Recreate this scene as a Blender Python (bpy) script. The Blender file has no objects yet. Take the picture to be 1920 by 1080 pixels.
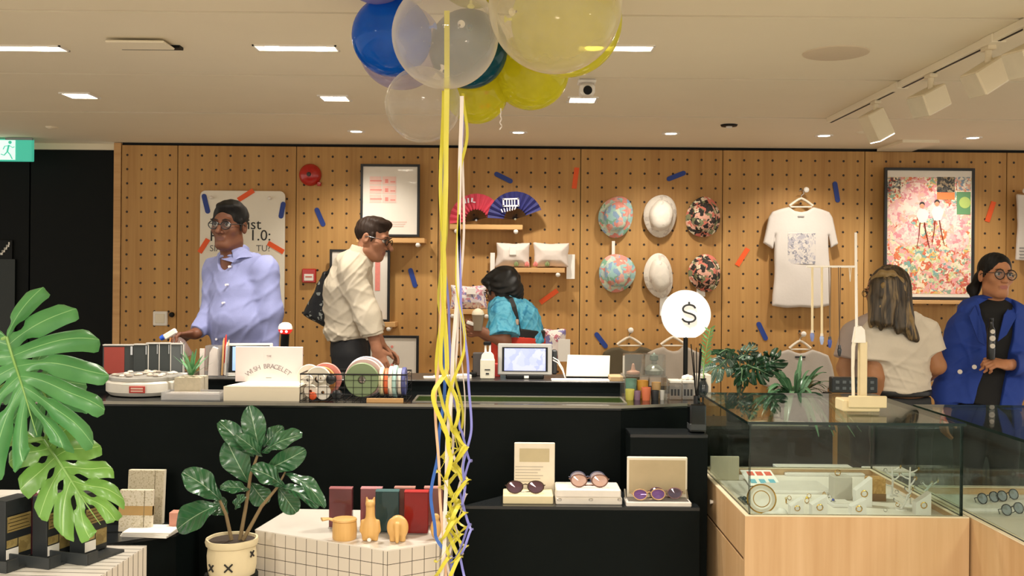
import bpy, bmesh, math, random
import numpy as np
import openvdb as vdb
from mathutils import Vector, Matrix, Quaternion
random.seed(7)
S = bpy.context.scene
COL = S.collection
F = 1867.0            # focal length in pixels of the 1920 wide frame
CZ = 1.48             # eye height
RA = math.radians(.5) # camera roll
pi = math.pi
V = Vector

def P(px, py, Y):
    """World point at distance Y seen at pixel (px, py)."""
    u, v = px-960, py-520
    return V(((u*math.cos(RA)+v*math.sin(RA))*Y/F, Y, CZ-(-u*math.sin(RA)+v*math.cos(RA))*Y/F))
def on(px, py, z):
    """World point on the horizontal plane at height z seen at pixel (px, py)."""
    u, v = px-960, py-520
    return P(px, py, (CZ-z)*F/(-u*math.sin(RA)+v*math.cos(RA)))
def mm(d, Y): return d*Y/F

# ---------------------------------------------------------------- scene tree
ROOT = {}
def tag(o, label=None, cat=None, group=None, kind=None):
    if label: o['label'] = label
    if cat: o['category'] = cat
    if group: o['group'] = group
    if kind: o['kind'] = kind
    return o
def thing(name, label, cat, loc, group=None):
    o = bpy.data.objects.new(name, None); COL.objects.link(o)
    o.empty_display_size = .05
    o.location = loc; ROOT[o.name] = V(loc)
    return tag(o, label, cat, group)
def link(name, me, parent, loc):
    o = bpy.data.objects.new(name, me); COL.objects.link(o)
    if parent is not None:
        o.parent = parent; base = ROOT[parent.name]; ROOT[o.name] = base
    else:
        base = V(loc) if loc is not None else V((0, 0, 0)); o.location = base; ROOT[o.name] = base
    me.transform(Matrix.Translation(-base))
    return o

# ---------------------------------------------------------------- mesh builder
def frame_z(d):
    d = V(d).normalized()
    a = V((0, 0, 1)) if abs(d.z) < .9 else V((1, 0, 0))
    x = a.cross(d).normalized(); y = d.cross(x)
    return x, y, d
class MB:
    def __init__(s, M=None):
        s.M = M or Matrix(); s.v = []; s.f = []; s.mi = []; s.uv = []
    def add(s, vs, fs, mi=0, uvs=None, M=None):
        b = len(s.v); T = s.M @ M if M is not None else s.M
        s.v += [T @ V(p) for p in vs]
        for k, f in enumerate(fs):
            s.f.append([b+i for i in f]); s.mi.append(mi)
            s.uv.append(uvs[k] if uvs else None)
        return s
    def box(s, c, size, bev=0, mi=0, M=None, seg=1):
        bm = bmesh.new(); bmesh.ops.create_cube(bm, size=1)
        for w in bm.verts: w.co = V((w.co[i]*size[i] for i in range(3)))
        if bev: bmesh.ops.bevel(bm, geom=bm.edges[:], offset=bev, segments=seg, profile=.5, affect='EDGES')
        T = Matrix.Translation(c) if M is None else Matrix.Translation(c) @ M
        bm.verts.index_update()
        s.add([w.co.copy() for w in bm.verts], [[w.index for w in f.verts] for f in bm.faces], mi, None, T)
        bm.free(); return s
    def bb(s, lo, hi, bev=0, mi=0):
        lo, hi = V(lo), V(hi)
        return s.box((lo+hi)/2, [abs(hi[i]-lo[i]) for i in range(3)], bev, mi)
    def tube(s, pts, r, n=8, mi=0, caps=True, flat=1.0):
        pts = [V(p) for p in pts]; m = len(pts)
        rs = list(r) if isinstance(r, (list, tuple)) else [r]*m
        if len(rs) != m: rs = [float(q) for q in np.interp(np.linspace(0, 1, m), np.linspace(0, 1, len(rs)), rs)]
        vs, fs = [], []; x = None
        for i, p in enumerate(pts):
            d = (pts[min(i+1, m-1)]-pts[max(i-1, 0)])
            if d.length < 1e-9: d = V((0, 0, 1))
            d.normalize()
            if x is None: x = frame_z(d)[0]
            x = (x-d*x.dot(d))
            x = x.normalized() if x.length > 1e-6 else frame_z(d)[0]
            y = d.cross(x)
            for k in range(n):
                a = 2*pi*k/n
                vs.append(p+(x*math.cos(a)+y*math.sin(a)*flat)*rs[i])
        for i in range(m-1):
            for k in range(n):
                a, b = i*n+k, i*n+(k+1) % n
                fs.append([a, b, b+n, a+n])
        if caps:
            fs.append(list(range(n))[::-1]); fs.append([(m-1)*n+k for k in range(n)])
        return s.add(vs, fs, mi)
    def cyl(s, a, b, r0, r1=None, n=24, mi=0): return s.tube([a, b], [r0, r0 if r1 is None else r1], n, mi)
    def lathe(s, prof, n=32, c=(0, 0, 0), mi=0, M=None, rad=None, a0=0, a1=2*pi, cap=False):
        full = abs(a1-a0-2*pi) < 1e-6; m = n if full else n+1
        vs, fs = [], []
        for r, z in prof:
            for k in range(m):
                a = a0+(a1-a0)*k/n; q = rad(a, r, z) if rad else 1
                vs.append((r*q*math.cos(a), r*q*math.sin(a), z))
        for i in range(len(prof)-1):
            for k in range(n):
                a, b = i*m+k, i*m+(k+1) % m
                fs.append([a, b, b+m, a+m])
        if cap:
            fs.append(list(range(m))[::-1]); fs.append([(len(prof)-1)*m+k for k in range(m)])
        T = Matrix.Translation(c) if M is None else Matrix.Translation(c) @ M
        return s.add(vs, fs, mi, None, T)
    def ball(s, c, r, n=20, mi=0, M=None):
        r = (r, r, r) if not isinstance(r, (tuple, list)) else r
        prof = [(math.sin(pi*i/(n//2)), -math.cos(pi*i/(n//2))) for i in range(n//2+1)]
        prof[0] = (1e-4, -1); prof[-1] = (1e-4, 1)
        D = Matrix.Diagonal((r[0], r[1], r[2], 1))
        return s.lathe(prof, n, c, mi, (M or Matrix()) @ D, cap=True)
    def prism(s, poly, z0, z1, mi=0, mtop=None, M=None):
        """Extruded polygon (x, y); u runs along the outline in metres, v is the height."""
        n = len(poly)
        ar = sum(poly[i][0]*poly[(i+1) % n][1]-poly[(i+1) % n][0]*poly[i][1] for i in range(n))
        if ar < 0: poly = poly[::-1]
        vs = [(p[0], p[1], z0) for p in poly]+[(p[0], p[1], z1) for p in poly]
        L = 0
        for i in range(n):
            j = (i+1) % n; d = math.hypot(poly[j][0]-poly[i][0], poly[j][1]-poly[i][1])
            s.add([vs[i], vs[j], vs[n+j], vs[n+i]], [[0, 1, 2, 3]], mi, [[(0, z0-z1), (d, z0-z1), (d, 0), (0, 0)]], M); L += d
        uvc = [(p[0], p[1]) for p in poly]
        s.add(vs[n:], [list(range(n))], mi if mtop is None else mtop, [uvc], M)
        s.add(vs[:n], [list(range(n))[::-1]], mi, [uvc[::-1]], M)
        return s
    def grid(s, fn, nu, nv, mi=0, uv=True):
        vs = [fn(i/nu, j/nv) for i in range(nu+1) for j in range(nv+1)]
        fs, uvs = [], []
        for i in range(nu):
            for j in range(nv):
                a = i*(nv+1)+j
                fs.append([a, a+nv+1, a+nv+2, a+1])
                uvs.append([(i/nu, j/nv), ((i+1)/nu, j/nv), ((i+1)/nu, (j+1)/nv), (i/nu, (j+1)/nv)])
        return s.add(vs, fs, mi, uvs)
    def strip(s, pts, width, side=None, mi=0, th=.0012):
        """A flat ribbon along a path, with a little thickness."""
        pts = [V(p) for p in pts]; m = len(pts); vs, fs = [], []
        for i, p in enumerate(pts):
            w = width(i/(m-1)) if callable(width) else width
            sd = side(i/(m-1)) if callable(side) else V(side or (1, 0, 0))
            d = (pts[min(i+1, m-1)]-pts[max(i-1, 0)]).normalized()
            sd = (sd-d*sd.dot(d))
            sd = sd.normalized() if sd.length > 1e-4 else frame_z(d)[0]
            nn = d.cross(sd)*th/2
            vs += [p-sd*w/2-nn, p+sd*w/2-nn, p+sd*w/2+nn, p-sd*w/2+nn]
        for i in range(m-1):
            for k in range(4):
                a, b = i*4+k, i*4+(k+1) % 4
                fs.append([a, b, b+4, a+4])
        fs += [[3, 2, 1, 0], [(m-1)*4+k for k in range(4)]]
        return s.add(vs, fs, mi)
    def text(s, body, size, M, mi=0, extrude=.0008, align='CENTER'):
        vs, fs = text_mesh(body, size, extrude, align)
        return s.add(vs, fs, mi, None, M)
    def build(s, name, mats, parent=None, loc=None, smooth=35, weld=False):
        me = bpy.data.meshes.new(name)
        me.from_pydata([tuple(p) for p in s.v], [], s.f)
        for m in (mats if isinstance(mats, (list, tuple)) else [mats]): me.materials.append(m)
        me.polygons.foreach_set('material_index', s.mi)
        if any(s.uv):
            l = me.uv_layers.new(name='UVMap'); k = 0
            for poly, uv in zip(me.polygons, s.uv):
                for q in range(poly.loop_total):
                    l.data[poly.loop_start+q].uv = uv[q] if uv else (0, 0)
        if weld:
            bm = bmesh.new(); bm.from_mesh(me); bmesh.ops.remove_doubles(bm, verts=bm.verts[:], dist=1e-5); bm.to_mesh(me); bm.free()
        if smooth:
            me.polygons.foreach_set('use_smooth', [True]*len(me.polygons))
            me.set_sharp_from_angle(angle=math.radians(smooth))
        me.update()
        return link(name, me, parent, loc)
def single(name, mb, mats, label, cat, group=None, loc=None, smooth=35, kind=None):
    if loc is None:
        xs = [p.x for p in mb.v]; ys = [p.y for p in mb.v]; zs = [p.z for p in mb.v]
        loc = ((min(xs)+max(xs))/2, (min(ys)+max(ys))/2, min(zs))
    return tag(mb.build(name, mats, None, loc, smooth), label, cat, group, kind)
def struct(name, mb, mats, label=None, loc=(0, 0, 0), smooth=35):
    return tag(mb.build(name, mats, None, loc, smooth), label, None, None, 'structure')
_txt = {}
def text_mesh(body, size, extrude, align):
    k = (body, size, extrude, align)
    if k not in _txt:
        cu = bpy.data.curves.new('t', 'FONT'); cu.body = body; cu.size = size; cu.extrude = extrude
        cu.align_x = align; cu.align_y = 'CENTER'; cu.resolution_u = 3
        o = bpy.data.objects.new('t', cu); COL.objects.link(o)
        bpy.context.view_layer.update()
        me = bpy.data.meshes.new_from_object(o.evaluated_get(bpy.context.evaluated_depsgraph_get()))
        _txt[k] = ([v.co.copy() for v in me.vertices], [list(p.vertices) for p in me.polygons])
        bpy.data.objects.remove(o); bpy.data.curves.remove(cu); bpy.data.meshes.remove(me)
    return _txt[k]
FACE = Matrix.Rotation(pi/2, 4, 'X')      # flat drawing (x, y) stood up to face the camera
def stand(p, rz=0, tilt=0): return Matrix.Translation(p) @ Matrix.Rotation(rz, 4, 'Z') @ Matrix.Rotation(tilt, 4, 'X') @ FACE

# ---------------------------------------------------------------- distance-field shapes
def _smin(a, b, k):
    if k <= 0: return np.minimum(a, b)
    h = np.maximum(k-np.abs(a-b), 0)/k
    return np.minimum(a, b)-h*h*(k*.25)
class Field:
    def __init__(s, lo, hi, vox, m=.03):
        s.lo = np.array(lo, np.float32); s.vox = vox; s.m = m
        s.n = np.ceil((np.array(hi)-s.lo)/vox).astype(int)+1
        s.a = np.full(s.n, m, np.float32)
    def block(s, lo, hi):
        i0 = np.clip(np.floor((np.array(lo)-s.lo)/s.vox).astype(int), 0, s.n)
        i1 = np.clip(np.ceil((np.array(hi)-s.lo)/s.vox).astype(int)+1, 0, s.n)
        ax = [(s.lo[k]+s.vox*np.arange(i0[k], i1[k])).astype(np.float32) for k in range(3)]
        return tuple(slice(i0[k], i1[k]) for k in range(3)), ax[0][:, None, None], ax[1][None, :, None], ax[2][None, None, :]
    def op(s, lo, hi, fn, k, sub=False):
        pad = s.m+k
        sl, x, y, z = s.block(np.array(lo)-pad, np.array(hi)+pad)
        b = s.a[sl]
        if b.size == 0: return s
        d = fn(x, y, z).astype(np.float32)
        s.a[sl] = -_smin(-b, d, k) if sub else _smin(b, d, k)
        return s
    def cone(s, a, b, ra, rb=None, k=.02, ax=None, w=1.0, flat=False, flata=False, sub=False, off=0):
        """Tapered limb from a to b; along the axis ax it is w times as wide."""
        a, b = V(a), V(b); rb = ra if rb is None else rb; ra += off; rb += off
        d = b-a; L2 = max(d.length_squared, 1e-9); L = math.sqrt(L2)
        ww = max(w, 1)
        def fn(x, y, z):
            px, py, pz = x-a.x, y-a.y, z-a.z
            if ax is not None:
                q = (px*ax.x+py*ax.y+pz*ax.z)
                wo = w
                if off: wo = (ra-off)*w/ra+off/ra if w > 1 else w
                q2 = q*(1-1/wo)
                px, py, pz = px-q2*ax.x, py-q2*ax.y, pz-q2*ax.z
            t = (px*d.x+py*d.y+pz*d.z)/L2
            tc = np.clip(t, 0, 1)
            e = np.sqrt((px-tc*d.x)**2+(py-tc*d.y)**2+(pz-tc*d.z)**2)-(ra+(rb-ra)*tc)
            if flat: e = np.maximum(e, (t-1)*L)
            if flata: e = np.maximum(e, -t*L)
            return e
        r = max(ra, rb)*ww
        return s.op([min(a[i], b[i])-r for i in range(3)], [max(a[i], b[i])+r for i in range(3)], fn, k, sub)
    def ell(s, c, r, k=.02, R=None, sub=False):
        c = V(c); Rm = R if R is not None else Matrix.Identity(3)
        def fn(x, y, z):
            px, py, pz = x-c.x, y-c.y, z-c.z
            q = [px*Rm[0][i]+py*Rm[1][i]+pz*Rm[2][i] for i in range(3)]
            k0 = np.sqrt(sum((q[i]/r[i])**2 for i in range(3)))
            k1 = np.sqrt(sum((q[i]/r[i]**2)**2 for i in range(3)))
            return k0*(k0-1)/np.maximum(k1, 1e-6)
        m = max(r)
        return s.op([c[i]-m for i in range(3)], [c[i]+m for i in range(3)], fn, k, sub)
    def cut(s, p, n):
        """Remove what lies on the side n points to."""
        p, n = V(p), V(n).normalized()
        sl, x, y, z = s.block(s.lo, s.lo+s.vox*s.n)
        d = ((x-p.x)*n.x+(y-p.y)*n.y+(z-p.z)*n.z).astype(np.float32)
        s.a = np.maximum(s.a, d[:s.n[0], :s.n[1], :s.n[2]]); return s
    def folds(s, amp, freq=(40, 40, 14), seed=0, n=5):
        rng = np.random.default_rng(seed)
        idx = np.where(np.abs(s.a) < s.m*.9)
        p = [s.lo[k]+s.vox*idx[k] for k in range(3)]
        q = np.zeros(len(idx[0]), np.float32)
        wx = .03*np.sin(7*p[2]+3*p[0]+seed)+.02*np.sin(19*p[2]-11*p[1]+seed)
        for i in range(n):
            d = rng.normal(size=3)*np.array(freq)
            q += np.sin(d[0]*(p[0]+wx)+d[1]*(p[1]+wx)+d[2]*p[2]+rng.uniform(0, 6))
        s.a[idx] += (amp/n**.5*q).astype(np.float32); return s
    def creases(s, amp=.005, wl=.07, seed=0, n=7, tilt=.9):
        """Narrow slanting cloth creases that come and go."""
        rng = np.random.default_rng(seed+50)
        idx = np.where(np.abs(s.a) < s.m*.9)
        p = [s.lo[k]+s.vox*idx[k] for k in range(3)]
        q = np.zeros(len(idx[0]), np.float32)
        for i in range(n):
            e = rng.normal(size=3); d = np.array([rng.normal()*.5, rng.normal()*.5, rng.choice((-1, 1))*tilt+rng.normal()*.3]); d /= np.linalg.norm(d)
            f = 2*np.pi/(wl*rng.uniform(.7, 1.5))
            wob = .014*np.sin(13*p[0]*e[0]+13*p[2]*e[1]+11*p[1]*e[2]+seed+i)
            ph = f*(d[0]*p[0]+d[1]*p[1]+d[2]*p[2]+wob)+rng.uniform(0, 6)
            g = rng.normal(size=3)*9; mk = np.clip(np.sin(g[0]*p[0]+g[1]*p[1]+g[2]*p[2]+rng.uniform(0, 6))*1.3, 0, 1)
            q += mk*(np.exp(-(np.sin(ph*.5)/.42)**2)-.35)
        s.a[idx] -= (amp*q).astype(np.float32); return s
    def mesh(s, name, mats, parent=None, loc=None, matfn=None):
        g = vdb.FloatGrid(s.m); g.copyFromArray(np.ascontiguousarray(s.a))
        pts, quads = g.convertToQuads(0.0)
        pts = pts*s.vox+s.lo
        me = bpy.data.meshes.new(name)
        me.from_pydata(pts.tolist(), [], quads.tolist())
        for m in (mats if isinstance(mats, (list, tuple)) else [mats]): me.materials.append(m)
        bm = bmesh.new(); bm.from_mesh(me)
        bmesh.ops.recalc_face_normals(bm, faces=bm.faces[:]); bm.to_mesh(me); bm.free()
        me.polygons.foreach_set('use_smooth', [True]*len(me.polygons))
        if matfn:
            c = np.empty(len(me.polygons)*3, np.float32); me.polygons.foreach_get('center', c)
            me.polygons.foreach_set('material_index', matfn(c.reshape(-1, 3)).astype(np.int32))
        me.update()
        return link(name, me, parent, loc)
def poly_dist(poly, x, z):
    d = np.full(np.broadcast(x, z).shape, 1e9, np.float32); sg = np.ones(d.shape, np.float32)
    n = len(poly)
    for i in range(n):
        ax, az = poly[i]; bx, bz = poly[i-1]
        ex, ez = bx-ax, bz-az; wx, wz = x-ax, z-az
        t = np.clip((wx*ex+wz*ez)/(ex*ex+ez*ez+1e-12), 0, 1)
        d = np.minimum(d, (wx-ex*t)**2+(wz-ez*t)**2)
        c1, c2, c3 = z >= az, z < bz, ex*wz > ez*wx
        sg = np.where((c1 & c2 & c3) | (~c1 & ~c2 & ~c3), -sg, sg)
    return sg*np.sqrt(d)
def sheet(name, pix, Y, th, mats, parent=None, loc=None, vox=.006, fold=0, freq=(30, 30, 8), rnd=.008, puff=None, seed=0, wave=0):
    """A soft flat thing whose outline is given in pixels at distance Y and that is th thick."""
    q = [P(a, b, Y) for a, b in pix]; poly = [(p.x, p.z) for p in q]
    lo = [min(p.x for p in q)-.03, Y-th*2-.03-wave, min(p.z for p in q)-.03]; hi = [max(p.x for p in q)+.03, Y+th*2+.03+wave, max(p.z for p in q)+.03]
    f = Field(lo, hi, vox)
    sl, x, y, z = f.block(f.lo, f.lo+f.vox*f.n)
    d2 = poly_dist(poly, x[:, :, :], z)
    yy = y-Y
    if wave: yy = yy-wave*np.sin((x+z*.3)*22+seed)*np.clip((hi[2]-z)/(hi[2]-lo[2]), 0, 1)
    if puff:
        h = th*np.sqrt(np.clip(-d2/puff, 0.0, 1))*(.75+.25*np.clip(-d2/(2*puff), 0, 1))
        a = np.maximum(d2, (np.abs(yy)-h)*.6)
    else:
        a1, a2 = np.maximum(d2+rnd, 0), np.maximum(np.abs(yy)-th/2+min(rnd, th/2), 0)
        a = np.sqrt(a1*a1+a2*a2)+np.minimum(np.maximum(d2+rnd, np.abs(yy)-th/2+min(rnd, th/2)), 0)-min(rnd, th/2)
    f.a = np.clip(np.broadcast_to(a, tuple(f.n)), -.03, .03).astype(np.float32)[:f.n[0], :f.n[1], :f.n[2]]
    if fold: f.folds(fold, freq, seed)
    if loc is None and parent is None:
        loc = ((lo[0]+hi[0])/2, Y, lo[2]+.03)
    return f.mesh(name, mats, parent, loc)

# ---------------------------------------------------------------- materials
def lin(h):
    if isinstance(h, str):
        h = h.lstrip('#'); c = [int(h[i:i+2], 16)/255 for i in (0, 2, 4)]
    else: c = h
    return tuple((x/12.92 if x <= .04045 else ((x+.055)/1.055)**2.4) for x in c)+(1,)
_m = {}
def new_mat(name):
    m = bpy.data.materials.new(name); m.use_nodes = True
    nt = m.node_tree; b = nt.nodes['Principled BSDF']
    return m, nt, b
def N(nt, typ, **kw):
    n = nt.nodes.new(typ)
    for k, v in kw.items():
        if k.startswith('i_'):
            key = k[2:].replace('_', ' ')
            n.inputs[int(key) if key.isdigit() else key].default_value = v
        else: setattr(n, k, v)
    return n
def math_(nt, op, a, b=None):
    n = nt.nodes.new('ShaderNodeMath'); n.operation = op
    for i, q in enumerate((a, b)):
        if q is None: continue
        if isinstance(q, (int, float)): n.inputs[i].default_value = q
        else: nt.links.new(q, n.inputs[i])
    return n.outputs[0]
def mixc(nt, fac, a, b):
    n = nt.nodes.new('ShaderNodeMix'); n.data_type = 'RGBA'
    for s, q in ((n.inputs[0], fac), (n.inputs[6], a), (n.inputs[7], b)):
        if isinstance(q, (int, float)): s.default_value = q
        elif isinstance(q, tuple): s.default_value = q
        else: nt.links.new(q, s)
    return n.outputs[2]
def coords(nt, scale=(1, 1, 1), kind='Object', rot=(0, 0, 0)):
    c = nt.nodes.new('ShaderNodeTexCoord'); mp = nt.nodes.new('ShaderNodeMapping')
    nt.links.new(c.outputs[kind], mp.inputs[0]); mp.inputs['Scale'].default_value = scale; mp.inputs['Rotation'].default_value = rot
    return mp.outputs[0]
def mat(name, col='#808080', rough=.5, metal=0, var=.08, scale=25, bump=0, emit=0, coat=0, stretch=(1, 1, 1), spec=.5, sss=0, bscale=None):
    if name in _m: return _m[name]
    m, nt, b = new_mat(name); c = lin(col)
    b.inputs['Roughness'].default_value = rough; b.inputs['Metallic'].default_value = metal
    b.inputs['Coat Weight'].default_value = coat; b.inputs['Specular IOR Level'].default_value = spec
    co = coords(nt, stretch)
    nz = N(nt, 'ShaderNodeTexNoise', i_Scale=scale, i_Detail=4.0); nt.links.new(co, nz.inputs['Vector'])
    d = tuple(x*(1-var) for x in c[:3])+(1,); u = tuple(min(x*(1+var), 1) for x in c[:3])+(1,)
    o = mixc(nt, nz.outputs['Fac'], d, u)
    nt.links.new(o, b.inputs['Base Color'])
    if bump:
        bn = N(nt, 'ShaderNodeBump', i_Strength=bump, i_Distance=.004)
        n2 = nz
        if bscale:
            n2 = N(nt, 'ShaderNodeTexNoise', i_Scale=bscale, i_Detail=3.0); nt.links.new(co, n2.inputs['Vector'])
        nt.links.new(n2.outputs['Fac'], bn.inputs['Height']); nt.links.new(bn.outputs[0], b.inputs['Normal'])
    if emit:
        b.inputs['Emission Color'].default_value = c; b.inputs['Emission Strength'].default_value = emit
    if sss:
        b.inputs['Subsurface Weight'].default_value = sss; b.inputs['Subsurface Radius'].default_value = (.01, .004, .002)
    _m[name] = m; return m
def wood(name, c1, c2, rough=.5, stretch=(40, 40, 1.2), holes=False):
    if name in _m: return _m[name]
    m, nt, b = new_mat(name)
    co = coords(nt, stretch)
    n1 = N(nt, 'ShaderNodeTexNoise', i_Scale=1.0, i_Detail=5.0, i_Roughness=.6); nt.links.new(co, n1.inputs['Vector'])
    n2 = N(nt, 'ShaderNodeTexNoise', i_Scale=.12, i_Detail=2.0); nt.links.new(co, n2.inputs['Vector'])
    f = math_(nt, 'ADD', math_(nt, 'MULTIPLY', n1.outputs['Fac'], .6), math_(nt, 'MULTIPLY', n2.outputs['Fac'], .5))
    rp = N(nt, 'ShaderNodeValToRGB'); rp.color_ramp.elements[0].position = .35; rp.color_ramp.elements[1].position = .75
    rp.color_ramp.elements[0].color = lin(c1); rp.color_ramp.elements[1].color = lin(c2)
    nt.links.new(f, rp.inputs[0]); out = rp.outputs[0]
    if holes:
        uv = nt.nodes.new('ShaderNodeTexCoord').outputs['UV']; sp = N(nt, 'ShaderNodeSeparateXYZ'); nt.links.new(uv, sp.inputs[0])
        fx = math_(nt, 'SUBTRACT', math_(nt, 'FRACT', sp.outputs[0]), .5); fy = math_(nt, 'SUBTRACT', math_(nt, 'FRACT', sp.outputs[1]), .5)
        d = math_(nt, 'SQRT', math_(nt, 'ADD', math_(nt, 'MULTIPLY', fx, fx), math_(nt, 'MULTIPLY', fy, fy)))
        h = math_(nt, 'LESS_THAN', d, .083)
        out = mixc(nt, h, out, lin('#2a1a10'))
    nt.links.new(out, b.inputs['Base Color']); b.inputs['Roughness'].default_value = rough
    _m[name] = m; return m
def palette(name, cols, scale=30, rough=.7, dist=.3, kind='Object', stretch=(1, 1, 1), smooth=False, detail=3.0):
    """Patches of several colours, for prints and floral cloth."""
    if name in _m: return _m[name]
    m, nt, b = new_mat(name); co = coords(nt, stretch, kind)
    nz = N(nt, 'ShaderNodeTexNoise', i_Scale=scale*.8, i_Detail=detail); nt.links.new(co, nz.inputs['Vector'])
    mx = N(nt, 'ShaderNodeVectorMath', operation='MULTIPLY_ADD'); nt.links.new(nz.outputs['Color'], mx.inputs[0])
    mx.inputs[1].default_value = (dist/scale*5,)*3; nt.links.new(co, mx.inputs[2])
    if smooth:
        vo = N(nt, 'ShaderNodeTexNoise', i_Scale=scale, i_Detail=detail); o = vo.outputs['Fac']
    else:
        vo = N(nt, 'ShaderNodeTexVoronoi', i_Scale=scale)
        sp = N(nt, 'ShaderNodeSeparateColor'); nt.links.new(vo.outputs['Color'], sp.inputs[0]); o = sp.outputs[0]
    nt.links.new(mx.outputs[0], vo.inputs['Vector'])
    rp = N(nt, 'ShaderNodeValToRGB'); e = rp.color_ramp.elements; n = len(cols)
    rp.color_ramp.interpolation = 'LINEAR' if smooth else 'CONSTANT'
    for i, c in enumerate(cols):
        pos = i/n if not smooth else .25+.5*i/max(n-1, 1)
        el = e[i] if i < 2 else e.new(min(pos, 1))
        el.position = pos
    for i, c in enumerate(cols): e[i].color = lin(c)
    nt.links.new(o, rp.inputs[0]); nt.links.new(rp.outputs[0], b.inputs['Base Color'])
    b.inputs['Roughness'].default_value = rough
    _m[name] = m; return m
def tiles(name, col, grout, w, h, g, rough=.3, kind='UV', rot=0):
    if name in _m: return _m[name]
    m, nt, b = new_mat(name); co = coords(nt, (1/w, 1/h, 1), kind, (0, 0, rot)); sp = N(nt, 'ShaderNodeSeparateXYZ'); nt.links.new(co, sp.inputs[0])
    a = math_(nt, 'LESS_THAN', math_(nt, 'FRACT', sp.outputs[0]), g/w); c = math_(nt, 'LESS_THAN', math_(nt, 'FRACT', sp.outputs[1]), g/h)
    k = math_(nt, 'MAXIMUM', a, c)
    nz = N(nt, 'ShaderNodeTexNoise', i_Scale=9.0); nt.links.new(coords(nt), nz.inputs['Vector'])
    base = mixc(nt, nz.outputs['Fac'], tuple(x*.95 for x in lin(col)[:3])+(1,), lin(col))
    nt.links.new(mixc(nt, k, base, lin(grout)), b.inputs['Base Color']); b.inputs['Roughness'].default_value = rough
    _m[name] = m; return m
def glassy(name, tint='#ffffff', clear=.95, rough=.02, body=None, bodyw=0.0, ior=1.45, rim=None, refl=.6):
    """Thin clear sheet: passes light straight through, reflects by Fresnel, with an optional milky body."""
    if name in _m: return _m[name]
    m, nt, b = new_mat(name); out = nt.nodes['Material Output']
    tr = N(nt, 'ShaderNodeBsdfTransparent'); tr.inputs[0].default_value = tuple(x*clear for x in lin(tint)[:3])+(1,)
    gl = N(nt, 'ShaderNodeBsdfGlossy'); gl.inputs['Roughness'].default_value = rough
    lf = N(nt, 'ShaderNodeLayerWeight', i_Blend=.5); sh = tr.outputs[0]
    f0 = ((ior-1)/(ior+1))**2
    fr = math_(nt, 'ADD', f0, math_(nt, 'MULTIPLY', math_(nt, 'POWER', lf.outputs['Facing'], 5.0), refl))
    if body:
        df = N(nt, 'ShaderNodeBsdfDiffuse'); df.inputs[0].default_value = lin(body)
        tl = N(nt, 'ShaderNodeBsdfTranslucent'); tl.inputs[0].default_value = lin(body)
        ad = N(nt, 'ShaderNodeMixShader', i_0=.5); nt.links.new(df.outputs[0], ad.inputs[1]); nt.links.new(tl.outputs[0], ad.inputs[2])
        mx = N(nt, 'ShaderNodeMixShader'); nt.links.new(sh, mx.inputs[1]); nt.links.new(ad.outputs[0], mx.inputs[2])
        if rim:
            lw = N(nt, 'ShaderNodeLayerWeight', i_Blend=.5)
            w = math_(nt, 'ADD', bodyw, math_(nt, 'MULTIPLY', math_(nt, 'POWER', lw.outputs['Facing'], 3.0), rim))
            nz = N(nt, 'ShaderNodeTexNoise', i_Scale=9.0, i_Detail=2.0); nt.links.new(coords(nt), nz.inputs['Vector'])
            nt.links.new(math_(nt, 'MULTIPLY', w, math_(nt, 'ADD', nz.outputs['Fac'], .5)), mx.inputs[0])
        else: mx.inputs[0].default_value = bodyw
        sh = mx.outputs[0]
    m2 = N(nt, 'ShaderNodeMixShader'); nt.links.new(fr, m2.inputs[0]); nt.links.new(sh, m2.inputs[1]); nt.links.new(gl.outputs[0], m2.inputs[2])
    nt.links.new(m2.outputs[0], out.inputs['Surface'])
    _m[name] = m; return m
def leafmat(name, c1, c2, vein, rough=.35, nveins=9, vw=.12, trans=.15, bump=.35, coat=0):
    """Leaf with midrib at v=.5 and side veins slanting along u."""
    if name in _m: return _m[name]
    m, nt, b = new_mat(name); uv = nt.nodes.new('ShaderNodeTexCoord').outputs['UV']
    sp = N(nt, 'ShaderNodeSeparateXYZ'); nt.links.new(uv, sp.inputs[0])
    av = math_(nt, 'ABSOLUTE', math_(nt, 'SUBTRACT', sp.outputs[1], .5))
    mid = math_(nt, 'LESS_THAN', av, .016)
    fr = math_(nt, 'FRACT', math_(nt, 'MULTIPLY', math_(nt, 'SUBTRACT', sp.outputs[0], math_(nt, 'MULTIPLY', av, .55)), nveins))
    sv = math_(nt, 'LESS_THAN', fr, vw)
    nz = N(nt, 'ShaderNodeTexNoise', i_Scale=12.0, i_Detail=3.0); nt.links.new(coords(nt), nz.inputs['Vector'])
    base = mixc(nt, nz.outputs['Fac'], lin(c1), lin(c2))
    base = mixc(nt, math_(nt, 'MULTIPLY', sv, .10), base, lin(vein)); base = mixc(nt, mid, base, lin(vein))
    nt.links.new(base, b.inputs['Base Color']); b.inputs['Roughness'].default_value = rough; b.inputs['Coat Weight'].default_value = coat; b.inputs['Coat Roughness'].default_value = .22
    hb = math_(nt, 'ABSOLUTE', math_(nt, 'SUBTRACT', fr, .5))
    bn = N(nt, 'ShaderNodeBump', i_Strength=bump, i_Distance=.008); nt.links.new(hb, bn.inputs['Height']); nt.links.new(bn.outputs[0], b.inputs['Normal'])
    tl = N(nt, 'ShaderNodeBsdfTranslucent'); nt.links.new(base, tl.inputs[0])
    mx = N(nt, 'ShaderNodeMixShader', i_0=trans); nt.links.new(b.outputs[0], mx.inputs[1]); nt.links.new(tl.outputs[0], mx.inputs[2])
    nt.links.new(mx.outputs[0], nt.nodes['Material Output'].inputs['Surface'])
    _m[name] = m; return m

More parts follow.
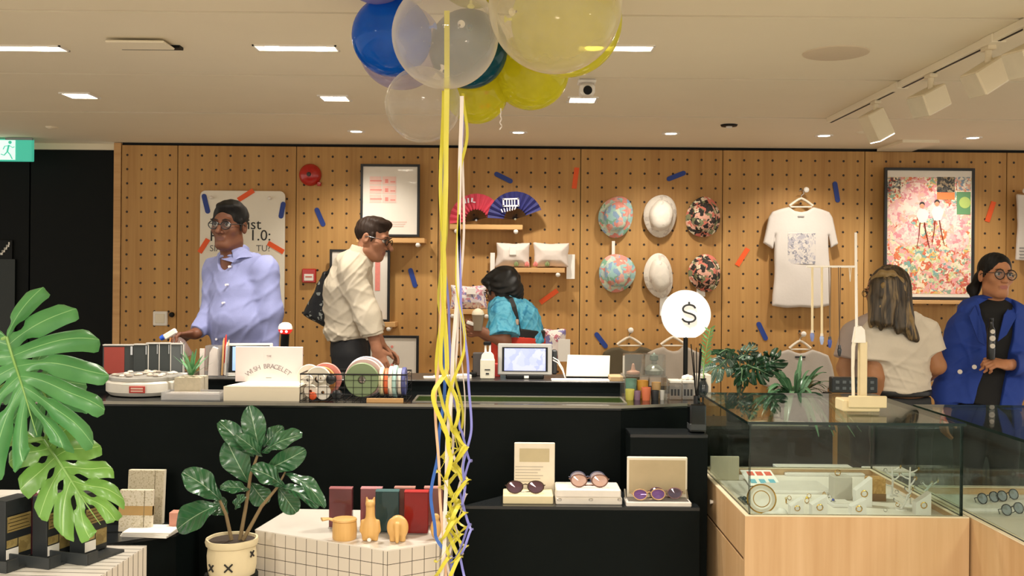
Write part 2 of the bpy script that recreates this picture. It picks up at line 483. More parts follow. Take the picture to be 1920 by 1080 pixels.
BLACK = mat('black laminate', '#0a1010', .5, var=.1, spec=.08)
DARK = mat('black matt', '#090b0b', .5, spec=.2)
WHITE = mat('white paint', '#e9e4dc', .5, var=.02)
CREAM = mat('cream card', '#e6dcc6', .6, var=.03)
PAPER = mat('white paper', '#efebe4', .7, var=.02)
GREY = mat('grey plastic', '#8d8f90', .45)
SHELFWOOD = wood('shelf oak', '#b98a52', '#d8ab72', .5, (1.2, 30, 30))
OAK = wood('pale oak', '#b99468', '#d2b289', .45, (24, 24, 1.0))
CHROME = mat('chrome', '#c9c9c9', .15, 1.0, var=.02)
GOLD = mat('gold metal', '#c79a3f', .25, 1.0, var=.05)
BLUE = mat('blue strip', '#1f3c8c', .55, var=.1)
ORANGE = mat('orange strip', '#ec5a1e', .55, var=.08)
RED = mat('red enamel', '#b3201a', .25, var=.06, coat=.3)
GLASS = glassy('case glass', '#f4f9f7', .99, ior=1.32)
GLASSEDGE = mat('glass edge green', '#0e211d', .2, var=.05)
CLEAR = glassy('clear acrylic', '#f4f4f2', .95, .04, '#ffffff', .1)
# ================================================================ the room
WY = 7.5
CEIL = P(960, 273, WY).z
cm = mat('ceiling paint', '#ece1c8', .75, var=.03, scale=3)
mb = MB(); ys = [-3.0, 3.757, 4.94, 6.11, 7.9]
for i in range(4):
    mb.bb((-6.5, ys[i]+(.018 if i else 0), CEIL), (6.5, ys[i+1]-.018, CEIL+.06))
mb.bb((-6.5, -3, CEIL+.06), (6.5, 7.9, CEIL+.1), mi=1)
mb.bb((-6.5, 6.08, CEIL+.001), (-2.65, 6.14, CEIL+.06))
for yy in (3.757,): mb.bb((-6.5, yy-.006, CEIL+.004), (6.5, yy+.006, CEIL+.06))
struct('ceiling', mb, [cm, mat('ceiling gap', '#3a2f24', .9)], 'cream plaster ceiling with long narrow slots')
struct('floor', MB().bb((-6.5, -3, -.1), (6.5, 7.9, 0)), mat('floor concrete', '#b0a698', .45, var=.12, scale=2.5), 'grey concrete shop floor')

# perforated plywood back wall
pitch = .1070
seam = [-2.948, -2.525, -1.631, -.5585, .5110, 1.5805, 2.650, 3.7195, 4.789]
first = [-2.905, -2.449, -1.572, -.5055, .5640, 1.6340, 2.7030, 3.7725]   # first hole of every board
peg = wood('pegboard oak veneer', '#a5773f', '#c69a5b', .6, (34, 34, 1.0), holes=True)
ztop, hz = CEIL-.022, 2.3766
mb = MB()
for i in range(8):
    x0, x1 = seam[i]+.003, seam[i+1]-.003
    mb.bb((x0, WY, 0), (x1, WY+.018, ztop))
    for j in range(len(mb.f)-6, len(mb.f)):
        mb.uv[j] = [((mb.v[k].x-first[i])/pitch+.5, (mb.v[k].z-hz)/pitch+.5) for k in mb.f[j]]
mb.bb((-2.95, WY+.02, 0), (4.79, WY+.06, CEIL), mi=1)
struct('wall_back', mb, [peg, DARK], 'oak plywood back wall drilled with a grid of small holes')
struct('trim_1', MB().bb((-3.005, WY-.004, 0), (-2.952, WY+.05, CEIL-.005)), SHELFWOOD, 'narrow oak edge strip at the end of the drilled wall')
zt = P(140, 281, 7.62).z
struct('trim_2', MB().bb((-6.5, 7.6, zt), (-3.005, 7.8, CEIL)), cm, 'cream strip of plaster over the dark doors')
dk = mat('dark door paint', '#090d0d', .6, spec=.15, var=.08)
mb = MB()
xs = P(55, 500, 7.62).x
mb.bb((-6.5, 7.62, 0), (xs-.006, 7.66, zt)); mb.bb((xs+.006, 7.62, 0), (-3.005, 7.66, zt)); mb.bb((-6.5, 7.66, 0), (-3.0, 7.75, zt), mi=1)
struct('wall_left', mb, [dk, DARK], 'near-black panelled wall with a tall door seam')
struct('door_1', MB().bb((-6.2, 7.600, 0), (P(28, 500, 7.6).x, 7.615, P(28, 486, 7.6).z)), mat('dark green door', '#0e1a17', .5), 'dark green door leaf at the far end')
zs = P(1727, 275, 7.3).z
# ================================================================ light fittings
EMIT = mat('lamp glow', '#fff4de', .5, emit=14, var=0)
WARM = (1.0, .92, .80)
def area(loc, size, e, col=WARM, shape='DISK', rot=(0, 0, 0), spread=None):
    l = bpy.data.lights.new('fill_light', 'AREA'); l.shape = shape; l.size = size; l.energy = e; l.color = col
    if spread: l.spread = math.radians(spread)
    o = bpy.data.objects.new('fill_light', l); COL.objects.link(o); o.location = loc; o.rotation_euler = rot
    return o
def spot(loc, target, e, ang=70, blend=.6, r=.04, col=WARM):
    l = bpy.data.lights.new('lamp_spot', 'SPOT'); l.energy = e; l.spot_size = math.radians(ang); l.spot_blend = blend; l.shadow_soft_size = r; l.color = col
    o = bpy.data.objects.new('lamp_spot', l); COL.objects.link(o); o.location = loc
    o.rotation_euler = (V(target)-V(loc)).to_track_quat('-Z', 'Y').to_euler()
def ceil_pt(px_, py_): return on(px_, py_, CEIL)
def round_light(px_, py_, lab):
    c = ceil_pt(px_, py_); c.z = CEIL
    t = thing('round_downlight', lab, 'ceiling light', c, 'round downlights along the back wall')
    MB().lathe([(.040, 0), (.040, -.004), (.060, -.006), (.062, -.001), (.062, 0)], 32, c).build('trim_ring', WHITE, t)
    MB().lathe([(.001, -.002), (.040, -.002)], 24, c).build('lamp', EMIT, t)
    spot((c.x, c.y, CEIL-.03), (c.x, c.y+.50, CEIL-1.6), 50, 110, 1.0)
for a, b, w in ((668, 246, 'leftmost in the row, left of the small clear balloon'), (972, 248, 'second in the row, under the white curl of ribbon'), (1258, 250, 'third in the row, above the white hats'), (1545, 254, 'fourth in the row, above the white t-shirt'), (1824, 258, 'last in the row, above the colourful framed poster')):
    round_light(a, b, 'small round downlight, '+w)
def square_light(px_, py_, lab):
    c = ceil_pt(px_, py_); c.z = CEIL; h = .075
    t = thing('square_downlight', lab, 'ceiling light', c, 'square downlights')
    mb = MB()
    for sx, sy, lx, ly in ((0, 1, 2*h+.02, .01), (0, -1, 2*h+.02, .01), (1, 0, .01, 2*h), (-1, 0, .01, 2*h)):
        mb.box((c.x+sx*h, c.y+sy*h, CEIL-.004), (lx, ly, .008))
    mb.build('frame', WHITE, t)
    MB().bb((c.x-h, c.y-h, CEIL-.003), (c.x+h, c.y+h, CEIL-.001)).build('reflector', EMIT, t)
    MB().ball((c.x, c.y, CEIL-.006), (.035, .035, .01), 16).build('lamp', EMIT, t)
    spot((c.x, c.y, CEIL-.03), (c.x, c.y+.1, 0), 45 if c.x > -2 else 15, 110, .8)
square_light(150, 178, 'square glowing ceiling light nearest the exit sign')
square_light(628, 183, 'square glowing ceiling light left of the balloons')
square_light(1092, 186, 'square glowing ceiling light under the small security camera')
def twin_light(px0, px1, lab):
    a, b = ceil_pt(px0, 88.5), ceil_pt(px1, 88.5+(px1-px0)*.0087); y = (a.y+b.y)/2; h = .052
    c = V(((a.x+b.x)/2, y, CEIL)); w = (b.x-a.x)/2
    t = thing('twin_recessed_light', lab, 'ceiling light', c, 'long recessed twin lights')
    mb = MB()
    mb.bb((c.x-w, y-h, CEIL-.006), (c.x+w, y-h+.008, CEIL)); mb.bb((c.x-w, y+h-.008, CEIL-.006), (c.x+w, y+h, CEIL))
    mb.bb((c.x-w, y-h, CEIL-.006), (c.x-w+.008, y+h, CEIL)); mb.bb((c.x+w-.008, y-h, CEIL-.006), (c.x+w, y+h, CEIL))
    mb.build('frame', WHITE, t)
    MB().bb((c.x-w+.008, y-h+.008, CEIL-.003), (c.x+w-.008, y+h-.008, CEIL-.001)).build('housing', mat('lit housing', '#fff1d8', .5, emit=2.2, var=0), t)
    for s in (-1, 1):
        MB().lathe([(.001, -.008), (.034, -.008), (.042, -.003)], 24, (c.x+s*w*.55, y, CEIL)).build('lamp', EMIT, t)
        spot((c.x+s*w*.55, y, CEIL-.03), (c.x+s*w*.55, y+.1, 0), 75 if c.x > -1.8 else 35, 120, .9)
twin_light(-60, 122, 'long recessed twin ceiling light cut by the picture edge above the exit sign')
twin_light(478, 634, 'long recessed twin ceiling light left of the blue balloon')
twin_light(1082, 1226, 'long recessed twin ceiling light half behind the yellow balloons')
# added fill lights out of view at ceiling height, no fittings built
for x in (-2.6, 0, 2.6):
    for y in (-1.8, .6): area((x, y, CEIL-.02), .45, 64, WARM)

c = (ceil_pt(222, 84)+ceil_pt(336, 84))/2; w = (ceil_pt(336, 84)-ceil_pt(222, 84)).length/2
t = thing('ceiling_vent', 'cream ceiling air vent with a dark slot behind its drop panel', 'vent', (c.x, c.y, CEIL))
MB().bb((c.x-w, c.y-.0, CEIL-.012), (c.x+w, c.y+.05, CEIL)).build('slot', DARK, t)
MB().bb((c.x-w, c.y-.14, CEIL-.022), (c.x+w-.02, c.y-.0, CEIL-.012), .004).build('drop_panel', cm, t)
c = ceil_pt(1567, 99)
t = thing('ceiling_speaker', 'large flush round speaker grille in the ceiling near the light track', 'speaker', (c.x, c.y, CEIL))
MB().lathe([(.001, -.007), (.13, -.007), (.14, -.004), (.141, 0)], 40, (c.x, c.y, CEIL)).build('grille', mat('speaker cloth', '#d3c2a8', .8, var=.05, scale=200), t)
c = P(1100, 150, 5.0)
c.z = CEIL
t = thing('security_camera', 'white ceiling security camera with a round dark lens beside the yellow balloons', 'camera', c)
MB().bb((c.x-.045, c.y-.05, CEIL-.02), (c.x+.045, c.y+.05, CEIL), .006).build('base', WHITE, t)
d = V((c.x, c.y-.02, CEIL-.055))
MB().box(d, (.075, .11, .06), .014).build('housing', WHITE, t)
MB().cyl(d+V((0, -.05, -.006)), d+V((0, -.062, -.010)), .022, .022, 20).build('lens', DARK, t)
for px_, py_, lab, nm in ((97, 238, 'small round sprinkler near the exit sign', 'sprinkler'), (1617, 248, 'small round sprinkler beyond the light track', 'sprinkler')):
    c = ceil_pt(px_, py_)
    t = thing(nm, lab, 'sprinkler', (c.x, c.y, CEIL))
    MB().lathe([(.001, -.012), (.03, -.010), (.04, -.002), (.04, 0)], 24, (c.x, c.y, CEIL)).build('plate', cm, t)
c = ceil_pt(1367, 234)
t = thing('smoke_detector', 'small black and white detector in the ceiling above the hats', 'detector', (c.x, c.y, CEIL))
MB().lathe([(.02, -.012), (.05, -.010), (.055, 0)], 24, (c.x, c.y, CEIL)).build('ring', DARK, t)
MB().ball((c.x, c.y, CEIL-.010), (.022, .022, .014), 16).build('cap', WHITE, t)
c = on(1727, 262, CEIL)
struct('trim_3', MB().bb((c.x-.13, c.y, CEIL-.02), (c.x+.13, 7.49, CEIL)), cm, 'small boxed-in bump of ceiling above the poster')

# track with four spot heads
TX = 1.935
t = thing('light_track', 'cream ceiling light track running towards the back wall', 'light track', (TX, 5.0, CEIL))
MB().bb((TX-.024, 3.0, CEIL-.032), (TX+.024, 6.08, CEIL), .003).build('rail', cm, t)
MB().bb((TX-.006, 3.0, CEIL-.0335), (TX+.006, 6.07, CEIL-.031)).build('groove', DARK, t)
for y in (5.0, 4.02): MB().bb((TX-.03, y-.05, CEIL-.036), (TX+.03, y+.05, CEIL), .004).build('connector', cm, t)
hd = mat('spot housing', '#ddd0b4', .5, var=.03)
def track_head(y, aim, lit, lab):
    top = V((TX, y, CEIL-.034)); aim = V(aim).normalized()
    t = thing('track_spotlight', lab, 'spotlight', top, 'spotlights on the ceiling track')
    MB().box(top+V((0, 0, -.008)), (.036, .07, .018), .003).build('adapter', hd, t)
    piv = top+V((0, 0, -.100))
    MB().cyl(top+V((0, 0, -.015)), piv, .014, .014, 12).build('stem', hd, t)
    q = aim.to_track_quat('Z', 'Y').to_matrix().to_4x4()
    mb = MB(Matrix.Translation(piv+V((0, 0, -.02))) @ q)
    mb.box((0, 0, .01), (.105, .105, .155), .006); mb.build('head', hd, t)
    MB(Matrix.Translation(piv+V((0, 0, -.02))) @ q).box((0, 0, .088), (.094, .094, .004)).build('lens', EMIT if lit else mat('spot glass', '#cfc4ac', .2), t)
    if lit: spot(piv+aim*.1, piv+aim*2, 55, 60, .5)
track_head(5.32, (.45, .10, -.85), True, 'lit track spotlight, lowest down the picture nearest the back wall')
track_head(4.62, (-.80, -.35, -.42), False, 'unlit boxy track spotlight between the lit one and the next')
track_head(4.06, (-.80, -.20, -.50), False, 'unlit boxy track spotlight, third from the wall end of the track')
track_head(3.72, (-.8, -.3, -.4), False, 'unlit track spotlight cut off by the picture edge')

wd = bpy.data.worlds.new('ambient_fill'); S.world = wd; wd.use_nodes = True  # even warm fill light added through the open sides of the room
wd.node_tree.nodes['Background'].inputs[0].default_value = (1.0, .92, .80, 1); wd.node_tree.nodes['Background'].inputs[1].default_value = 1.15

# ================================================================ signs and fittings on the wall
GREEN = mat('exit green', '#3fae93', .4, emit=.75, var=.02)
p0, p1 = P(-62, 257, 7.3), P(62, 303, 7.3)
t = thing('exit_sign', 'green lit exit sign with a running man hanging from the ceiling', 'exit sign', (p0.x, 7.3, p1.z))
MB().bb((p0.x, 7.28, p1.z), (p1.x, 7.32, CEIL-.012), .004).build('housing', GREEN, t)
wx0, wx1 = P(-28, 270, 7.28).x, P(29, 270, 7.28).x
MB().bb((wx0, 7.274, p1.z+.01), (wx1, 7.281, CEIL-.022)).build('panel', mat('exit white', '#d8efe6', .4, emit=.8, var=0), t)
def W(px_, py_, d=0): return P(px_, py_, WY-d)
def E(px_, py_): return P(px_, py_, 7.272)
mb = MB(); mb.cyl(E(19, 267), E(19, 267)+V((0, -.004, 0)), .012, .012, 16)
for q, r in (([(17, 272), (14, 284)], .012), ([(14, 284), (19, 290), (23, 298)], .008), ([(14, 284), (8, 291), (2, 289)], .008), ([(17, 273), (9, 274), (6, 280)], .006), ([(18, 273), (24, 277), (27, 275)], .006)):
    mb.tube([E(*k) for k in q], r, 8, flat=.4)
mb.build('running_man', GREEN, t)
MB().bb(E(10, 262)+V((-1.0, 0, 0))*0, E(60, 261)+V((0, .02, .01))).build('bracket', GREY, t)
t = thing('stair_sign', 'small black sign with white steps on the dark wall', 'sign', P(5, 468, 7.60))
MB().bb(P(-14, 486, 7.617), P(23, 450, 7.605), .002).build('plate', DARK, t)
mb = MB()
for k in range(4): mb.bb(P(1+k*4, 478-k*5, 7.604), P(5+k*4, 474-k*5, 7.600)); mb.bb(P(4+k*4, 474-k*5, 7.604), P(6+k*4, 469-k*5, 7.600))
mb.build('stair_symbol', WHITE, t)

c = W(582, 328)
t = thing('fire_bell', 'round red fire bell on the drilled wall', 'fire bell', c)
Mw = Matrix.Translation(c) @ Matrix.Rotation(pi/2, 4, 'X')
MB(Mw).lathe([(.001, .062), (.022, .060), (.05, .052), (.072, .036), (.083, .015), (.084, .004), (.078, 0)], 40).build('gong', RED, t)
MB(Mw).lathe([(.001, .072), (.014, .070), (.017, .06)], 20).build('hub', mat('dark hub', '#2b2e2c', .4), t)
MB().box(c+V((.07, -.015, -.07)), (.03, .03, .03), .004).build('striker_box', RED, t)
c = W(581, 517)
t = thing('fire_call_point', 'square red fire call point on the wall left of the man in white', 'fire alarm', c)
MB().box(c+V((0, -.02, 0)), (.105, .04, .105), .006).build('housing', RED, t)
MB().box(c+V((0, -.042, -.012)), (.07, .004, .05), .001).build('glass_plate', WHITE, t)
MB().box(c+V((0, -.045, -.008)), (.05, .002, .010)).build('lettering', mat('faded red', '#c96a60'), t)
c = W(302, 597)
t = thing('wall_socket', 'square white wall socket low on the drilled wall', 'socket', c)
MB().box(c+V((0, -.012, 0)), (.108, .024, .108), .006).build('plate', WHITE, t)
MB().box(c+V((0, -.026, 0)), (.07, .006, .07), .003).build('cover', CREAM, t)
c = W(323, 590)
t = thing('door_knob_lock', 'small black lock knob on the wall beside the white socket', 'lock', c)
MB(Matrix.Translation(c) @ Matrix.Rotation(pi/2, 4, 'X')).lathe([(.001, .03), (.016, .028), (.02, .01), (.018, 0)], 20).build('knob', DARK, t)

# ---------------------------------------------------------------- strips stuck on the wall
def strip(px_, py_, L, ang, blue, lab, Y=WY, w=9):
    """L long and w wide in pixels; ang is the lean from the horizontal, anticlockwise."""
    c = P(px_, py_, Y-.003); r = mm(w, Y)/2 if blue else .002; h = mm(L, Y)/2; rr = mm(w, Y)/2
    M = Matrix.Translation(c) @ Matrix.Rotation(-math.radians(ang), 4, 'Y')
    mb = MB(M); pts = []
    for s in (1, -1):
        if blue:
            for k in range(7):
                a = (-90+30*k)*pi/180
                pts.append((s*(h-rr)+s*rr*math.cos(a), s*rr*math.sin(a)))
        else: pts += [(s*h, -s*rr), (s*h*.98, s*rr)]
    mb.prism(pts, -.003, .003, M=Matrix.Rotation(pi/2, 4, 'X'))
    single('wall_strip', mb, BLUE if blue else ORANGE, lab, 'wall strip', ('blue' if blue else 'orange')+' strips stuck on the wall', c)
for a in ((600, 407, 38, -66, 1, 'short blue strip on the wall right below the fire bell'),
          (774, 521, 38, -73, 1, 'short blue strip on the wall right of the man in white'),
          (944, 333, 38, -26, 1, 'short blue strip on the wall above the navy fan'),
          (1079, 334, 40, 83, 0, 'short orange strip standing upright beside a board seam right of the fans'),
          (1268, 330, 38, 22, 1, 'short blue strip on the wall above the white hat'),
          (1029, 556, 40, 36, 0, 'short orange strip on the wall right of the woman in turquoise'),
          (1127, 638, 36, -52, 1, 'short blue strip on the wall left of the two low clothes hangers'),
          (1392, 482, 38, 58, 0, 'short orange strip on the wall left of the white t-shirt'),
          (1568, 360, 40, -80, 1, 'short blue strip on the wall right above the white t-shirt'),
          (1429, 621, 38, -64, 1, 'short blue strip on the wall below the white t-shirt'),
          (1857, 397, 40, 72, 0, 'short orange strip on the wall right of the colourful framed poster'),
          (1748, 623, 36, -30, 1, 'blue strip on the wall half behind the woman in the blue jacket')):
    strip(*a)
# ---------------------------------------------------------------- rounded notice board
Yb = WY-.02
x0, x1, z0, z1 = P(375, 470, Yb).x, P(534, 470, Yb).x, P(455, 585, Yb).z, P(455, 358, Yb).z
t = thing('notice_board', 'tall white notice board with rounded corners behind the man in the blue shirt', 'board', ((x0+x1)/2, Yb, z0))
pts = []; r = .04
for cx, cz, s in ((x1-r, z1-r, 0), (x0+r, z1-r, 90), (x0+r, z0+r, 180), (x1-r, z0+r, 270)):
    for k in range(7): a = (s+15*k)*pi/180; pts.append((cx+r*math.cos(a), cz+r*math.sin(a)))
MB().prism(pts, -.006, .006, M=Matrix.Translation((0, Yb, 0)) @ FACE).build('board', mat('board white', '#e9e2d2', .55, var=.02), t)
INK = mat('black ink', '#26282a', .7)
mb = MB()
for sx, s, px_, py_, al in (('T', .115, 394, 421, 'LEFT'), ('ist', .115, 463, 421, 'LEFT'), ('P', .115, 393, 443, 'LEFT'), ('1.0:', .115, 467, 442, 'LEFT')):
    mb.text(sx, s, stand(P(px_, py_, Yb-.007)), align=al)
mb.build('heading', INK, t)
mb = MB()
for sx, px_, py_ in (('SIAP', 393, 466), ('TU?', 480, 466)): mb.text(sx, .066, stand(P(px_, py_, Yb-.007)), align='LEFT')
mb.build('subheading', mat('grey ink', '#6d6a66', .7), t)
mb = MB(); mb.bb(P(394, 503, Yb-.009), P(440, 487, Yb-.006)); mb.bb(P(379, 571, Yb-.009), P(386, 564, Yb-.006)); mb.build('printed_block', INK, t)
for k in ((398, 371), (507, 372)):
    h = P(k[0], k[1], Yb-.006)
    MB().cyl(h, h+V((0, -.03, 0)), .011, .011, 14).ball(h+V((0, -.032, 0)), .014, 14).build('fixing_peg', WHITE, t)
for a in ((386, 382, 38, -76, 1, 'blue strip at the upper corner of the white notice board nearest the dark door'), (529, 394, 32, 80, 1, 'blue strip on the edge of the white notice board, fire bell side'),
          (461, 366, 34, 33, 0, 'orange strip across the top edge of the white notice board'), (382, 461, 30, 58, 0, 'orange strip on the edge of the white notice board, dark door side'), (517, 464, 34, -30, 0, 'orange strip on the white notice board right of the man in the blue shirt')):
    strip(*a, Y=Yb-.006)

# ---------------------------------------------------------------- shelves, prints
def shelf(xl, xr, yt, yb, lab, depth=.17, pegs=True):
    Yf = WY-depth
    a, b = P(xl, yt, Yf), P(xr, yb, Yf); zt, zb = P((xl+xr)/2, yt, Yf).z, P((xl+xr)/2, yb, Yf).z
    t = thing('wall_shelf', lab, 'shelf', ((a.x+b.x)/2, WY, zb), 'oak shelves on the drilled wall')
    MB().bb((a.x, Yf, zb), (b.x, WY, zt), .002).build('board', SHELFWOOD, t)
    for x in (a.x+.05, b.x-.05):
        MB().cyl((x, WY, zb-.012), (x, Yf+.02, zb-.012), .010, .010, 12).ball((x, Yf+.012, zb-.014), .018, 14).build('support_peg', WHITE, t)
    return zt, Yf
FRAMEB = mat('black picture frame', '#17181a', .4)
def framed(xl, yt, xr, yb, Y, name, lab, cat, fw=.018, tilt=0):
    a, b = P(xl, (yt+yb)/2, Y), P(xr, (yt+yb)/2, Y); zt, zb = P((xl+xr)/2, yt, Y).z, P((xl+xr)/2, yb, Y).z
    t = thing(name, lab, cat, ((a.x+b.x)/2, Y, zb))
    mb = MB()
    mb.bb((a.x, Y-.012, zb), (a.x+fw, Y+.012, zt), .001); mb.bb((b.x-fw, Y-.012, zb), (b.x, Y+.012, zt), .001)
    mb.bb((a.x+fw, Y-.012, zb), (b.x-fw, Y+.012, zb+fw), .001); mb.bb((a.x+fw, Y-.012, zt-fw), (b.x-fw, Y+.012, zt), .001)
    mb.build('frame', FRAMEB, t)
    MB().bb((a.x+fw*.9, Y-.004, zb+fw*.9), (b.x-fw*.9, Y+.008, zt-fw*.9)).build('sheet', mat('print paper', '#e4ddd2', .25, var=.02, coat=.6), t)
    return t
CORAL = mat('coral print ink', '#e58a80', .6, var=.12, scale=60)
PALEC = mat('pale coral ink', '#eac4b8', .6, var=.08)
zt, Yf = shelf(668, 796, 446, 455, 'oak shelf under the upper framed print')
Y1 = WY-.10
t = framed(676, 308, 787, 444, Y1, 'framed_print', 'black framed print of small coral boxes on the upper shelf', 'picture')
mb, m2 = MB(), MB()
for k in range(3):
    MB().bb(P(693, 346+17*k, Y1-.006), P(715, 331+17*k, Y1-.005)).build('printed_box', PALEC, t); MB().bb(P(717, 346+17*k, Y1-.006), P(743, 331+17*k, Y1-.005)).build('printed_box', PALEC, t)
    m2.bb(P(722, 343+17*k, Y1-.0075), P(728, 336+17*k, Y1-.006)); m2.bb(P(694, 340+17*k, Y1-.0075), P(716, 338+17*k, Y1-.006)); m2.bb(P(732, 342+17*k, Y1-.0075), P(741, 340+17*k, Y1-.006))
for k in range(3): MB().bb(P(728, 417+4*k, Y1-.006), P(763-3*k, 415+4*k, Y1-.005)).build('printed_line', PALEC, t)
m2.build('printed_marks', CORAL, t)
shelf(618, 741, 604, 613, 'oak shelf behind the man in white')
Y1 = WY-.09
t = framed(618, 468, 731, 603, Y1, 'framed_print', 'black framed print with one coral stripe behind the man in white', 'picture')
MB().bb(P(703, 545, Y1-.006), P(713, 482, Y1-.005)).build('printed_stripe', CORAL, t)
Y1 = WY-.20
t = framed(690, 629, 785, 745, Y1, 'framed_print', 'black framed print with pink dots standing low behind the counter', 'picture')
mb = MB()
for k in range(4):
    c = P(735, 650+17*k, Y1-.005)
    MB().cyl(c, c+V((0, -.002, 0)), .010, .010, 12).build('printed_dot', CORAL, t)
struct('trim_4', MB().bb((P(600, 745, WY).x, WY-.28, 0), (P(1085, 745, WY).x, WY-.001, P(735, 746, WY-.2).z)), SHELFWOOD, 'low oak plinth along the foot of the drilled wall')

# ---------------------------------------------------------------- folding fans
zt, Yf = shelf(843, 980, 421, 430, 'oak shelf holding the two folding fans')
def fan(px_, py_, R, a0, a1, col, name, lab, writing):
    Y = WY-(.10 if 'coral' in name else .14); c = P(px_, py_, Y); r = mm(R, Y); ri = r*.40
    t = thing('folding_fan', lab, 'fan', c, 'folding fans')
    n = 24; mb = MB()
    def pt(i, rr, o):
        a = math.radians(a0+(a1-a0)*i/n); return (c.x+rr*math.cos(a), c.y+o, c.z+rr*math.sin(a))
    vs, fs = [], []
    for i in range(n+1):
        o = .006 if i % 2 else -.006
        vs += [pt(i, ri, o), pt(i, r, o*1.3), pt(i, ri, o+.003), pt(i, r, o*1.3+.003)]
    for i in range(n):
        k = 4*i; fs += [[k, k+4, k+5, k+1], [k+2, k+3, k+7, k+6], [k+1, k+5, k+7, k+3], [k, k+2, k+6, k+4]]
    mb.add(vs, fs); mb.build('leaf', mat(name, col, .6, var=.06), t, smooth=0)
    mb = MB()
    for i in range(0, n+1):
        a = math.radians(a0+(a1-a0)*i/n)
        mb.tube([(c.x, c.y+.001*(i % 3), c.z), (c.x+ri*1.1*math.cos(a), c.y+.006, c.z+ri*1.1*math.sin(a))], [.003, .0075], 6, flat=.3)
    mb.build('ribs', mat('black fan stick', '#18171a', .4), t)
    MB().cyl((c.x, c.y-.008, c.z), (c.x, c.y+.01, c.z), .008, .008, 12).build('rivet', CHROME, t)
    mb = MB()
    for (u, v, w, h, rr) in writing:
        M = Matrix.Translation(P(u, v, Y-.013)) @ Matrix.Rotation(-math.radians(rr), 4, 'Y')
        mb.box((0, 0, 0), (mm(w, Y), .002, mm(h, Y)), 0, 0, M)
    mb.build('printed_mark', mat('fan print white', '#dcd9e4', .6), t)
fan(893, 413, 50, 18, 188, '#d4475c', 'coral fan paper', 'coral pink folding fan standing open on the shelf', [(872, 377, 3, 9, 15), (878, 376, 3, 9, 5), (885, 375, 3, 8, -5), (889, 379, 5, 2, -5)])
fan(966, 411, 52, 20, 178, '#2b2c6b', 'navy fan paper', 'navy blue folding fan standing open on the shelf', [(958, 373, 30, 3, 2), (958, 386, 30, 3, 2), (944, 380, 3, 15, 2), (972, 379, 3, 15, 2)]+[(950+5*k, 380, 2, 10, 2) for k in range(4)]+[(941+5*k, 395-k, 2, 7, 25-9*k) for k in range(6)])

# ---------------------------------------------------------------- cushions
CUSH = mat('cushion cotton', '#ddd0c6', .8, var=.03, bump=.2, bscale=40)
zt, Yf = shelf(934, 1059, 502, 511, 'oak shelf holding the two white cushions')
def cushion(pix, Y, m, lab, puff=.05, th=.06, seed=0):
    o = sheet('cushion', pix, Y, th, m, puff=puff, vox=.007, fold=.002, freq=(25, 20, 25), seed=seed)
    tag(o, lab, 'cushion', 'cushions on the wall shelves'); return o
o1 = cushion([(930, 454), (962, 457), (994, 455), (992, 478), (994, 501), (962, 500), (928, 501), (932, 478)], WY-.10, CUSH, 'plain off-white cushion with a small label on the shelf, nearer the fans')
o2 = cushion([(1000, 455), (1034, 458), (1067, 456), (1064, 480), (1066, 501), (1034, 500), (1000, 501), (1002, 478)], WY-.10, CUSH, 'off-white cushion beside the tall price card', seed=3)
def part_on(o, name, mb, m): mb.build(name, m, o)
part_on(o1, 'label', MB().bb(P(955, 478, WY-.168), P(968, 462, WY-.160), .002), PAPER)
for o, xs_ in ((o1, ((968, 'g'), (988, 'p'))), (o2, ((1004, 'p'), (1026, 'g')))):
    mb = MB()
    for x_, k in xs_:
        for j in range(3): mb.ball(P(x_-2+2*j, 496-2*(j % 2), WY-.150), (.010, .006, .016), 10, 0 if k == 'g' else 1)
    part_on(o, 'embroidered_flowers', mb, [mat('thread green', '#7d8a5c', .8), mat('thread pink', '#d87f78', .8)])
def card(px0, py0, px1, py1, Y, lab, name='price_card', col=None, th=.004):
    single(name, MB().bb(P(px0, py1, Y-th), P(px1, py0, Y), .001), col or PAPER, lab, 'card')
card(1062, 477, 1078, 523, WY-.06, 'tall narrow white card hanging beside the white cushions')
shelf(836, 925, 580, 589, 'oak shelf holding the patterned cushion')
o = cushion([(845, 534), (880, 537), (913, 535), (911, 556), (914, 580), (880, 579), (844, 580), (847, 556)], WY-.10, palette('cushion print', ['#d9ccd0', '#e3dad8', '#8c84b0', '#d9d0d2', '#c98a94', '#e3dad8'], 60, .8, .5), 'cushion printed with small lilac shapes behind the ribbons', seed=5)
part_on(o, 'label', MB().bb(P(875, 552, WY-.168), P(892, 540, WY-.160), .002), PAPER)
cushion([(1018, 616), (1040, 618), (1061, 616), (1060, 645), (1060, 676), (1018, 676)], WY-.22, palette('cushion scribble', ['#e6dcd6', '#e6dcd6', '#e0d4d2', '#b66a78', '#e6dcd6', '#8079b0'], 34, .8, .8), 'white cushion with red and blue scribbles behind the till screen', seed=8)
card(919, 474, 928, 514, WY-.06, 'narrow white card hanging on the ribbon side of the white cushions')
shelf(960, 1049, 677, 686, 'oak shelf half hidden behind the till screen', .26)
card(1046, 636, 1069, 678, WY-.30, 'blank white price card in front of the scribbled cushion')

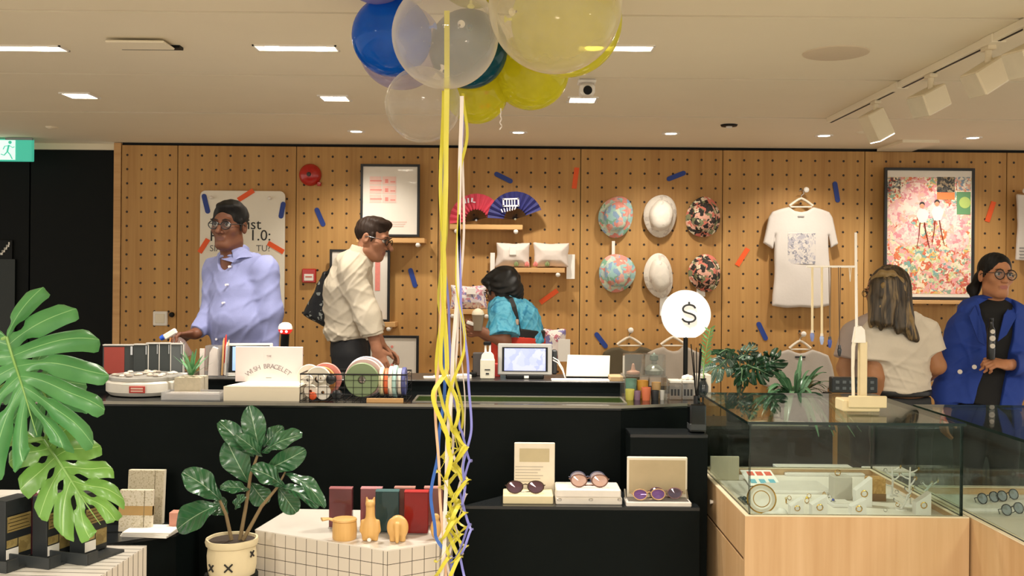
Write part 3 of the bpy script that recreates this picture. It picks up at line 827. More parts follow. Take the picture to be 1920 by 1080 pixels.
# ---------------------------------------------------------------- hats
FLO1 = palette('pastel floral cloth', ['#9cc3c0', '#d98d80', '#7fae94', '#b7c9c4', '#8aa6c4', '#c9d6c0', '#e0a79a'], 26, .8, .5)
FLO2 = palette('dark floral cloth', ['#2a2420', '#c9705f', '#d8cbb0', '#33302a', '#7a7d5a', '#d9a48f', '#241f1d'], 34, .8, .6)
FLO0 = palette('white hat cloth', ['#ddd5c8', '#e0d8cc', '#e2dacd', '#ddd5c8', '#dcd4c8', '#c9bfb4', '#e0d8cc'], 40, .8, .2)
def hat(px_, py_, w, h, m, tilt, lean, lab, seed):
    c = W(px_, py_, .02); rx, rz = mm(w, WY)/2, mm(h, WY)/2
    t = thing('bucket_hat', lab, 'hat', c, 'bucket hats hung on the wall')
    R = .15
    T = Matrix.Translation(c+V((0, -.03, 0))) @ Matrix.Rotation(lean, 4, 'Y') @ Matrix.Rotation(tilt, 4, 'Z') @ Matrix.Rotation(pi/2, 4, 'X') @ Matrix.Diagonal((rx/R, rz/R, 1, 1))
    rng = random.Random(seed); p1, p2 = rng.uniform(0, 6), rng.uniform(0, 6)
    wob = lambda a, r, z: 1+.035*math.sin(2*a+p1)*(r/R)+.03*math.sin(3*a+p2)*(r/R)
    T0 = T @ Matrix.Translation((0, -.012, 0))
    MB(T).lathe([(.106, .034), (.116, .024), (.134, .012), (R*.985, .000), (R, -.003), (R*.98, -.008), (.130, .004), (.106, .028)], 44, rad=wob).build('brim', m, t)
    MB(T).lathe([(.113, .022), (.108, .040), (.099, .062), (.083, .080), (.055, .092), (.001, .096)], 44, rad=lambda a, r, z: 1+.04*math.sin(2*a+p1)+.02*math.sin(5*a+p2)).build('crown', m, t)
hat(1154, 407, 62, 80, FLO1, -.1, .12, 'pastel floral bucket hat, upper one of the two', 1)
hat(1237, 405, 63, 78, FLO0, .05, 0, 'white bucket hat, upper one of the two', 2)
hat(1317, 408, 62, 78, FLO2, 0, .1, 'dark floral bucket hat, upper one of the two', 3)
hat(1156, 512, 66, 74, FLO1, 0, .15, 'pastel floral bucket hat, lower one with the white tag above', 4)
hat(1234, 517, 56, 82, FLO0, .1, -.05, 'white bucket hat, lower one with a tag hanging under it', 5)
hat(1320, 512, 62, 68, FLO2, 0, -.1, 'dark floral bucket hat, lower one above the round dollar sign', 6)
card(1147, 452, 1153, 479, WY-.03, 'thin white tag between the two pastel floral hats', 'hat_tag')
card(1237, 556, 1257, 592, WY-.03, 'white tag hanging under the lower white hat', 'hat_tag')
card(1306, 540, 1322, 556, WY-.03, 'small white tag under the lower dark floral hat', 'hat_tag')

# ---------------------------------------------------------------- clothes on hangers
HANG = mat('hanger white wood', '#e8ddca', .5, var=.03)
def peg_(px_, py_, lab):
    c = W(px_, py_)
    t = thing('wall_peg', lab, 'peg', c, 'white round pegs in the wall')
    MB().cyl(c, c+V((0, -.09, 0)), .010, .010, 14).build('shaft', SHELFWOOD, t)
    MB().ball(c+V((0, -.095, 0)), (.021, .014, .021), 18).build('knob', WHITE, t)
def hanger(px_, py_, wpx, lab, Y=WY-.07):
    c = P(px_, py_, Y)
    t = thing('clothes_hanger', lab, 'hanger', c, 'white hangers on the wall pegs')
    pts = [P(px_-wpx/2+wpx*k/10, py_+14*abs(k/5-1)**1.3-1, Y) for k in range(11)]
    MB().tube(pts, .014, 10, flat=.7).build('shoulder_bar', HANG, t)
    MB().tube([P(px_-wpx/2+2, py_+15, Y), P(px_+wpx/2-2, py_+15, Y)], .006, 8).build('lower_bar', HANG, t)
    MB().tube([P(px_, py_, Y), P(px_, py_-6, Y), P(px_+5, py_-10, Y), P(px_+4, py_-15, Y), P(px_, py_-17, Y), P(px_-4, py_-15, Y)], .004, 8).build('hook', CHROME, t)
TEE = mat('white cotton jersey', '#d5cdc6', .85, var=.02, bump=.15, bscale=60)
def tee(pix, m, lab, Y=WY-.07, seed=0, **k):
    return tag(sheet('t_shirt', pix, Y, .045, m, vox=.006, fold=.0035, freq=(26, 20, 6), rnd=.02, seed=seed, **k), lab, 't-shirt', 't-shirts hung on the wall')
peg_(1505, 358, 'white round peg above the white t-shirt')
hanger(1502, 373, 44, 'white wooden hanger carrying the printed white t-shirt', WY-.072)
o = tee([(1479, 388), (1466, 391), (1448, 397), (1441, 408), (1430, 456), (1449, 467), (1453, 440), (1451, 520), (1448, 573), (1475, 576), (1500, 575), (1530, 577), (1555, 572), (1556, 500), (1553, 442), (1557, 467), (1573, 458), (1562, 408), (1555, 397), (1537, 391), (1525, 388), (1513, 395), (1502, 397), (1490, 395)], TEE, 'white t-shirt with a grey sketch print on the chest', seed=1)
SK = palette('sketch print', ['#d5cdc6', '#b0acb4', '#d5cdc6', '#c6c0c0', '#d5cdc6', '#8f8e98', '#d5cdc6'], 46, .9, .9)
mb = MB(); mb.bb(P(1477, 495, WY-.097), P(1529, 437, WY-.0925), .001); mb.build('chest_print', SK, o)
MB().bb(P(1496, 407, WY-.096), P(1508, 405, WY-.092)).build('neck_print', mat('grey ink2', '#8d8a88'), o)
GT = mat('grey marl jersey', '#b3aaa0', .85, var=.06, scale=120, bump=.15)
OT = mat('olive jersey', '#544a35', .85, var=.06, bump=.15)
peg_(1500, 625, 'white round peg above the grey t-shirt')
hanger(1500, 640, 40, 'white wooden hanger carrying the grey t-shirt beside the hanging plant leaves', WY-.072)
o = tee([(1478, 655), (1462, 659), (1446, 666), (1436, 690), (1430, 722), (1448, 730), (1448, 760), (1450, 850), (1556, 850), (1552, 760), (1552, 728), (1567, 720), (1560, 685), (1553, 666), (1538, 659), (1522, 655), (1510, 661), (1500, 662), (1490, 660)], GT, 'grey t-shirt below the white one, half hidden by plant leaves', seed=2)
MB().bb(P(1491, 671, WY-.097), P(1510, 668, WY-.092)).build('neck_label', INK, o)
peg_(1180, 618, 'white round peg above the olive t-shirt')
hanger(1180, 633, 46, 'white wooden hanger carrying the olive t-shirt', WY-.072)
tee([(1162, 650), (1146, 653), (1132, 660), (1120, 690), (1112, 720), (1128, 724), (1134, 705), (1132, 800), (1226, 800), (1226, 700), (1240, 716), (1244, 690), (1230, 660), (1214, 653), (1200, 650), (1190, 657), (1180, 658), (1170, 656)], OT, 'dark olive t-shirt low on the wall', seed=3)
hanger(1262, 633, 46, 'white wooden hanger carrying the stone grey t-shirt behind the dollar sign pole', WY-.112)
tee([(1244, 650), (1228, 654), (1214, 661), (1204, 684), (1198, 716), (1214, 722), (1217, 705), (1216, 800), (1306, 800), (1306, 700), (1318, 716), (1322, 690), (1310, 661), (1296, 654), (1280, 650), (1272, 657), (1262, 658), (1252, 656)], mat('stone jersey', '#a89d90', .85, var=.05, scale=120), 'stone grey t-shirt low on the wall right of the olive one', WY-.115, seed=4)
peg_(1910, 360, 'white round peg at the picture edge above the canvas bag')
o = tag(sheet('canvas_bag', [(1905, 364), (1925, 364), (1960, 364), (1958, 490), (1904, 488), (1908, 420)], WY-.07, .03, TEE, fold=.002), 'white canvas bag hanging at the picture edge', 'bag')
mb = MB()
for k in range(4): mb.bb(P(1912, 466+6*k, WY-.089), P(1940, 464+6*k, WY-.085))
mb.build('printed_lines', mat('grey ink2', '#8d8a88'), o)

# ---------------------------------------------------------------- large poster
Y1 = WY-.09
shelf(1660, 1826, 563, 570, 'oak shelf under the large colourful poster')
t = framed(1657, 315, 1826, 562, Y1, 'framed_poster', 'large black framed poster crowded with pink and orange collage', 'poster', .02)
COLLAGE = palette('poster collage', ['#e2a7a0', '#f0d9b8', '#d9764c', '#c9cfa0', '#e8b9b4', '#8aa58c', '#ecdcc4', '#c65f4e', '#d9b86a', '#e7a0a2', '#7fa9a4', '#efe2cc'], 34, .35, .9)
MB().bb(P(1663, 550, Y1-.006), P(1821, 333, Y1-.004)).build('collage', COLLAGE, t)
PINK = palette('poster blossom', ['#e8aeb0', '#eec4bf', '#dd8f98', '#f2d8cb', '#e7b3a0', '#efc9c4'], 30, .35, .9)
mb = MB()
for u, v, w, h, r in ((1690, 398, 26, 26, .3), (1735, 385, 36, 26, 0), (1785, 410, 30, 24, .2), (1715, 360, 28, 18, 0), (1700, 440, 26, 22, .1), (1795, 450, 22, 22, 0)):
    mb.lathe([(.001, .0012), (mm(w, Y1)*.9, .001), (mm(w, Y1), 0)], 20, M=Matrix.Translation(P(u, v, Y1-.006)) @ FACE @ Matrix.Diagonal((1, h/w, 1, 1)))
mb.build('blossom_shapes', PINK, t)
for nm, m, a in (('inset_picture', palette('inset red', ['#d8c0a0', '#4a3a34', '#b3483a', '#e6d6bc', '#8a8f88'], 60, .35, .5), (1664, 362, 1689, 333)),
                 ('inset_picture', palette('inset dark', ['#3b3a38', '#55504a', '#8d7a62', '#2d2c2c', '#a08d70'], 50, .35, .6), (1757, 360, 1790, 332)),
                 ('inset_caption', mat('inset orange', '#dd7f48', .4), (1757, 374, 1790, 361)),
                 ('inset_picture', palette('inset pale', ['#c9c4b4', '#7d8fa0', '#d3a08a', '#e2d8c8'], 60, .35, .5), (1794, 357, 1820, 332)),
                 ('inset_picture', mat('inset green', '#5f8f63', .4), (1794, 402, 1820, 360))):
    MB().bb(P(a[0], a[1], Y1-.009), P(a[2], a[3], Y1-.007)).build(nm, m, t)
MB().lathe([(.001, .002), (.042, .002), (.043, 0)], 24, M=Matrix.Translation(P(1809, 380, Y1-.009)) @ FACE).build('printed_disc', mat('disc lime', '#a9bf6a', .4), t)
sk_, hr_, st_, lg_ = MB(), MB(), MB(), MB()
for u, v in ((1729, 383), (1757, 379)):
    for d, r, b, z in ((0, 5, hr_, .0085), (3, 4.2, sk_, .0095)):
        b.lathe([(.001, .001), (mm(r, Y1), 0)], 14, M=Matrix.Translation(P(u, v+d, Y1-z)) @ FACE)
    q = [P(u-11, v+19, Y1-.009), P(u-6, v+9, Y1-.009), P(u+6, v+9, Y1-.009), P(u+13, v+18, Y1-.009), P(u+7, v+34, Y1-.009), P(u-5, v+36, Y1-.009)]
    st_.add(q, [[5, 4, 3, 2, 1, 0]])
    for dx, ex in ((-4, -10), (4, 14)):
        lg_.tube([P(u+dx, v+34, Y1-.009), P(u+ex*.6, v+58, Y1-.009), P(u+ex, v+82, Y1-.009)], [.013, .010, .006], 8, flat=.15)
hr_.build('figure_hair', INK, t); sk_.build('figure_face', mat('poster skin', '#c98f6c', .5), t); lg_.build('figure_legs', mat('poster legs', '#a4553f', .5), t)
st_.build('figure_dress', tiles('poster stripe', '#e6dfd2', '#2a2a2c', .5, .022, .011, .5, 'Object', 0), t)
# ================================================================ service counter
ZC, ZL = .947, 1.0          # worktop and raised ledge
EDGE = mat('satin edge', '#8f8b80', .3, .6)
YF = 4.18
xa, xb = -2.9, P(1164, 760, YF).x
xc = .800
front = [(xa, YF), (xb, YF), (xc, 4.30)]
t = thing('service_counter', 'long black service counter with a raised ledge along its back', 'counter', (-1.0, 4.5, 0))
MB().prism(front+[(xc, 4.62), (xa, 4.62)], 0, ZC-.02).build('body', BLACK, t)
MB().prism([(xa, YF-.012), (xb, YF-.012), (xc+.01, 4.29), (xc+.01, 4.62), (xa, 4.62)], ZC-.02, ZC).build('worktop', mat('black gloss top', '#0e1011', .12, var=.05), t)
MB().strip([(xa, YF-.0125, ZC-.006), (xb, YF-.0125, ZC-.006), (xc+.01, 4.2895, ZC-.006)], .012, (0, 0, 1), th=.003).build('edge_strip', EDGE, t)
xl = P(1166, 715, 4.62).x
MB().bb((xa, 4.62, 0), (xl, 4.95, ZL-.008)).build('riser', BLACK, t)
MB().bb((xa, 4.615, ZL-.008), (xl+.004, 4.955, ZL), .002).build('ledge_top', mat('ledge top', '#2c2a28', .3, var=.05), t)
MB().bb((xl, 4.62, 0), (xc+.01, 4.95, ZC-.0)).build('end_cabinet', BLACK, t)
a, b = on(775, 757, ZC), on(1172, 744, ZC)
MB().bb((a.x, 4.235, ZC), (b.x-.03, 4.44, ZC+.0015)).build('glass_inset', mat('inset glass', '#2f3d1b', .06, var=.1), t)
mb = MB()
mb.bb((a.x-.01, 4.225, ZC), (b.x-.02, 4.235, ZC+.004)); mb.bb((a.x-.01, 4.44, ZC), (b.x-.02, 4.45, ZC+.004)); mb.bb((a.x-.01, 4.235, ZC), (a.x, 4.44, ZC+.004)); mb.bb((b.x-.03, 4.235, ZC), (b.x-.02, 4.44, ZC+.004))
mb.build('inset_frame', EDGE, t)

# stepped black plinths in front
def plinth(poly, z, name, lab, m=None, mtop=None, side=None):
    t = thing(name, lab, 'plinth', (sum(p[0] for p in poly)/len(poly), sum(p[1] for p in poly)/len(poly), 0))
    MB().prism(poly, 0, z-.012).build('body', m or BLACK, t)
    MB().prism(poly, z-.012, z).build('top', mtop or mat('plinth top', '#1d2022', .2, var=.06), t)
    return t
YP = 3.86; ZP = .593
plinth([(P(868, 948, YP).x, YP), (P(1312, 953, YP).x, YP), (P(1312, 953, YP).x, 3.983), (P(1182, 812, 3.99).x-.006, 3.983), (P(1182, 812, 3.99).x-.006, 4.16), (P(985, 900, 4.16).x, 4.16)], ZP, 'display_plinth', 'low black plinth carrying three pairs of glasses')
plinth([(P(1182, 812, 3.99).x, 3.99), (.79, 3.99), (.79, 4.16), (P(1182, 812, 3.99).x, 4.16)], .855, 'display_plinth', 'taller black step with the dark reed bottle on it')
ZB = .455
p0, p1 = on(150, 1027, ZB), on(330, 1000, ZB)
plinth([(-2.6, 3.72), (p0.x, p0.y), (p1.x, p1.y), (p1.x+.02, 4.16), (-2.6, 4.16)], ZB, 'display_plinth', 'low black plinth holding the speckled notebooks')
# white tiled plinth
ZT = .575
a, b, c_ = on(478, 993, ZT), on(726, 1032, ZT), on(824, 1017, ZT)
TL = tiles('white tile', '#cfc6b8', '#453f38', .0455, .0455, .0022, .25)
TT = mat('white tile top', '#d9d3ca', .2, var=.02)
t = thing('tiled_plinth', 'white six-sided plinth clad in small square tiles', 'plinth', ((a.x+c_.x)/2, b.y+.2, 0))
MB().prism([(a.x, a.y), (b.x, b.y), (c_.x, c_.y), (c_.x+.02, 3.84), (a.x+.05, 3.86)], 0, ZT-.004, mtop=0).build('body', TL, t)
MB().prism([(a.x, a.y), (b.x, b.y), (c_.x, c_.y), (c_.x+.02, 3.84), (a.x+.05, 3.86)], ZT-.004, ZT).build('top', TT, t)
# white ribbed plinth at the lower left
ZS = .62
A, B = on(275, 1023, ZS), on(188, 1080, ZS)
d = (B-A).normalized(); B = A+d*.75; nrm = V((-d.y, d.x, 0))
if nrm.x > 0: nrm = -nrm
ang = math.atan2(d.y, d.x)
t = thing('ribbed_plinth', 'white plinth clad in narrow upright strips at the lower left', 'plinth', (A.x-.5, A.y-.2, 0))
poly = [(A.x, A.y), (B.x, B.y), (B.x+nrm.x*.42, B.y+nrm.y*.42), (A.x-.72, A.y)]
MB().prism(poly, 0, ZS-.004).build('body', tiles('white strip side', '#ded6ca', '#4b443b', .036, 5.0, .004, .35), t)
mb = MB().prism(poly, ZS-.004, ZS)
mb.uv[-2] = [(q[0]*math.cos(ang)+q[1]*math.sin(ang), -q[0]*math.sin(ang)+q[1]*math.cos(ang)) for q in mb.uv[-2]]
mb.build('top', tiles('white strip top', '#e6e0d8', '#5a534a', .036, 5.0, .0045, .3, 'UV'), t)

# ---------------------------------------------------------------- black boxes on the ribbed plinth
KRAFT = palette('gold print', ['#8d7a48', '#9a8753', '#857243', '#a3905c'], 40, .5, .3)
def black_box(pl, w, D, h, yaw, lab):
    """Upright black box in a low black tray; pl is the floor point of the edge nearest the viewer."""
    t = thing('display_box', lab, 'box', pl, 'black boxes standing in black trays')
    M = Matrix.Translation(pl) @ Matrix.Rotation(yaw, 4, 'Z') @ Matrix.Translation((-w, 0, 0))
    MB(M).bb((0, 0, .010), (w, D, h), .0015).build('carton', mat('black card', '#1d2225', .5), t)
    e = w+.0008
    MB(M).bb((e-.002, D*.08, h*.50), (e, D*.97, h*.74)).build('upper_label', KRAFT, t)
    MB(M).bb((e-.002, D*.50, h*.14), (e, D*.97, h*.38)).build('lower_label', KRAFT, t)
    MB(M).bb((e-.002, D*.06, h*.26), (e, D*.46, h*.38)).build('printed_panel', KRAFT, t)
    MB(M).bb((e-.002, D*.04, h*.09), (e, D*.50, h*.24)).build('white_label', PAPER, t)
    for k in range(5): MB(M).bb((e-.002, D*(.1+.06*(k % 2)), h*(.53+.055*k)), (e+.0006, D*(.93-.05*(k % 3)), h*(.538+.055*k))).build('print_line', DARK, t)
    MB(M).bb((w*.5, -.0008, h*.72), (w*.62, .001, h*.735)).build('dot_mark', PAPER, t)
    mb = MB(M); mb.bb((-.030, -.052, 0), (w+.062, D+.004, .008)); mb.bb((-.030, -.058, 0), (w+.062, -.052, .034), .001); mb.bb((w+.056, -.052, .008), (w+.062, -.010, .034))
    mb.build('tray', mat('dark grey tray', '#2b2f31', .4), t)
for px_, py_, lab in ((9, 1062, 'black box in a tray, cut by the picture edge'), (87, 1055, 'black box in a tray, middle one on the ribbed plinth'), (157, 1048, 'black box in a tray, closest to the speckled notebooks')):
    p = on(px_, py_, ZS); black_box(V((p.x, p.y, ZS)), .054, .100, mm(122, p.y), -.32, lab)
p = on(62, 1042, ZS); p.z = ZS
t = thing('paper_flower', 'small dusty pink paper ornament between the black boxes', 'ornament', p)
MB().bb(p+V((-.012, 0, 0)), p+V((.012, .012, .185)), .002).build('stem', mat('dusty pink', '#8d4a58', .7), t)
mb = MB(Matrix.Translation(p+V((0, .006, .18))))
for k in range(5):
    a_ = k*2*pi/5+pi/2; mb.tube([(0, 0, 0), (.038*math.cos(a_), 0, .038*math.sin(a_))], [.011, .004], 8, flat=.6)
mb.build('star', mat('dusty pink', '#8d4a58', .7), t)
for (x0_, y0_, dx, dz, lab) in ((8, 1012, .13, .02, 'white booklet lying behind the black boxes at the picture edge'),):
    q = P(x0_+15, 935, 3.2)
p = on(20, 1023, ZS); p.z = ZS
t = thing('white_carton', 'white carton behind the black box at the picture edge', 'box', p+V((0, .02, 0)))
MB().bb(p+V((-.10, .02, 0)), p+V((.05, .10, .155)), .003).build('carton', mat('carton white', '#ece6e0', .6), t)
# ---------------------------------------------------------------- speckled notebooks on the low plinth
TER = palette('terrazzo paper', ['#bdb49c', '#c2b9a2', '#bab199', '#a49a80', '#c4bba5', '#c0b7a0', '#b7ae96'], 240, .8, .3)
TER2 = palette('terrazzo paper pale', ['#d3cbb8', '#cfc7b3', '#d6cebb', '#b9af93', '#d3cbb8', '#d8d0be'], 220, .8, .3)
def notebook(x0_, y0_, x1_, y1_, Y, th, m, lab, band=False):
    a_, b_ = P(x0_, y1_, Y), P(x1_, y0_, Y); a_.z = ZB
    t = thing('notebook', lab, 'notebook', ((a_.x+b_.x)/2, Y, ZB), 'speckled notebooks')
    M = Matrix.Translation(((a_.x+b_.x)/2, Y, ZB)) @ Matrix.Rotation(-.10, 4, 'X')
    w = (b_.x-a_.x)/2; h = b_.z-ZB
    MB(M).bb((-w, 0, .002), (w, th, h), .002).build('cover', m, t)
    MB(M).bb((-w+.003, .003, .005), (w+.001, th-.003, h+.001)).build('pages', CREAM, t)
    if band: MB(M).bb((-w-.001, -.001, h*.40), (w+.001, th+.001, h*.62)).build('paper_band', mat('kraft band', '#b3925c', .7), t)
    MB(M).bb((w*.5, -.0015, .004), (w*.53, 0, h-.002)).build('spine_line', mat('speckle dark', '#7a7058', .7), t)
notebook(236, 883, 304, 1000, 4.07, .03, TER, 'tall grey speckled notebook standing behind the banded one')
notebook(221, 920, 284, 1008, 3.95, .02, TER2, 'pale speckled notebook with a brown paper band', True)
p = on(278, 1004, ZB)
t = thing('booklet_stack', 'flat stack of white booklets lying on the black plinth', 'booklet', (p.x, p.y, ZB))
for k in range(3):
    MB(Matrix.Translation((p.x+.003*k, p.y+.03, ZB)) @ Matrix.Rotation(-.12+.05*k, 4, 'Z')).bb((-.095, -.065, .007*k), (.095, .065, .0065+.007*k), .001).build('booklet', PAPER, t)
p = on(326, 1000, ZB); p.z = ZB; p.y -= .02
single('pink_carton', MB(Matrix.Translation(p)).bb((-.03, .05, 0), (.015, .10, .075), .002), mat('salmon card', '#c58a76', .6), 'small salmon pink carton half behind the fig leaves', 'box')

# ---------------------------------------------------------------- coloured acrylic blocks and wooden animals on the tiled plinth
def acrylic(x0_, y0_, x1_, y1_, col, lab, th=.03, inner=None):
    b_ = on((x0_+x1_)/2, y1_, ZT); Y = b_.y; a_, c2 = P(x0_, y0_, Y), P(x1_, y0_, Y)
    t = thing('acrylic_block', lab, 'block', ((a_.x+c2.x)/2, Y, ZT), 'coloured acrylic blocks')
    m = glassy('acrylic '+col, col, .75, .05, col, .45)
    MB().bb((a_.x, Y, ZT+.006), (c2.x, Y+th, a_.z), .002).build('block', m, t)
    MB().bb((a_.x-.002, Y-.002, ZT), (c2.x+.002, Y+th+.002, ZT+.006)).build('base', CLEAR, t)
    MB().bb((a_.x, Y, a_.z), (c2.x, Y+th, a_.z+.004)).build('top_edge', mat('edge '+col, col, .3), t)
    if inner: MB().bb((a_.x+.008, Y+th*.45, ZT+.02), (c2.x-.008, Y+th*.55, a_.z-.015)).build('insert', mat('insert '+inner, inner, .6, var=.25), t)
acrylic(617, 917, 660, 992, '#a86a70', 'dusky pink acrylic block behind the wooden cup', inner='#9a5a5c')
acrylic(676, 917, 716, 991, '#c98f96', 'pale pink acrylic block behind the wooden llama', inner='#b07f80')
acrylic(704, 922, 748, 1001, '#4f7478', 'teal acrylic block beside the wooden llama', inner='#4f7377')
acrylic(739, 916, 778, 987, '#b98a80', 'brownish pink acrylic block half behind the red one', inner='#a9786a')
acrylic(758, 923, 803, 1003, '#c2383a', 'red acrylic block on the tiled plinth', inner='#bf3431')
acrylic(795, 916, 830, 990, '#c9938c', 'pink acrylic block half behind the hanging ribbons', inner='#a87a70')
BEECH = wood('toy beech', '#c3944f', '#d8ae6c', .45, (60, 60, 4))
def toy(px_, py_, lab, cat='wooden animal'):
    p = on(px_, py_, ZT); p.z = ZT
    return thing('wooden_toy', lab, cat, p, 'wooden figures on the tiled plinth'), p
t, p = toy(646, 1010, 'round wooden whale-like box with a flat tail')
k = p.y/F
MB().lathe([(.001, 0), (21*k, 0), (22.5*k, 3*k), (23*k, 20*k), (22*k, 33*k), (19*k, 36*k), (.001, 36.5*k)], 32, p).build('body', BEECH, t)
MB().lathe([(.001, 35.5*k), (23*k, 35*k), (22*k, 38*k), (.001, 39*k)], 32, p).build('lid', BEECH, t)
mb = MB(); mb.tube([p+V((-18*k, 0, 34*k)), p+V((-30*k, 0, 37*k)), p+V((-42*k, -.01, 37*k))], [8*k, 6*k, 9*k], 12, flat=.35); mb.build('tail', BEECH, t)
t, p = toy(694, 1014, 'tall wooden llama figure')
f = Field(p-V((.06, .05, .01)), p+V((.06, .05, .16)), .003)
f.ell(p+V((0, 0, 22*k)), (16*k, 12*k, 22*k), .006); f.cone(p+V((0, 0, 30*k)), p+V((0, -.002, 68*k)), 9*k, 8*k, .012); f.ell(p+V((0, -.005, 70*k)), (9*k, 10*k, 7*k), .004)
for s in (-1, 1):
    f.cone(p+V((s*6*k, 0, 74*k)), p+V((s*7*k, 0, 81*k)), 3*k, 1.5*k, .003); f.cone(p+V((s*11*k, 0, 22*k)), p+V((s*10*k, 0, 4*k)), 6*k, 5*k, .006); f.cone(p+V((s*14*k, 0, 36*k)), p+V((s*14*k, 0, 20*k)), 4*k, 6*k, .006)
f.cut(p+V((0, 0, .0005)), (0, 0, -1)); f.mesh('body', BEECH, t)
MB().ball(p+V((0, -13*k, 5*k)), (4*k, 3*k, 4*k), 12).build('tail', PAPER, t)
t, p = toy(746, 1014, 'round wooden elephant figure')
f = Field(p-V((.07, .06, .01)), p+V((.07, .06, .12)), .003)
f.ell(p+V((0, 0, 27*k)), (18*k, 15*k, 21*k), .004)
for s in (-1, 1): f.ell(p+V((s*11*k, -5*k, 26*k)), (9*k, 7*k, 17*k), .006); f.cone(p+V((s*9*k, -4*k, 12*k)), p+V((s*9*k, -4*k, 2*k)), 6*k, 6*k, .005)
f.cone(p+V((0, -15*k, 32*k)), p+V((1*k, -20*k, 4*k)), 6*k, 3.5*k, .006); f.cut(p+V((0, 0, .0005)), (0, 0, -1)); f.mesh('body', BEECH, t)
t, p = toy(817, 1011, 'small wooden bird figure half behind the ribbons')
f = Field(p-V((.05, .05, .01)), p+V((.05, .05, .12)), .003)
f.ell(p+V((0, 0, 20*k)), (10*k, 9*k, 19*k), .004); f.ell(p+V((0, -.004, 42*k)), (7*k, 7*k, 7*k), .006); f.cut(p+V((0, 0, .0005)), (0, 0, -1)); f.mesh('body', BEECH, t)

# ---------------------------------------------------------------- glasses on the black plinth
def spectacles(c, w, tilt, fcol, lcol, name, lab, yaw=0, folded=True, extra=0, scale_h=1):
    t = thing(name, lab, 'glasses', c, None)
    M = Matrix.Translation(c) @ Matrix.Rotation(yaw, 4, 'Z') @ Matrix.Rotation(tilt, 4, 'X')
    fm = mat('frame '+fcol, fcol, .25, .3); lm = mat('lens '+lcol, lcol, .06, .2)
    for s in (-1, 1):
        pts = [(s*w*.26+w*.2*math.cos(a_)*(1+.08*math.sin(a_)), 0, w*.15*scale_h+w*.15*scale_h*math.sin(a_)) for a_ in [2*pi*j/20 for j in range(21)]]
        MB(M).tube(pts, w*.016, 6, caps=False).build('rim', fm, t)
        MB(M @ Matrix.Translation((s*w*.26, 0, w*.15*scale_h)) @ Matrix.Rotation(pi/2, 4, 'X') @ Matrix.Diagonal((1, .75*scale_h, 1, 1))).lathe([(.001, .003), (w*.19, 0), (.001, -.002)], 20).build('lens', lm, t)
        MB(M).tube([(s*w*.46, 0, w*.2), (s*w*.50, .01, w*.2), (s*w*.3, w*.22, w*.06), (-s*w*.25, w*.24, .004)], w*.012, 6).build('temple', fm, t)
    MB(M).tube([(-w*.07, 0, w*.2), (0, -.003, w*.225), (w*.07, 0, w*.2)], w*.014, 6).build('bridge', fm, t)
def boxset(t, px0, px1, py_, hpx, m, depth=.12, name='base', Y=None):
    a_ = on(px0, py_, ZP); b_ = on(px1, py_, ZP); h = mm(hpx, a_.y)
    MB().bb((a_.x, a_.y, ZP), (b_.x, a_.y+depth, ZP+h), .003).build(name, m, t); return a_, b_, h
c = on(990, 945, ZP)
t = thing('glasses_case', 'cream upright glasses case with a beige panel and printed card', 'case', (c.x, c.y, ZP))
a_, b_, h = boxset(t, 943, 1037, 945, 16, mat('case cream', '#dccfa9', .6), .13)
Y = a_.y+.14; q0, q1 = P(964, 900, Y), P(1040, 900, Y); zt = P(1000, 830, Y).z
MB().bb((q0.x, Y, ZP), (q1.x, Y+.012, zt), .003).build('lid', mat('lid pale', '#e3d9c6', .6), t)
MB().bb((P(974, 866, Y).x, Y-.002, P(1000, 866, Y).z), (P(1030, 866, Y).x, Y, P(1000, 841, Y).z)).build('lid_panel', mat('beige panel', '#bdaf8c', .7), t)
mb = MB()
for k in range(7): mb.bb((P(974, 0, Y).x, Y-.0015, P(1000, 876+5.5*k, Y).z), (P(1026-5*(k % 3), 0, Y).x, Y, P(1000, 874.5+5.5*k, Y).z))
mb.build('printed_lines', mat('pale print', '#b9b0a2', .7), t)
z1 = ZP+h
spectacles(V((P(985, 930, a_.y+.03).x, a_.y+.03, z1+.003)), mm(76, a_.y), -.25, '#4c3a33', '#5b3f4a', 'sunglasses', 'dark brown sunglasses lying on the cream case', .05)
c = on(1103, 947, ZP)
t = thing('glasses_case', 'closed white glasses case with small silver hinges', 'case', (c.x, c.y, ZP))
a_, b_, h = boxset(t, 1042, 1166, 946, 13, mat('case white', '#d9d2c8', .4), .15)
MB().bb((a_.x+.002, a_.y+.004, ZP+h), (b_.x-.004, a_.y+.15, ZP+h+mm(15, a_.y)), .004).build('lid', mat('case white2', '#e2dcd3', .45), t)
mb = MB()
for x_ in (1049, 1108, 1162): MB().box(P(x_, 937, a_.y-.001)+V((0, 0, 0)), (.016, .004, .010), .002).build('hinge', CHROME, t)
z1 = ZP+h+mm(15, a_.y)
spectacles(V((P(1105, 920, a_.y+.04).x, a_.y+.04, z1+.003)), mm(76, a_.y), -.15, '#7c5a4e', '#c9a79a', 'spectacles', 'rose brown spectacles lying in front on the closed white case')
spectacles(V((P(1102, 905, a_.y+.085).x, a_.y+.085, z1+.003)), mm(72, a_.y), -.1, '#5d6078', '#b5a8b0', 'spectacles', 'bluish spectacles behind the rose ones on the closed white case', scale_h=1.15)
c = on(1235, 950, ZP)
t = thing('glasses_case', 'open white hinged glasses case with a tan lined lid', 'case', (c.x, c.y, ZP))
a_, b_, h = boxset(t, 1174, 1296, 950, 9, mat('case gloss', '#d6d1cc', .12), .088)
MB().bb((a_.x+.01, a_.y+.012, ZP+h), (b_.x-.01, a_.y+.080, ZP+h+.002)).build('lining', mat('case lining', '#55504e', .3), t)
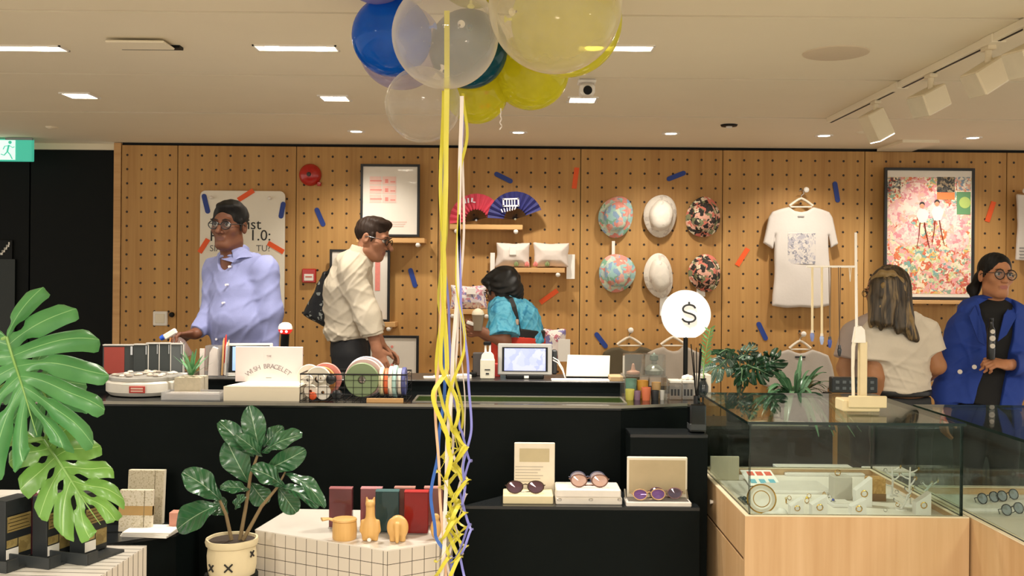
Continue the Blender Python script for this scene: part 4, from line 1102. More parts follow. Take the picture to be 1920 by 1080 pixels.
Y = a_.y+.092; q0, q1 = P(1176, 880, Y), P(1289, 880, Y); z0_, zt = ZP+h*.6, P(1232, 857, Y).z
MB().bb((q0.x, Y, z0_), (q1.x, Y+.014, zt), .003).build('lid', mat('lid pale', '#e3d9c6', .6), t)
MB().bb((q0.x+.008, Y-.002, z0_+.02), (q1.x-.008, Y, zt-.012)).build('lid_lining', mat('tan lining', '#b7a583', .7), t)
for s, x_ in ((1, a_.x+.004), (-1, b_.x-.004)):
    MB().tube([(x_, a_.y+.06, ZP+h), (x_, Y, ZP+h+.03)], .003, 6).build('hinge_arm', CHROME, t)
spectacles(V((P(1218, 938, a_.y+.012).x, a_.y+.012, ZP+h+.006)), mm(66, a_.y), -.35, '#c9a377', '#6f4d8a', 'sunglasses', 'purple-lensed sunglasses lying in front in the open white case', .1)
spectacles(V((P(1248, 928, a_.y+.042).x, a_.y+.042, ZP+h+.006)), mm(66, a_.y), -.2, '#8a6a6e', '#4d4152', 'sunglasses', 'dark-lensed sunglasses behind the purple ones in the open white case', -.1)

# ================================================================ things on the counter
# record player shaped display
p = on(235, 750, ZC); p.z = ZC; p.y = 4.28+.165
k = 4.4/F
t = thing('turntable_display', 'round white turntable display with a red label on its rim', 'turntable', p)
MB().lathe([(.001, .004), (.150, .004), (.158, .012), (.166, .02), (.166, .058), (.158, .068), (.001, .068)], 56, p).build('drum', mat('drum white', '#d9d4ca', .35), t)
MB().lathe([(.157, .068), (.161, .070), (.161, .082), (.150, .086), (.001, .086)], 72, p, rad=lambda a_, r, z: 1+.006*math.sin(60*a_)).build('platter', mat('platter silver', '#aeaca6', .3, .4), t)
MB().lathe([(.001, 0), (.13, 0), (.13, .006)], 24, p).build('foot', DARK, t)
x_, y_ = 10*k, -.166
MB(Matrix.Translation(p)).box((x_, -.1655, .036), (.068, .006, .030), .001).build('label', mat('label red', '#b03328', .5), t)
MB(Matrix.Translation(p)).box((x_, -.169, .041), (.052, .002, .007)).box((x_, -.169, .030), (.052, .002, .006)).build('label_print', mat('label print', '#e0b9a8', .5), t)
rg = random.Random(3)
for i in range(34):
    a_, r_ = rg.uniform(0, 2*pi), .135*rg.random()**.5
    o = single('pebble', MB().ball(p+V((r_*math.cos(a_), r_*math.sin(a_)-.005, .0905)), (rg.uniform(.010, .018), rg.uniform(.010, .015), .0062), 10), mat('pebble %d' % (i % 3), ('#b5a99a', '#8f857a', '#cfc6ba')[i % 3], .4), 'small stone charm heaped on the turntable display', 'pebble', 'stone charms on the turntable')
# row of card sleeves
Y = 4.72
for i, (x0_, x1_, yt) in enumerate(((192, 255, 646), (249, 277, 645), (272, 297, 643), (295, 318, 643), (317, 341, 644))):
    a_, b_ = P(x0_, 700, Y), P(x1_, 700, Y); zt = P(x0_, yt, Y).z
    lab = ('wide black card sleeve with a rust red half, widest of the row', 'narrow black card sleeve right of the rust red one', 'narrow black card sleeve in the middle of the row', 'narrow black card sleeve second from the pineapple-like plant', 'narrow grey-black card sleeve closest to the cement pot')[i]
    t = thing('card_sleeve', lab, 'sleeve', ((a_.x+b_.x)/2, Y, ZL), 'clear sleeves of black cards on the ledge')
    M = Matrix.Translation((a_.x, Y+.004*i, ZL)) @ Matrix.Rotation(.12, 4, 'Z'); w = b_.x-a_.x; h = zt-ZL
    MB(M).bb((0, .004, .004), (w*.93, .03, h-.006), .001).build('cards', mat('sleeve card %d' % (i == 4), '#2a3030' if i < 4 else '#4a4f50', .5), t)
    if i == 0: MB(M).bb((.006, .002, .006), (w*.62, .0045, h-.012)).build('red_print', mat('rust print', '#8f3226', .5), t)
    mb = MB(M); mb.bb((w*.94, 0, 0), (w*1.0, .034, h)); mb.bb((0, 0, h-.005), (w, .034, h)); mb.build('holder', mat('holder silver', '#c9c5be', .25), t)
    MB(M).bb((w*.80, -.001, h*.66), (w*.86, .003, h*.94)).build('clip', CHROME, t)
a_, b_ = on(300, 711, ZL), on(350, 711, ZL)
single('white_folder', MB().bb((P(296, 0, 4.66).x, 4.63, ZL), (P(352, 0, 4.66).x, 4.71, ZL+.016), .003), mat('folder white', '#d2cec8', .4), 'flat white folder lying on the ledge by the card sleeves', 'folder')
# cement pot
p = V((P(359, 730, 4.36).x, 4.36, ZC))
k = 4.36/F
t = thing('potted_succulent', 'small spiky plant in a square cement pot on the counter', 'potted plant', p)
w = 24*k
MB().prism([(p.x-w, p.y-w), (p.x+w, p.y-w), (p.x+w, p.y+w), (p.x-w, p.y+w)], ZC, ZC+.086).build('pot', mat('cement', '#b3aa95', .9, var=.15, scale=60, bump=.4), t)
MB().bb((p.x-w+.005, p.y-w+.005, ZC+.086), (p.x+w-.005, p.y+w-.005, ZC+.0875)).build('gravel', palette('pebble gravel', ['#cfc4ac', '#b5a98e', '#e0d6c0', '#9a8f78'], 90), t)
LS = leafmat('succulent leaf', '#3f7a4a', '#6aa36c', '#a9cda2', .4, 3, .1)
for i in range(14):
    a_ = i*2.4; l = .125*(1-.02*i); up = .55+.06*i
    d_ = V((math.cos(a_)*math.cos(up), math.sin(a_)*math.cos(up), math.sin(up)))
    b0 = p+V((0, 0, .09+.0022*i)); sd = d_.cross(V((0, 0, 1))).normalized()
    mb = MB(); mb.grid(lambda u, v: b0+d_*l*u+V((0, 0, .015*u*(1-u)))+sd*(v-.5)*.021*(1-u)**.6, 6, 2); mb.build('leaf', LS, t)
# clear tray with small things
a_ = on(300, 752, ZC)
t = thing('acrylic_tray', 'long clear acrylic tray in front of the cement pot', 'tray', (P(357, 745, 4.25).x, 4.26, ZC))
x0_, x1_ = P(305, 745, 4.22).x, P(414, 745, 4.22).x
mb = MB(); mb.bb((x0_, 4.20, ZC), (x1_, 4.31, ZC+.004)); mb.bb((x0_, 4.20, ZC+.004), (x1_, 4.204, ZC+.036)); mb.bb((x0_, 4.306, ZC+.004), (x1_, 4.31, ZC+.036)); mb.bb((x0_, 4.204, ZC+.004), (x0_+.004, 4.306, ZC+.036)); mb.bb((x1_-.004, 4.204, ZC+.004), (x1_, 4.306, ZC+.036))
mb.build('walls', glassy('tray acrylic', '#efeff0', .9, .06, '#ffffff', .28), t)
MB().bb((x0_+.01, 4.22, ZC+.0045), (x1_-.01, 4.295, ZC+.028), .002).build('liner', mat('liner pearl', '#bdb4ab', .4, var=.15), t)
# stationery pot
p = V((P(408, 700, 4.7).x, 4.70, ZL)); k = 4.7/F
t = thing('acrylic_organizer', 'clear acrylic organizer with paper bags beside the screen', 'organizer', p)
mb = MB(); mb.bb(p+V((-20*k, -.03, 0)), p+V((20*k, .04, .004)))
for x_ in (-20, 4, 19.0): mb.bb(p+V((x_*k, -.03, 0)), p+V(((x_+1.2)*k, .04, 58*k)))
mb.bb(p+V((-20*k, .037, 0)), p+V((20*k, .04, 58*k))); mb.build('body', glassy('organizer acrylic', '#efeff0', .93, .05, '#ffffff', .18), t)
MB().prism([(-17*k, .005), (2*k, .005), (1*k, 52*k), (-8*k, 56*k), (-14*k, 45*k)], -.012, .012, M=Matrix.Translation(p) @ FACE).build('paper_bag', mat('bag paper', '#cfc6c0', .7), t)
for i, (dx, h, c0) in enumerate(((8, 70, '#c9a069'), (11, 76, '#cf2f2a'), (14, 62, '#e3dfd6'), (16, 66, '#cfc0a2'))):
    q = p+V((dx*k, .01*(i % 2), .006))
    t2 = thing('pen', ('tan pencil in the acrylic organizer', 'red pen standing in the acrylic organizer', 'white pen in the acrylic organizer', 'pale wooden pen in the acrylic organizer')[i], 'pen', q, 'pens in the organizer')
    MB().cyl(q, q+V((.004, .01, h*k-.02)), .0045, .0045, 10).build('barrel', mat('pen '+c0, c0, .4), t2)
    MB().cyl(q+V((.004, .01, h*k-.02)), q+V((.006, .012, h*k)), .0045, .002, 10).build('tip', mat('pen tip '+c0, c0, .4), t2)
q = p+V((-29*k, .0, 0))
single('candy_cane_card', MB(Matrix.Translation(q)).bb((-5*k, 0, 0), (4*k, .012, 52*k), .001), tiles('red white stripes', '#d9d0c8', '#b02a2c', 1, .018, .009, .5, 'Object', .5), 'narrow red and white striped card behind the succulent', 'card')
# side screen
def screen(poly_px, Y, th, name, lab, cat): pass
q = V((P(438, 705, 4.72).x, 4.72, ZL)); k = 4.72/F
t = thing('tilted_screen', 'white-framed computer screen seen half behind the bracelet box', 'screen', q)
M = Matrix.Translation(q+V((12*k, 0, .006))) @ Matrix.Rotation(.25, 4, 'Z') @ Matrix.Rotation(-.22, 4, 'X')
MB(M).bb((-30*k, -.006, 0), (60*k, .010, 60*k), .004).build('frame', mat('screen frame', '#c9c5bf', .35), t)
MB(M).bb((-24*k, -.008, 5*k), (54*k, -.005, 55*k)).build('bezel', DARK, t)
MB(M).bb((-14*k, -.009, 8*k), (50*k, -.0075, 53*k)).build('display', mat('screen blue', '#7f9fd6', .3, emit=.7, var=.05), t)
MB().bb(q+V((-14*k, -.02, 0)), q+V((60*k, .09, .008)), .003).build('foot', mat('screen frame', '#c9c5bf', .35), t)
# wish bracelet box
Y = 4.215; k = Y/F
x0_, x1_ = P(419, 740, Y).x, P(561, 740, Y).x; zb = ZC
t = thing('bracelet_box', 'open white box with an arched lettered lid, standing at the counter front', 'box', ((x0_+x1_)/2, Y+.08, zb))
hB = 27*k
MB().prism([(x0_, Y), (x1_, Y), (x1_, Y+.20), (x0_+.05, Y+.20)], zb, zb+hB).build('base', mat('box cream', '#e2d8c2', .5, var=.02), t)
MB().prism([(x0_+.012, Y+.01), (x1_-.006, Y+.01), (x1_-.006, Y+.19), (x0_+.056, Y+.19)], zb+hB, zb+hB+.003).build('insert', mat('box insert', '#ece3d4', .6), t)
Yl = Y+.19
lx0, lx1, lz1 = P(441, 700, Yl).x, P(567, 700, Yl).x, P(505, 650, Yl).z
MB().bb((lx0, Yl, zb+hB), (lx1, Yl+.014, lz1), .002).build('lid', mat('lid rose white', '#e9dbd9', .5, var=.02), t)
mb = MB(); cx, cz, R = (lx0+lx1)/2, P(505, 745, Yl).z, 58*Yl/F
word = 'WISH BRACELET'; dz = Yl-.001
for i, ch in enumerate(word):
    if ch == ' ': continue
    a_ = math.radians(129-78*i/(len(word)-1))
    mb.text(ch, .030, Matrix.Translation((cx+R*1.02*math.cos(a_), dz, cz+R*math.sin(a_))) @ Matrix.Rotation(-(a_-pi/2), 4, 'Y') @ FACE, extrude=.0005)
mb.text('THE', .012, stand((cx, dz, P(505, 668, Yl).z)), extrude=.0005)
mb.bb((cx-.012, dz-.0005, P(505, 709, Yl).z), (cx+.012, dz+.0005, P(505, 708, Yl).z))
mb.build('lettering', mat('grey lettering', '#8a8486', .7), t)

# wire basket with rolls of ribbon and tape
Yb0, Yb1 = 4.21, 4.42
bx0, bx1 = P(563, 740, Yb0).x, P(762, 740, Yb0).x
k = 4.25/F
t = thing('wire_basket', 'low black wire basket full of tape and ribbon rolls', 'basket', ((bx0+bx1)/2, 4.31, ZC))
zr = ZC+.006+mm(49, Yb0)
WIRE = mat('black wire', '#1b1b1c', .4, .5)
mb = MB(); mb.tube([(bx0, Yb0, zr), (bx1, Yb0, zr), (bx1, Yb1, zr), (bx0, Yb1, zr), (bx0, Yb0, zr)], .0035, 6); mb.build('rim', WIRE, t)
mb = MB()
for i in range(13):
    x_ = bx0+(bx1-bx0)*i/12; mb.tube([(x_, Yb0, zr), (x_, Yb0, ZC+.004), (x_, Yb1, ZC+.004), (x_, Yb1, zr)], .0014, 5)
for j in range(4):
    z_ = ZC+.004+(zr-ZC)*j/4; mb.tube([(bx0, Yb0, z_), (bx1, Yb0, z_), (bx1, Yb1, z_), (bx0, Yb1, z_), (bx0, Yb0, z_)], .0012, 5)
mb.build('mesh_sides', WIRE, t)
def roll(px_, py_, R, th, col, lab, face=1, Y=4.26, hole=.25, core='#d9d0c0', yaw=0, name='tape_roll'):
    """Roll with its flat side towards the camera (face) or turned sideways."""
    r = mm(R, Y); c = P(px_, py_, Y); c.z = max(c.z, ZC+.006+r)
    t = thing(name, lab, 'roll', c-V((0, 0, r)), 'rolls in the wire basket')
    M = Matrix.Translation(c) @ Matrix.Rotation(yaw, 4, 'Z') @ Matrix.Rotation(pi/2 if face else 0, 4, 'X')
    if not face: M = Matrix.Translation(c) @ Matrix.Rotation(yaw, 4, 'Z') @ Matrix.Rotation(pi/2, 4, 'Y')
    MB(M).lathe([(r*hole, -th/2), (r*.96, -th/2), (r, -th/2+.003), (r, th/2-.003), (r*.96, th/2), (r*hole, th/2), (r*hole, -th/2)], 40).build('tape', mat('roll '+col, col, .5, var=.05), t)
    MB(M).lathe([(r*hole*.85, -th*.52), (r*hole, -th*.52), (r*hole, th*.52), (r*hole*.85, th*.52), (r*hole*.85, -th*.52)], 24).build('core', mat('core '+core, core, .7), t)
roll(679, 712, 32, .022, '#7c8f68', 'large sage green ribbon roll facing front in the wire basket', Y=4.235, core='#5d6c4c')
roll(683, 708, 36, .016, '#d9b6b4', 'large pale pink roll just behind the sage green one', Y=4.265)
roll(687, 706, 38, .014, '#d9d2dc', 'large lilac white roll at the back of the sage green one', Y=4.295)
roll(597, 711, 24, .020, '#d9d2c2', 'cream tape roll with a small black core among the clutter', Y=4.30, core='#2a2a2a')
roll(611, 710, 30, .014, '#dc8f86', 'salmon pink roll standing at the back of the basket', Y=4.36)
roll(603, 714, 27, .016, '#dc9a56', 'orange ochre roll between the cream and the salmon one', Y=4.335)
roll(580, 705, 22, .018, '#e3dccf', 'plain off-white roll in the basket corner beside the bracelet box', Y=4.36)
roll(606, 736, 14, .020, '#e1dbd0', 'small white roll with a black core low in the basket', Y=4.232, core='#1c1c1c', hole=.22)
roll(583, 733, 12, .018, '#d9cfc0', 'small beige roll low in the basket corner', Y=4.232, core='#c9542e')
roll(578, 712, 9, .018, '#e6e0d4', 'tiny white roll on top of the clutter', Y=4.245, core='#1c1c1c', hole=.3)
roll(602, 709, 8, .016, '#e6e0d4', 'tiny white roll beside the black lens-like tin', Y=4.228, core='#c8b79c')
for i, (px_, c0, lab, hpx) in enumerate(((717, '#dcd6ae', 'pale lemon tape roll standing on edge', 28), (726, '#dd6a42', 'orange tape roll standing on edge', 26), (734, '#e3dccb', 'off-white tape roll standing on edge', 30), (742, '#a9cdc9', 'pale turquoise tape roll standing on edge', 32), (750, '#ded6c8', 'cream tape roll standing on edge', 26), (758, '#4a4f86', 'dark blue tape roll standing on edge at the end', 28))):
    Y = 4.27 if i % 2 == 0 else 4.285
    roll(px_, 715, hpx*.95, .0165, c0, lab, 0, Y)
p = P(621, 712, 4.222); p.z = ZC+.012+.07
for (px_, py_, r, c0, lab) in ((621, 711, 9, '#2b2c2e', 'black round tin lying in the wire basket'), (587, 742, 7, '#d8582c', 'orange round tin low in the wire basket'), (632, 740, 9, '#26282a', 'dark round tin low beside the sage green roll')):
    Y = 4.225; c = P(px_, py_, Y); r = mm(r, Y); c.z = max(c.z, ZC+.007+r)
    t = thing('round_tin', lab, 'tin', c-V((0, 0, r)), 'small tins in the wire basket')
    M = Matrix.Translation(c) @ Matrix.Rotation(pi/2, 4, 'X')
    MB(M).lathe([(.001, -.012), (r, -.012), (r, .007), (.001, .007)], 24).build('can', mat('tin '+c0, c0, .3), t)
    MB(M).lathe([(.001, .011), (r*.8, .011), (r*1.03, .009), (r*1.03, .006), (.001, .006)], 24).build('lid', mat('tin lid '+c0, c0, .25, .3), t)
single('wooden_tray', MB().bb((P(690, 745, 4.24).x, 4.195, ZC), (P(758, 745, 4.24).x, 4.208, ZC+.018), .001), SHELFWOOD, 'thin wooden strip lying in front of the wire basket', 'strip')

# barcode scanner
p = V((P(534, 690, 4.85).x, 4.85, ZL)); k = 4.85/F
t = thing('barcode_scanner', 'black barcode scanner with a red glowing head on a stand', 'scanner', p)
MB().lathe([(.001, 0), (.05, 0), (.05, .008), (.02, .014), (.001, .014)], 28, p).build('base', DARK, t)
MB().tube([p+V((0, 0, .012)), p+V((0, .01, .05)), p+V((-.002, 0, .14)), p+V((.003, -.01, 75*k))], [.018, .016, .020, .020], 14).build('handle', DARK, t)
h_ = P(535, 618, 4.84)
MB().lathe([(.001, -.022), (.022, -.020), (.032, -.008), (.034, .002)], 28, h_).build('red_window', mat('scanner red', '#d0241d', .3, emit=.9), t)
MB().lathe([(.034, .002), (.034, .012), (.028, .026), (.016, .034), (.001, .036)], 28, h_).build('head', WHITE, t)
for s in (-1, 1): MB().ball(h_+V((s*.012, -.031, -.008)), .006, 10).build('light', mat('scanner light', '#ffd9d0', .3, emit=4), t)

# card reader, dispenser, till screen
p = V((P(898, 710, 4.82).x, 4.82, ZL)); k = 4.8/F
t = thing('card_reader', 'dark card reader standing behind the white dispenser', 'card reader', p)
MB().bb(p+V((-12*k, 0, 0)), p+V((8*k, .05, 44*k)), .004).build('body', mat('reader dark', '#3a3432', .4), t)
MB().bb(p+V((-20*k, -.03, 0)), p+V((-4*k, .0, .02)), .004).build('base', DARK, t)
p = V((P(914, 712, 4.70).x, 4.70, ZL)); k = 4.7/F
t = thing('soap_dispenser', 'white bottle with twin pump necks beside the till screen', 'bottle', p)
MB().bb(p+V((-13.5*k, -.025, 0)), p+V((13.5*k, .025, 38*k)), .006).build('body', mat('dispenser', '#cfcbb9', .5), t)
MB().prism([(-12.5*k, 0), (12.5*k, 0), (11*k, 8*k), (6*k, 13*k), (-6*k, 13*k), (-11*k, 8*k)], -.022, .022, M=Matrix.Translation(p+V((0, 0, 37*k))) @ FACE).build('shoulder', mat('dispenser top', '#e4e0da', .4), t)
for s in (-1, 1): MB().cyl(p+V((s*4*k, 0, 49*k)), p+V((s*4*k, 0, 64*k)), 2.2*k, 1.8*k, 12).build('neck', WHITE, t)
MB().bb(p+V((-8*k, -.012, 63*k)), p+V((6*k, .012, 70*k)), .004).build('pump_head', DARK, t)
mb = MB(); mb.bb(p+V((-5*k, -.0265, 17*k)), p+V((5*k, -.024, 19*k)))
mb.build('label_line', INK, t)
mb = MB(); mb.bb(p+V((-3*k, -.0265, 9*k)), p+V((3*k, -.024, 12*k))); mb.build('logo', INK, t)
p = V((P(932, 710, 4.8).x, 4.80, ZL))
single('red_box', MB(Matrix.Translation(p)).bb((-5*k, -.0, 0), (6*k, .04, 25*k), .002), mat('box red', '#b3302a', .5), 'small red box squeezed between the dispenser and the till screen', 'box')
Y = 4.72; k = Y/F
p = V((P(984, 709, Y).x, Y, ZL))
t = thing('till_screen', 'grey touch screen till showing a lilac display', 'screen', p)
M = Matrix.Translation(p+V((0, 0, .018))) @ Matrix.Rotation(-.15, 4, 'X')
w, h = 51*k, 59*k
MB(M).bb((-w, 0, 0), (w, .02, h), .004).build('housing', mat('till grey', '#9c9b98', .4), t)
MB(M).bb((-w*.84, -.002, h*.11), (w*.84, .002, h*.88)).build('bezel', DARK, t)
MB(M).bb((-w*.76, -.0035, h*.13), (w*.76, -.0015, h*.84)).build('display', palette('till display', ['#8f9bdc', '#9aa5e0', '#8a96d6', '#a5aee4'], 30, .3, .4), t)
_m['till display'].node_tree.nodes['Principled BSDF'].inputs['Emission Color'].default_value = lin('#8f9bdc'); _m['till display'].node_tree.nodes['Principled BSDF'].inputs['Emission Strength'].default_value = .3
MB().bb(p+V((-w*.7, -.01, 0)), p+V((w*.7, .10, .018)), .004).build('base', DARK, t)
MB().box(p+V((3*k, -.012, .009)), (.022, .004, .012), .001).build('sticker', PAPER, t)
MB().bb(p+V((w, .03, .018)), p+V((w+10*k, .09, h*.9)), .006).build('printer', mat('dark plastic', '#22262a', .4), t)
t = thing('charging_cable', 'white cable hanging from the back of the till screen', 'cable', p+V((w+14*k, 0, 0)))
for i in range(2):
    q = p+V((w+2*k, .020, .10-.012*i)); MB().tube([q, q+V((9*k, -.012, -.012)), q+V((18*k, -.018, -.05)), q+V((23*k, -.02, -.098+.012*i))], .003, 8).build('wire', WHITE, t)
# white stand and sheets
Y = 4.74; k = Y/F
p = V((P(1103, 712, Y).x, Y, ZL))
t = thing('menu_stand', 'blank white sloping board standing on the ledge', 'stand', p)
M = Matrix.Translation(p+V((0, .0, .010))) @ Matrix.Rotation(-.45, 4, 'X')
MB(M).prism([(-42*k, 0), (39*k, 0), (42*k, 42*k), (-38*k, 43*k)], -.006, .006, M=FACE).build('board', mat('board paper', '#d3cbbd', .5, var=.02), t)
MB().bb(p+V((-40*k, -.005, 0)), p+V((38*k, .06, .010)), .002).build('foot', DARK, t)
single('paper_sheet', MB().bb((P(1034, 712, 4.65).x, 4.62, ZL), (P(1142, 712, 4.65).x, 4.70, ZL+.006), .001), PAPER, 'white papers lying on the ledge in front of the sloping board', 'paper')
single('kraft_box', MB().bb((P(1143, 712, 4.66).x, 4.63, ZL), (P(1167, 712, 4.66).x, 4.76, ZL+.022), .002), mat('kraft card', '#b79a72', .7), 'flat kraft box at the end of the ledge', 'box')
rg = random.Random(5)
for i, (px_, c0, lab) in enumerate(((806, '#d7cdc0', 'loose cream paper slip on the ledge behind the ribbons'), (826, '#dfd8d0', 'white paper slip on the ledge behind the ribbons'), (848, '#cabfae', 'beige paper slip on the ledge right behind the ribbons'), (868, '#d8d2ca', 'pale paper slip near the card reader'))):
    Y = 4.72; c = V((P(px_, 712, Y).x, Y, ZL))
    single('paper_slip', MB(Matrix.Translation(c) @ Matrix.Rotation(rg.uniform(-.5, .5), 4, 'Z')).bb((-.03, -.035, 0), (.03, .035, .006+.004*i), .001), mat('slip '+c0, c0, .7), lab, 'paper', 'paper slips')
# acrylic stand with tubes and glass cloches on the counter end
Y = 4.40; k = Y/F
p = V((P(1207, 752, Y).x, Y, ZC))
t = thing('acrylic_riser', 'clear acrylic riser box holding small coloured pots', 'display stand', p)
w = 39*k; h = 46*k; a_ = glassy('riser acrylic', '#eef1ee', .95, .03, '#ffffff', .06)
mb = MB(); mb.bb(p+V((-w, -.07, h-.005)), p+V((w, .09, h)))
for s in (-1, 1): mb.bb(p+V((s*w-.003, -.07, 0)), p+V((s*w+.003, .09, h-.005)))
mb.build('box', a_, t)
def pot(dx, dz, dy, r, hh, col, lab, lid=None):
    c = p+V((dx*k, dy, dz))
    t = thing('colour_pot', lab, 'pot', c, 'coloured pots in the acrylic riser')
    MB().lathe([(.001, 0), (r*.8, 0), (r, hh*.9), (r*.98, hh), (r*.85, hh), (r*.82, hh*.9)], 20, c).build('cup', mat('pot '+col, col, .5), t)
    MB().lathe([(.001, hh*.92), (r*.84, hh*.92)], 20, c).build('fill', mat('fill '+(lid or col), lid or col, .6), t)
pot(-28, 0, -.03, 9*k, 20*k, '#cfc75f', 'lime yellow pot at the front of the acrylic riser'); pot(-14, 0, -.03, 7*k, 17*k, '#8a6d86', 'mauve pot at the front of the acrylic riser')
pot(2, 0, -.04, 9*k, 24*k, '#d97650', 'orange pot at the front of the acrylic riser'); pot(19, 0, -.03, 8*k, 18*k, '#2a2c30', 'black pot at the front of the acrylic riser')
pot(33, 0, -.02, 5*k, 18*k, '#d8d6d0', 'white pot beside the black one in the acrylic riser')
pot(-22, 0, .04, 11*k, 36*k, '#75a08f', 'sea green pot at the back of the acrylic riser'); pot(0, 0, .045, 11*k, 33*k, '#e0a23f', 'amber pot at the back of the acrylic riser', '#b7a0c8'); pot(26, 0, .045, 9*k, 30*k, '#d9b27a', 'tan pot at the back of the acrylic riser')
def cloche(px_, w, hpx, Y, lab, inner):
    k = Y/F; c = V((P(px_, 712, Y).x, Y, ZC+h))
    t = thing('glass_cloche', lab, 'display case', c, 'clear boxes on the acrylic riser')
    r = w*k/2
    mb = MB()
    for s in (-1, 1): mb.bb(c+V((s*r-.0015, -r*.8, 0)), c+V((s*r+.0015, r*.8, hpx*k))); mb.bb(c+V((-r, s*r*.8-.0015, 0)), c+V((r, s*r*.8+.0015, hpx*k)))
    mb.bb(c+V((-r, -r*.8, hpx*k)), c+V((r, r*.8, hpx*k+.003))); mb.build('cover', glassy('cloche acrylic', '#f2f2ee', .96, .02, '#ffffff', .05), t)
    if inner == 0:
        MB().lathe([(.001, .003), (.030, .003), (.030, .012), (.010, .02), (.006, .045), (.001, .05)], 20, c).build('ring_cone', mat('cone rose', '#c99a86', .3), t)
    else:
        MB().lathe([(.001, .003), (.040, .003), (.044, .02), (.03, .04), (.012, .05), (.011, .062)], 24, c).build('vial', mat('vial grey', '#8c9088', .15, .3), t)
        MB().lathe([(.012, .062), (.020, .066), (.018, .085), (.006, .092), (.001, .098)], 20, c).build('stopper', mat('stopper green', '#5d6f66', .25), t)
cloche(1187, 35, 38, 4.40, 'clear display box with a rose ring cone inside', 0)
cloche(1226, 38, 38, 4.40, 'clear display box with a grey vial inside', 1)
Y = 4.42; k = Y/F
for i, (px_, lab) in enumerate(((1264, 'clear ring box with a black slotted insert, nearer the coloured pots'), (1288, 'clear ring box with white crystals on its lid'))):
    c = V((P(px_, 745, Y).x, Y, ZC))
    t = thing('ring_box', lab, 'ring box', c, 'clear ring boxes')
    w = 11*k
    MB().bb(c+V((-w, -.04, .002)), c+V((w, .04, 30*k)), .002).build('box', glassy('ring acrylic', '#eceae4', .85, .05, '#ffffff', .25), t)
    MB().bb(c+V((-w*1.02, -.042, 31*k)), c+V((w*1.02, .042, 36*k)), .002).build('lid', mat('ring lid', '#d8d3c9', .3), t)
    mb = MB()
    for j in range(3): mb.bb(c+V((-w*.8+j*w*.55, -.0415, 8*k)), c+V((-w*.8+j*w*.55+w*.35, -.0405, 20*k)))
    mb.build('insert', INK, t)
    if i:
        for j in range(3): MB().ball(c+V((-w*.5+j*w*.5, -.01, 40*k+.004*(j % 2))), (.014, .012, .012), 10).build('crystal', PAPER, t)
single('white_booklets', MB().bb((P(1302, 745, 4.54).x, 4.50, ZC), (P(1330, 745, 4.54).x, 4.60, ZC+42*k), .002), tiles('booklet edges', '#ded6c8', '#6d645a', 1, .022, .006, .6, 'Object'), 'stack of pale boxes behind the clear ring boxes', 'box')
# dollar sign
Y = 4.56; k = Y/F
c = P(1286, 590, Y); base = V((P(1287, 745, Y).x, Y+.06, ZC+.0))
t = thing('dollar_sign_stand', 'round white sign with a black dollar mark on a black pole', 'sign', V((c.x, Y, ZC)))
R = 46*k; pts = [(R*math.cos(a_), max(R*math.sin(a_), -R*.93)) for a_ in [2*pi*j/64 for j in range(64)]]
MB().prism(pts, -.010, .010, M=Matrix.Translation(c) @ FACE).build('disc', mat('sign white', '#f7f3ee', .5, var=.01, emit=.25), t)
sc = 15*k; pp = [(.80, .62), (.55, .92), (.05, 1.05), (-.45, .95), (-.75, .62), (-.65, .25), (-.2, .05), (.3, -.1), (.72, -.35), (.80, -.7), (.5, -1.0), (0, -1.1), (-.5, -1.0), (-.85, -.68)]
q = []
for i in range(len(pp)-1):
    a0, a1, a2, a3 = pp[max(i-1, 0)], pp[i], pp[i+1], pp[min(i+2, len(pp)-1)]
    for j in range(6):
        u = j/6
        q.append(tuple(.5*((2*a1[m])+(-a0[m]+a2[m])*u+(2*a0[m]-5*a1[m]+4*a2[m]-a3[m])*u*u+(-a0[m]+3*a1[m]-3*a2[m]+a3[m])*u**3) for m in (0, 1)))
q.append(pp[-1])
cc = P(1291, 587, Y)
mb = MB(); mb.tube([cc+V((x_*sc, -.0115, z_*sc)) for x_, z_ in q], .0042, 8)
for s in (1, -1): mb.tube([cc+V((0, -.0115, s*sc*1.05)), cc+V((0, -.0115, s*sc*1.42))], .0042, 8)
mb.build('dollar_mark', INK, t)
MB().cyl((c.x, Y, ZC), (c.x, Y, c.z-R*.9), .0105, .0105, 14).build('pole', DARK, t)
MB().lathe([(.001, 0), (.034, 0), (.034, .008), (.012, .012)], 28, (c.x, Y, ZC)).build('base', DARK, t)
# reed bottle on the step
p = V((P(1306, 806, 4.07).x, 4.07, .855)); k = 4.07/F
t = thing('reed_diffuser', 'black glass bottle with black reeds on the step beside the glass case', 'diffuser', p)
MB().bb(p+V((-15*k, -.035, 0)), p+V((15*k, .035, 54*k)), .006).build('bottle', mat('black glass', '#0c0e10', .06), t)
MB().bb(p+V((-15.3*k, -.0358, 4*k)), p+V((15.3*k, .0358, 18*k)), .004).build('label', mat('dark grey label', '#3a3d3f', .5), t)
MB().cyl(p+V((0, 0, 54*k)), p+V((0, 0, 68*k)), 6*k, 6*k, 18).build('neck', mat('black glass', '#0c0e10', .06), t)
for i in range(6):
    a_ = i*1.3; MB().cyl(p+V((.003*math.cos(a_), .003*math.sin(a_), 60*k)), p+V((-.004+.022*math.cos(a_), .03*math.sin(a_), (150+7*(i % 3))*k)), .0022, .0022, 6).build('reed', DARK, t)
# dark screen behind the case
Y = 4.62; k = Y/F
p = V((P(1600, 735, Y).x, Y, 0))
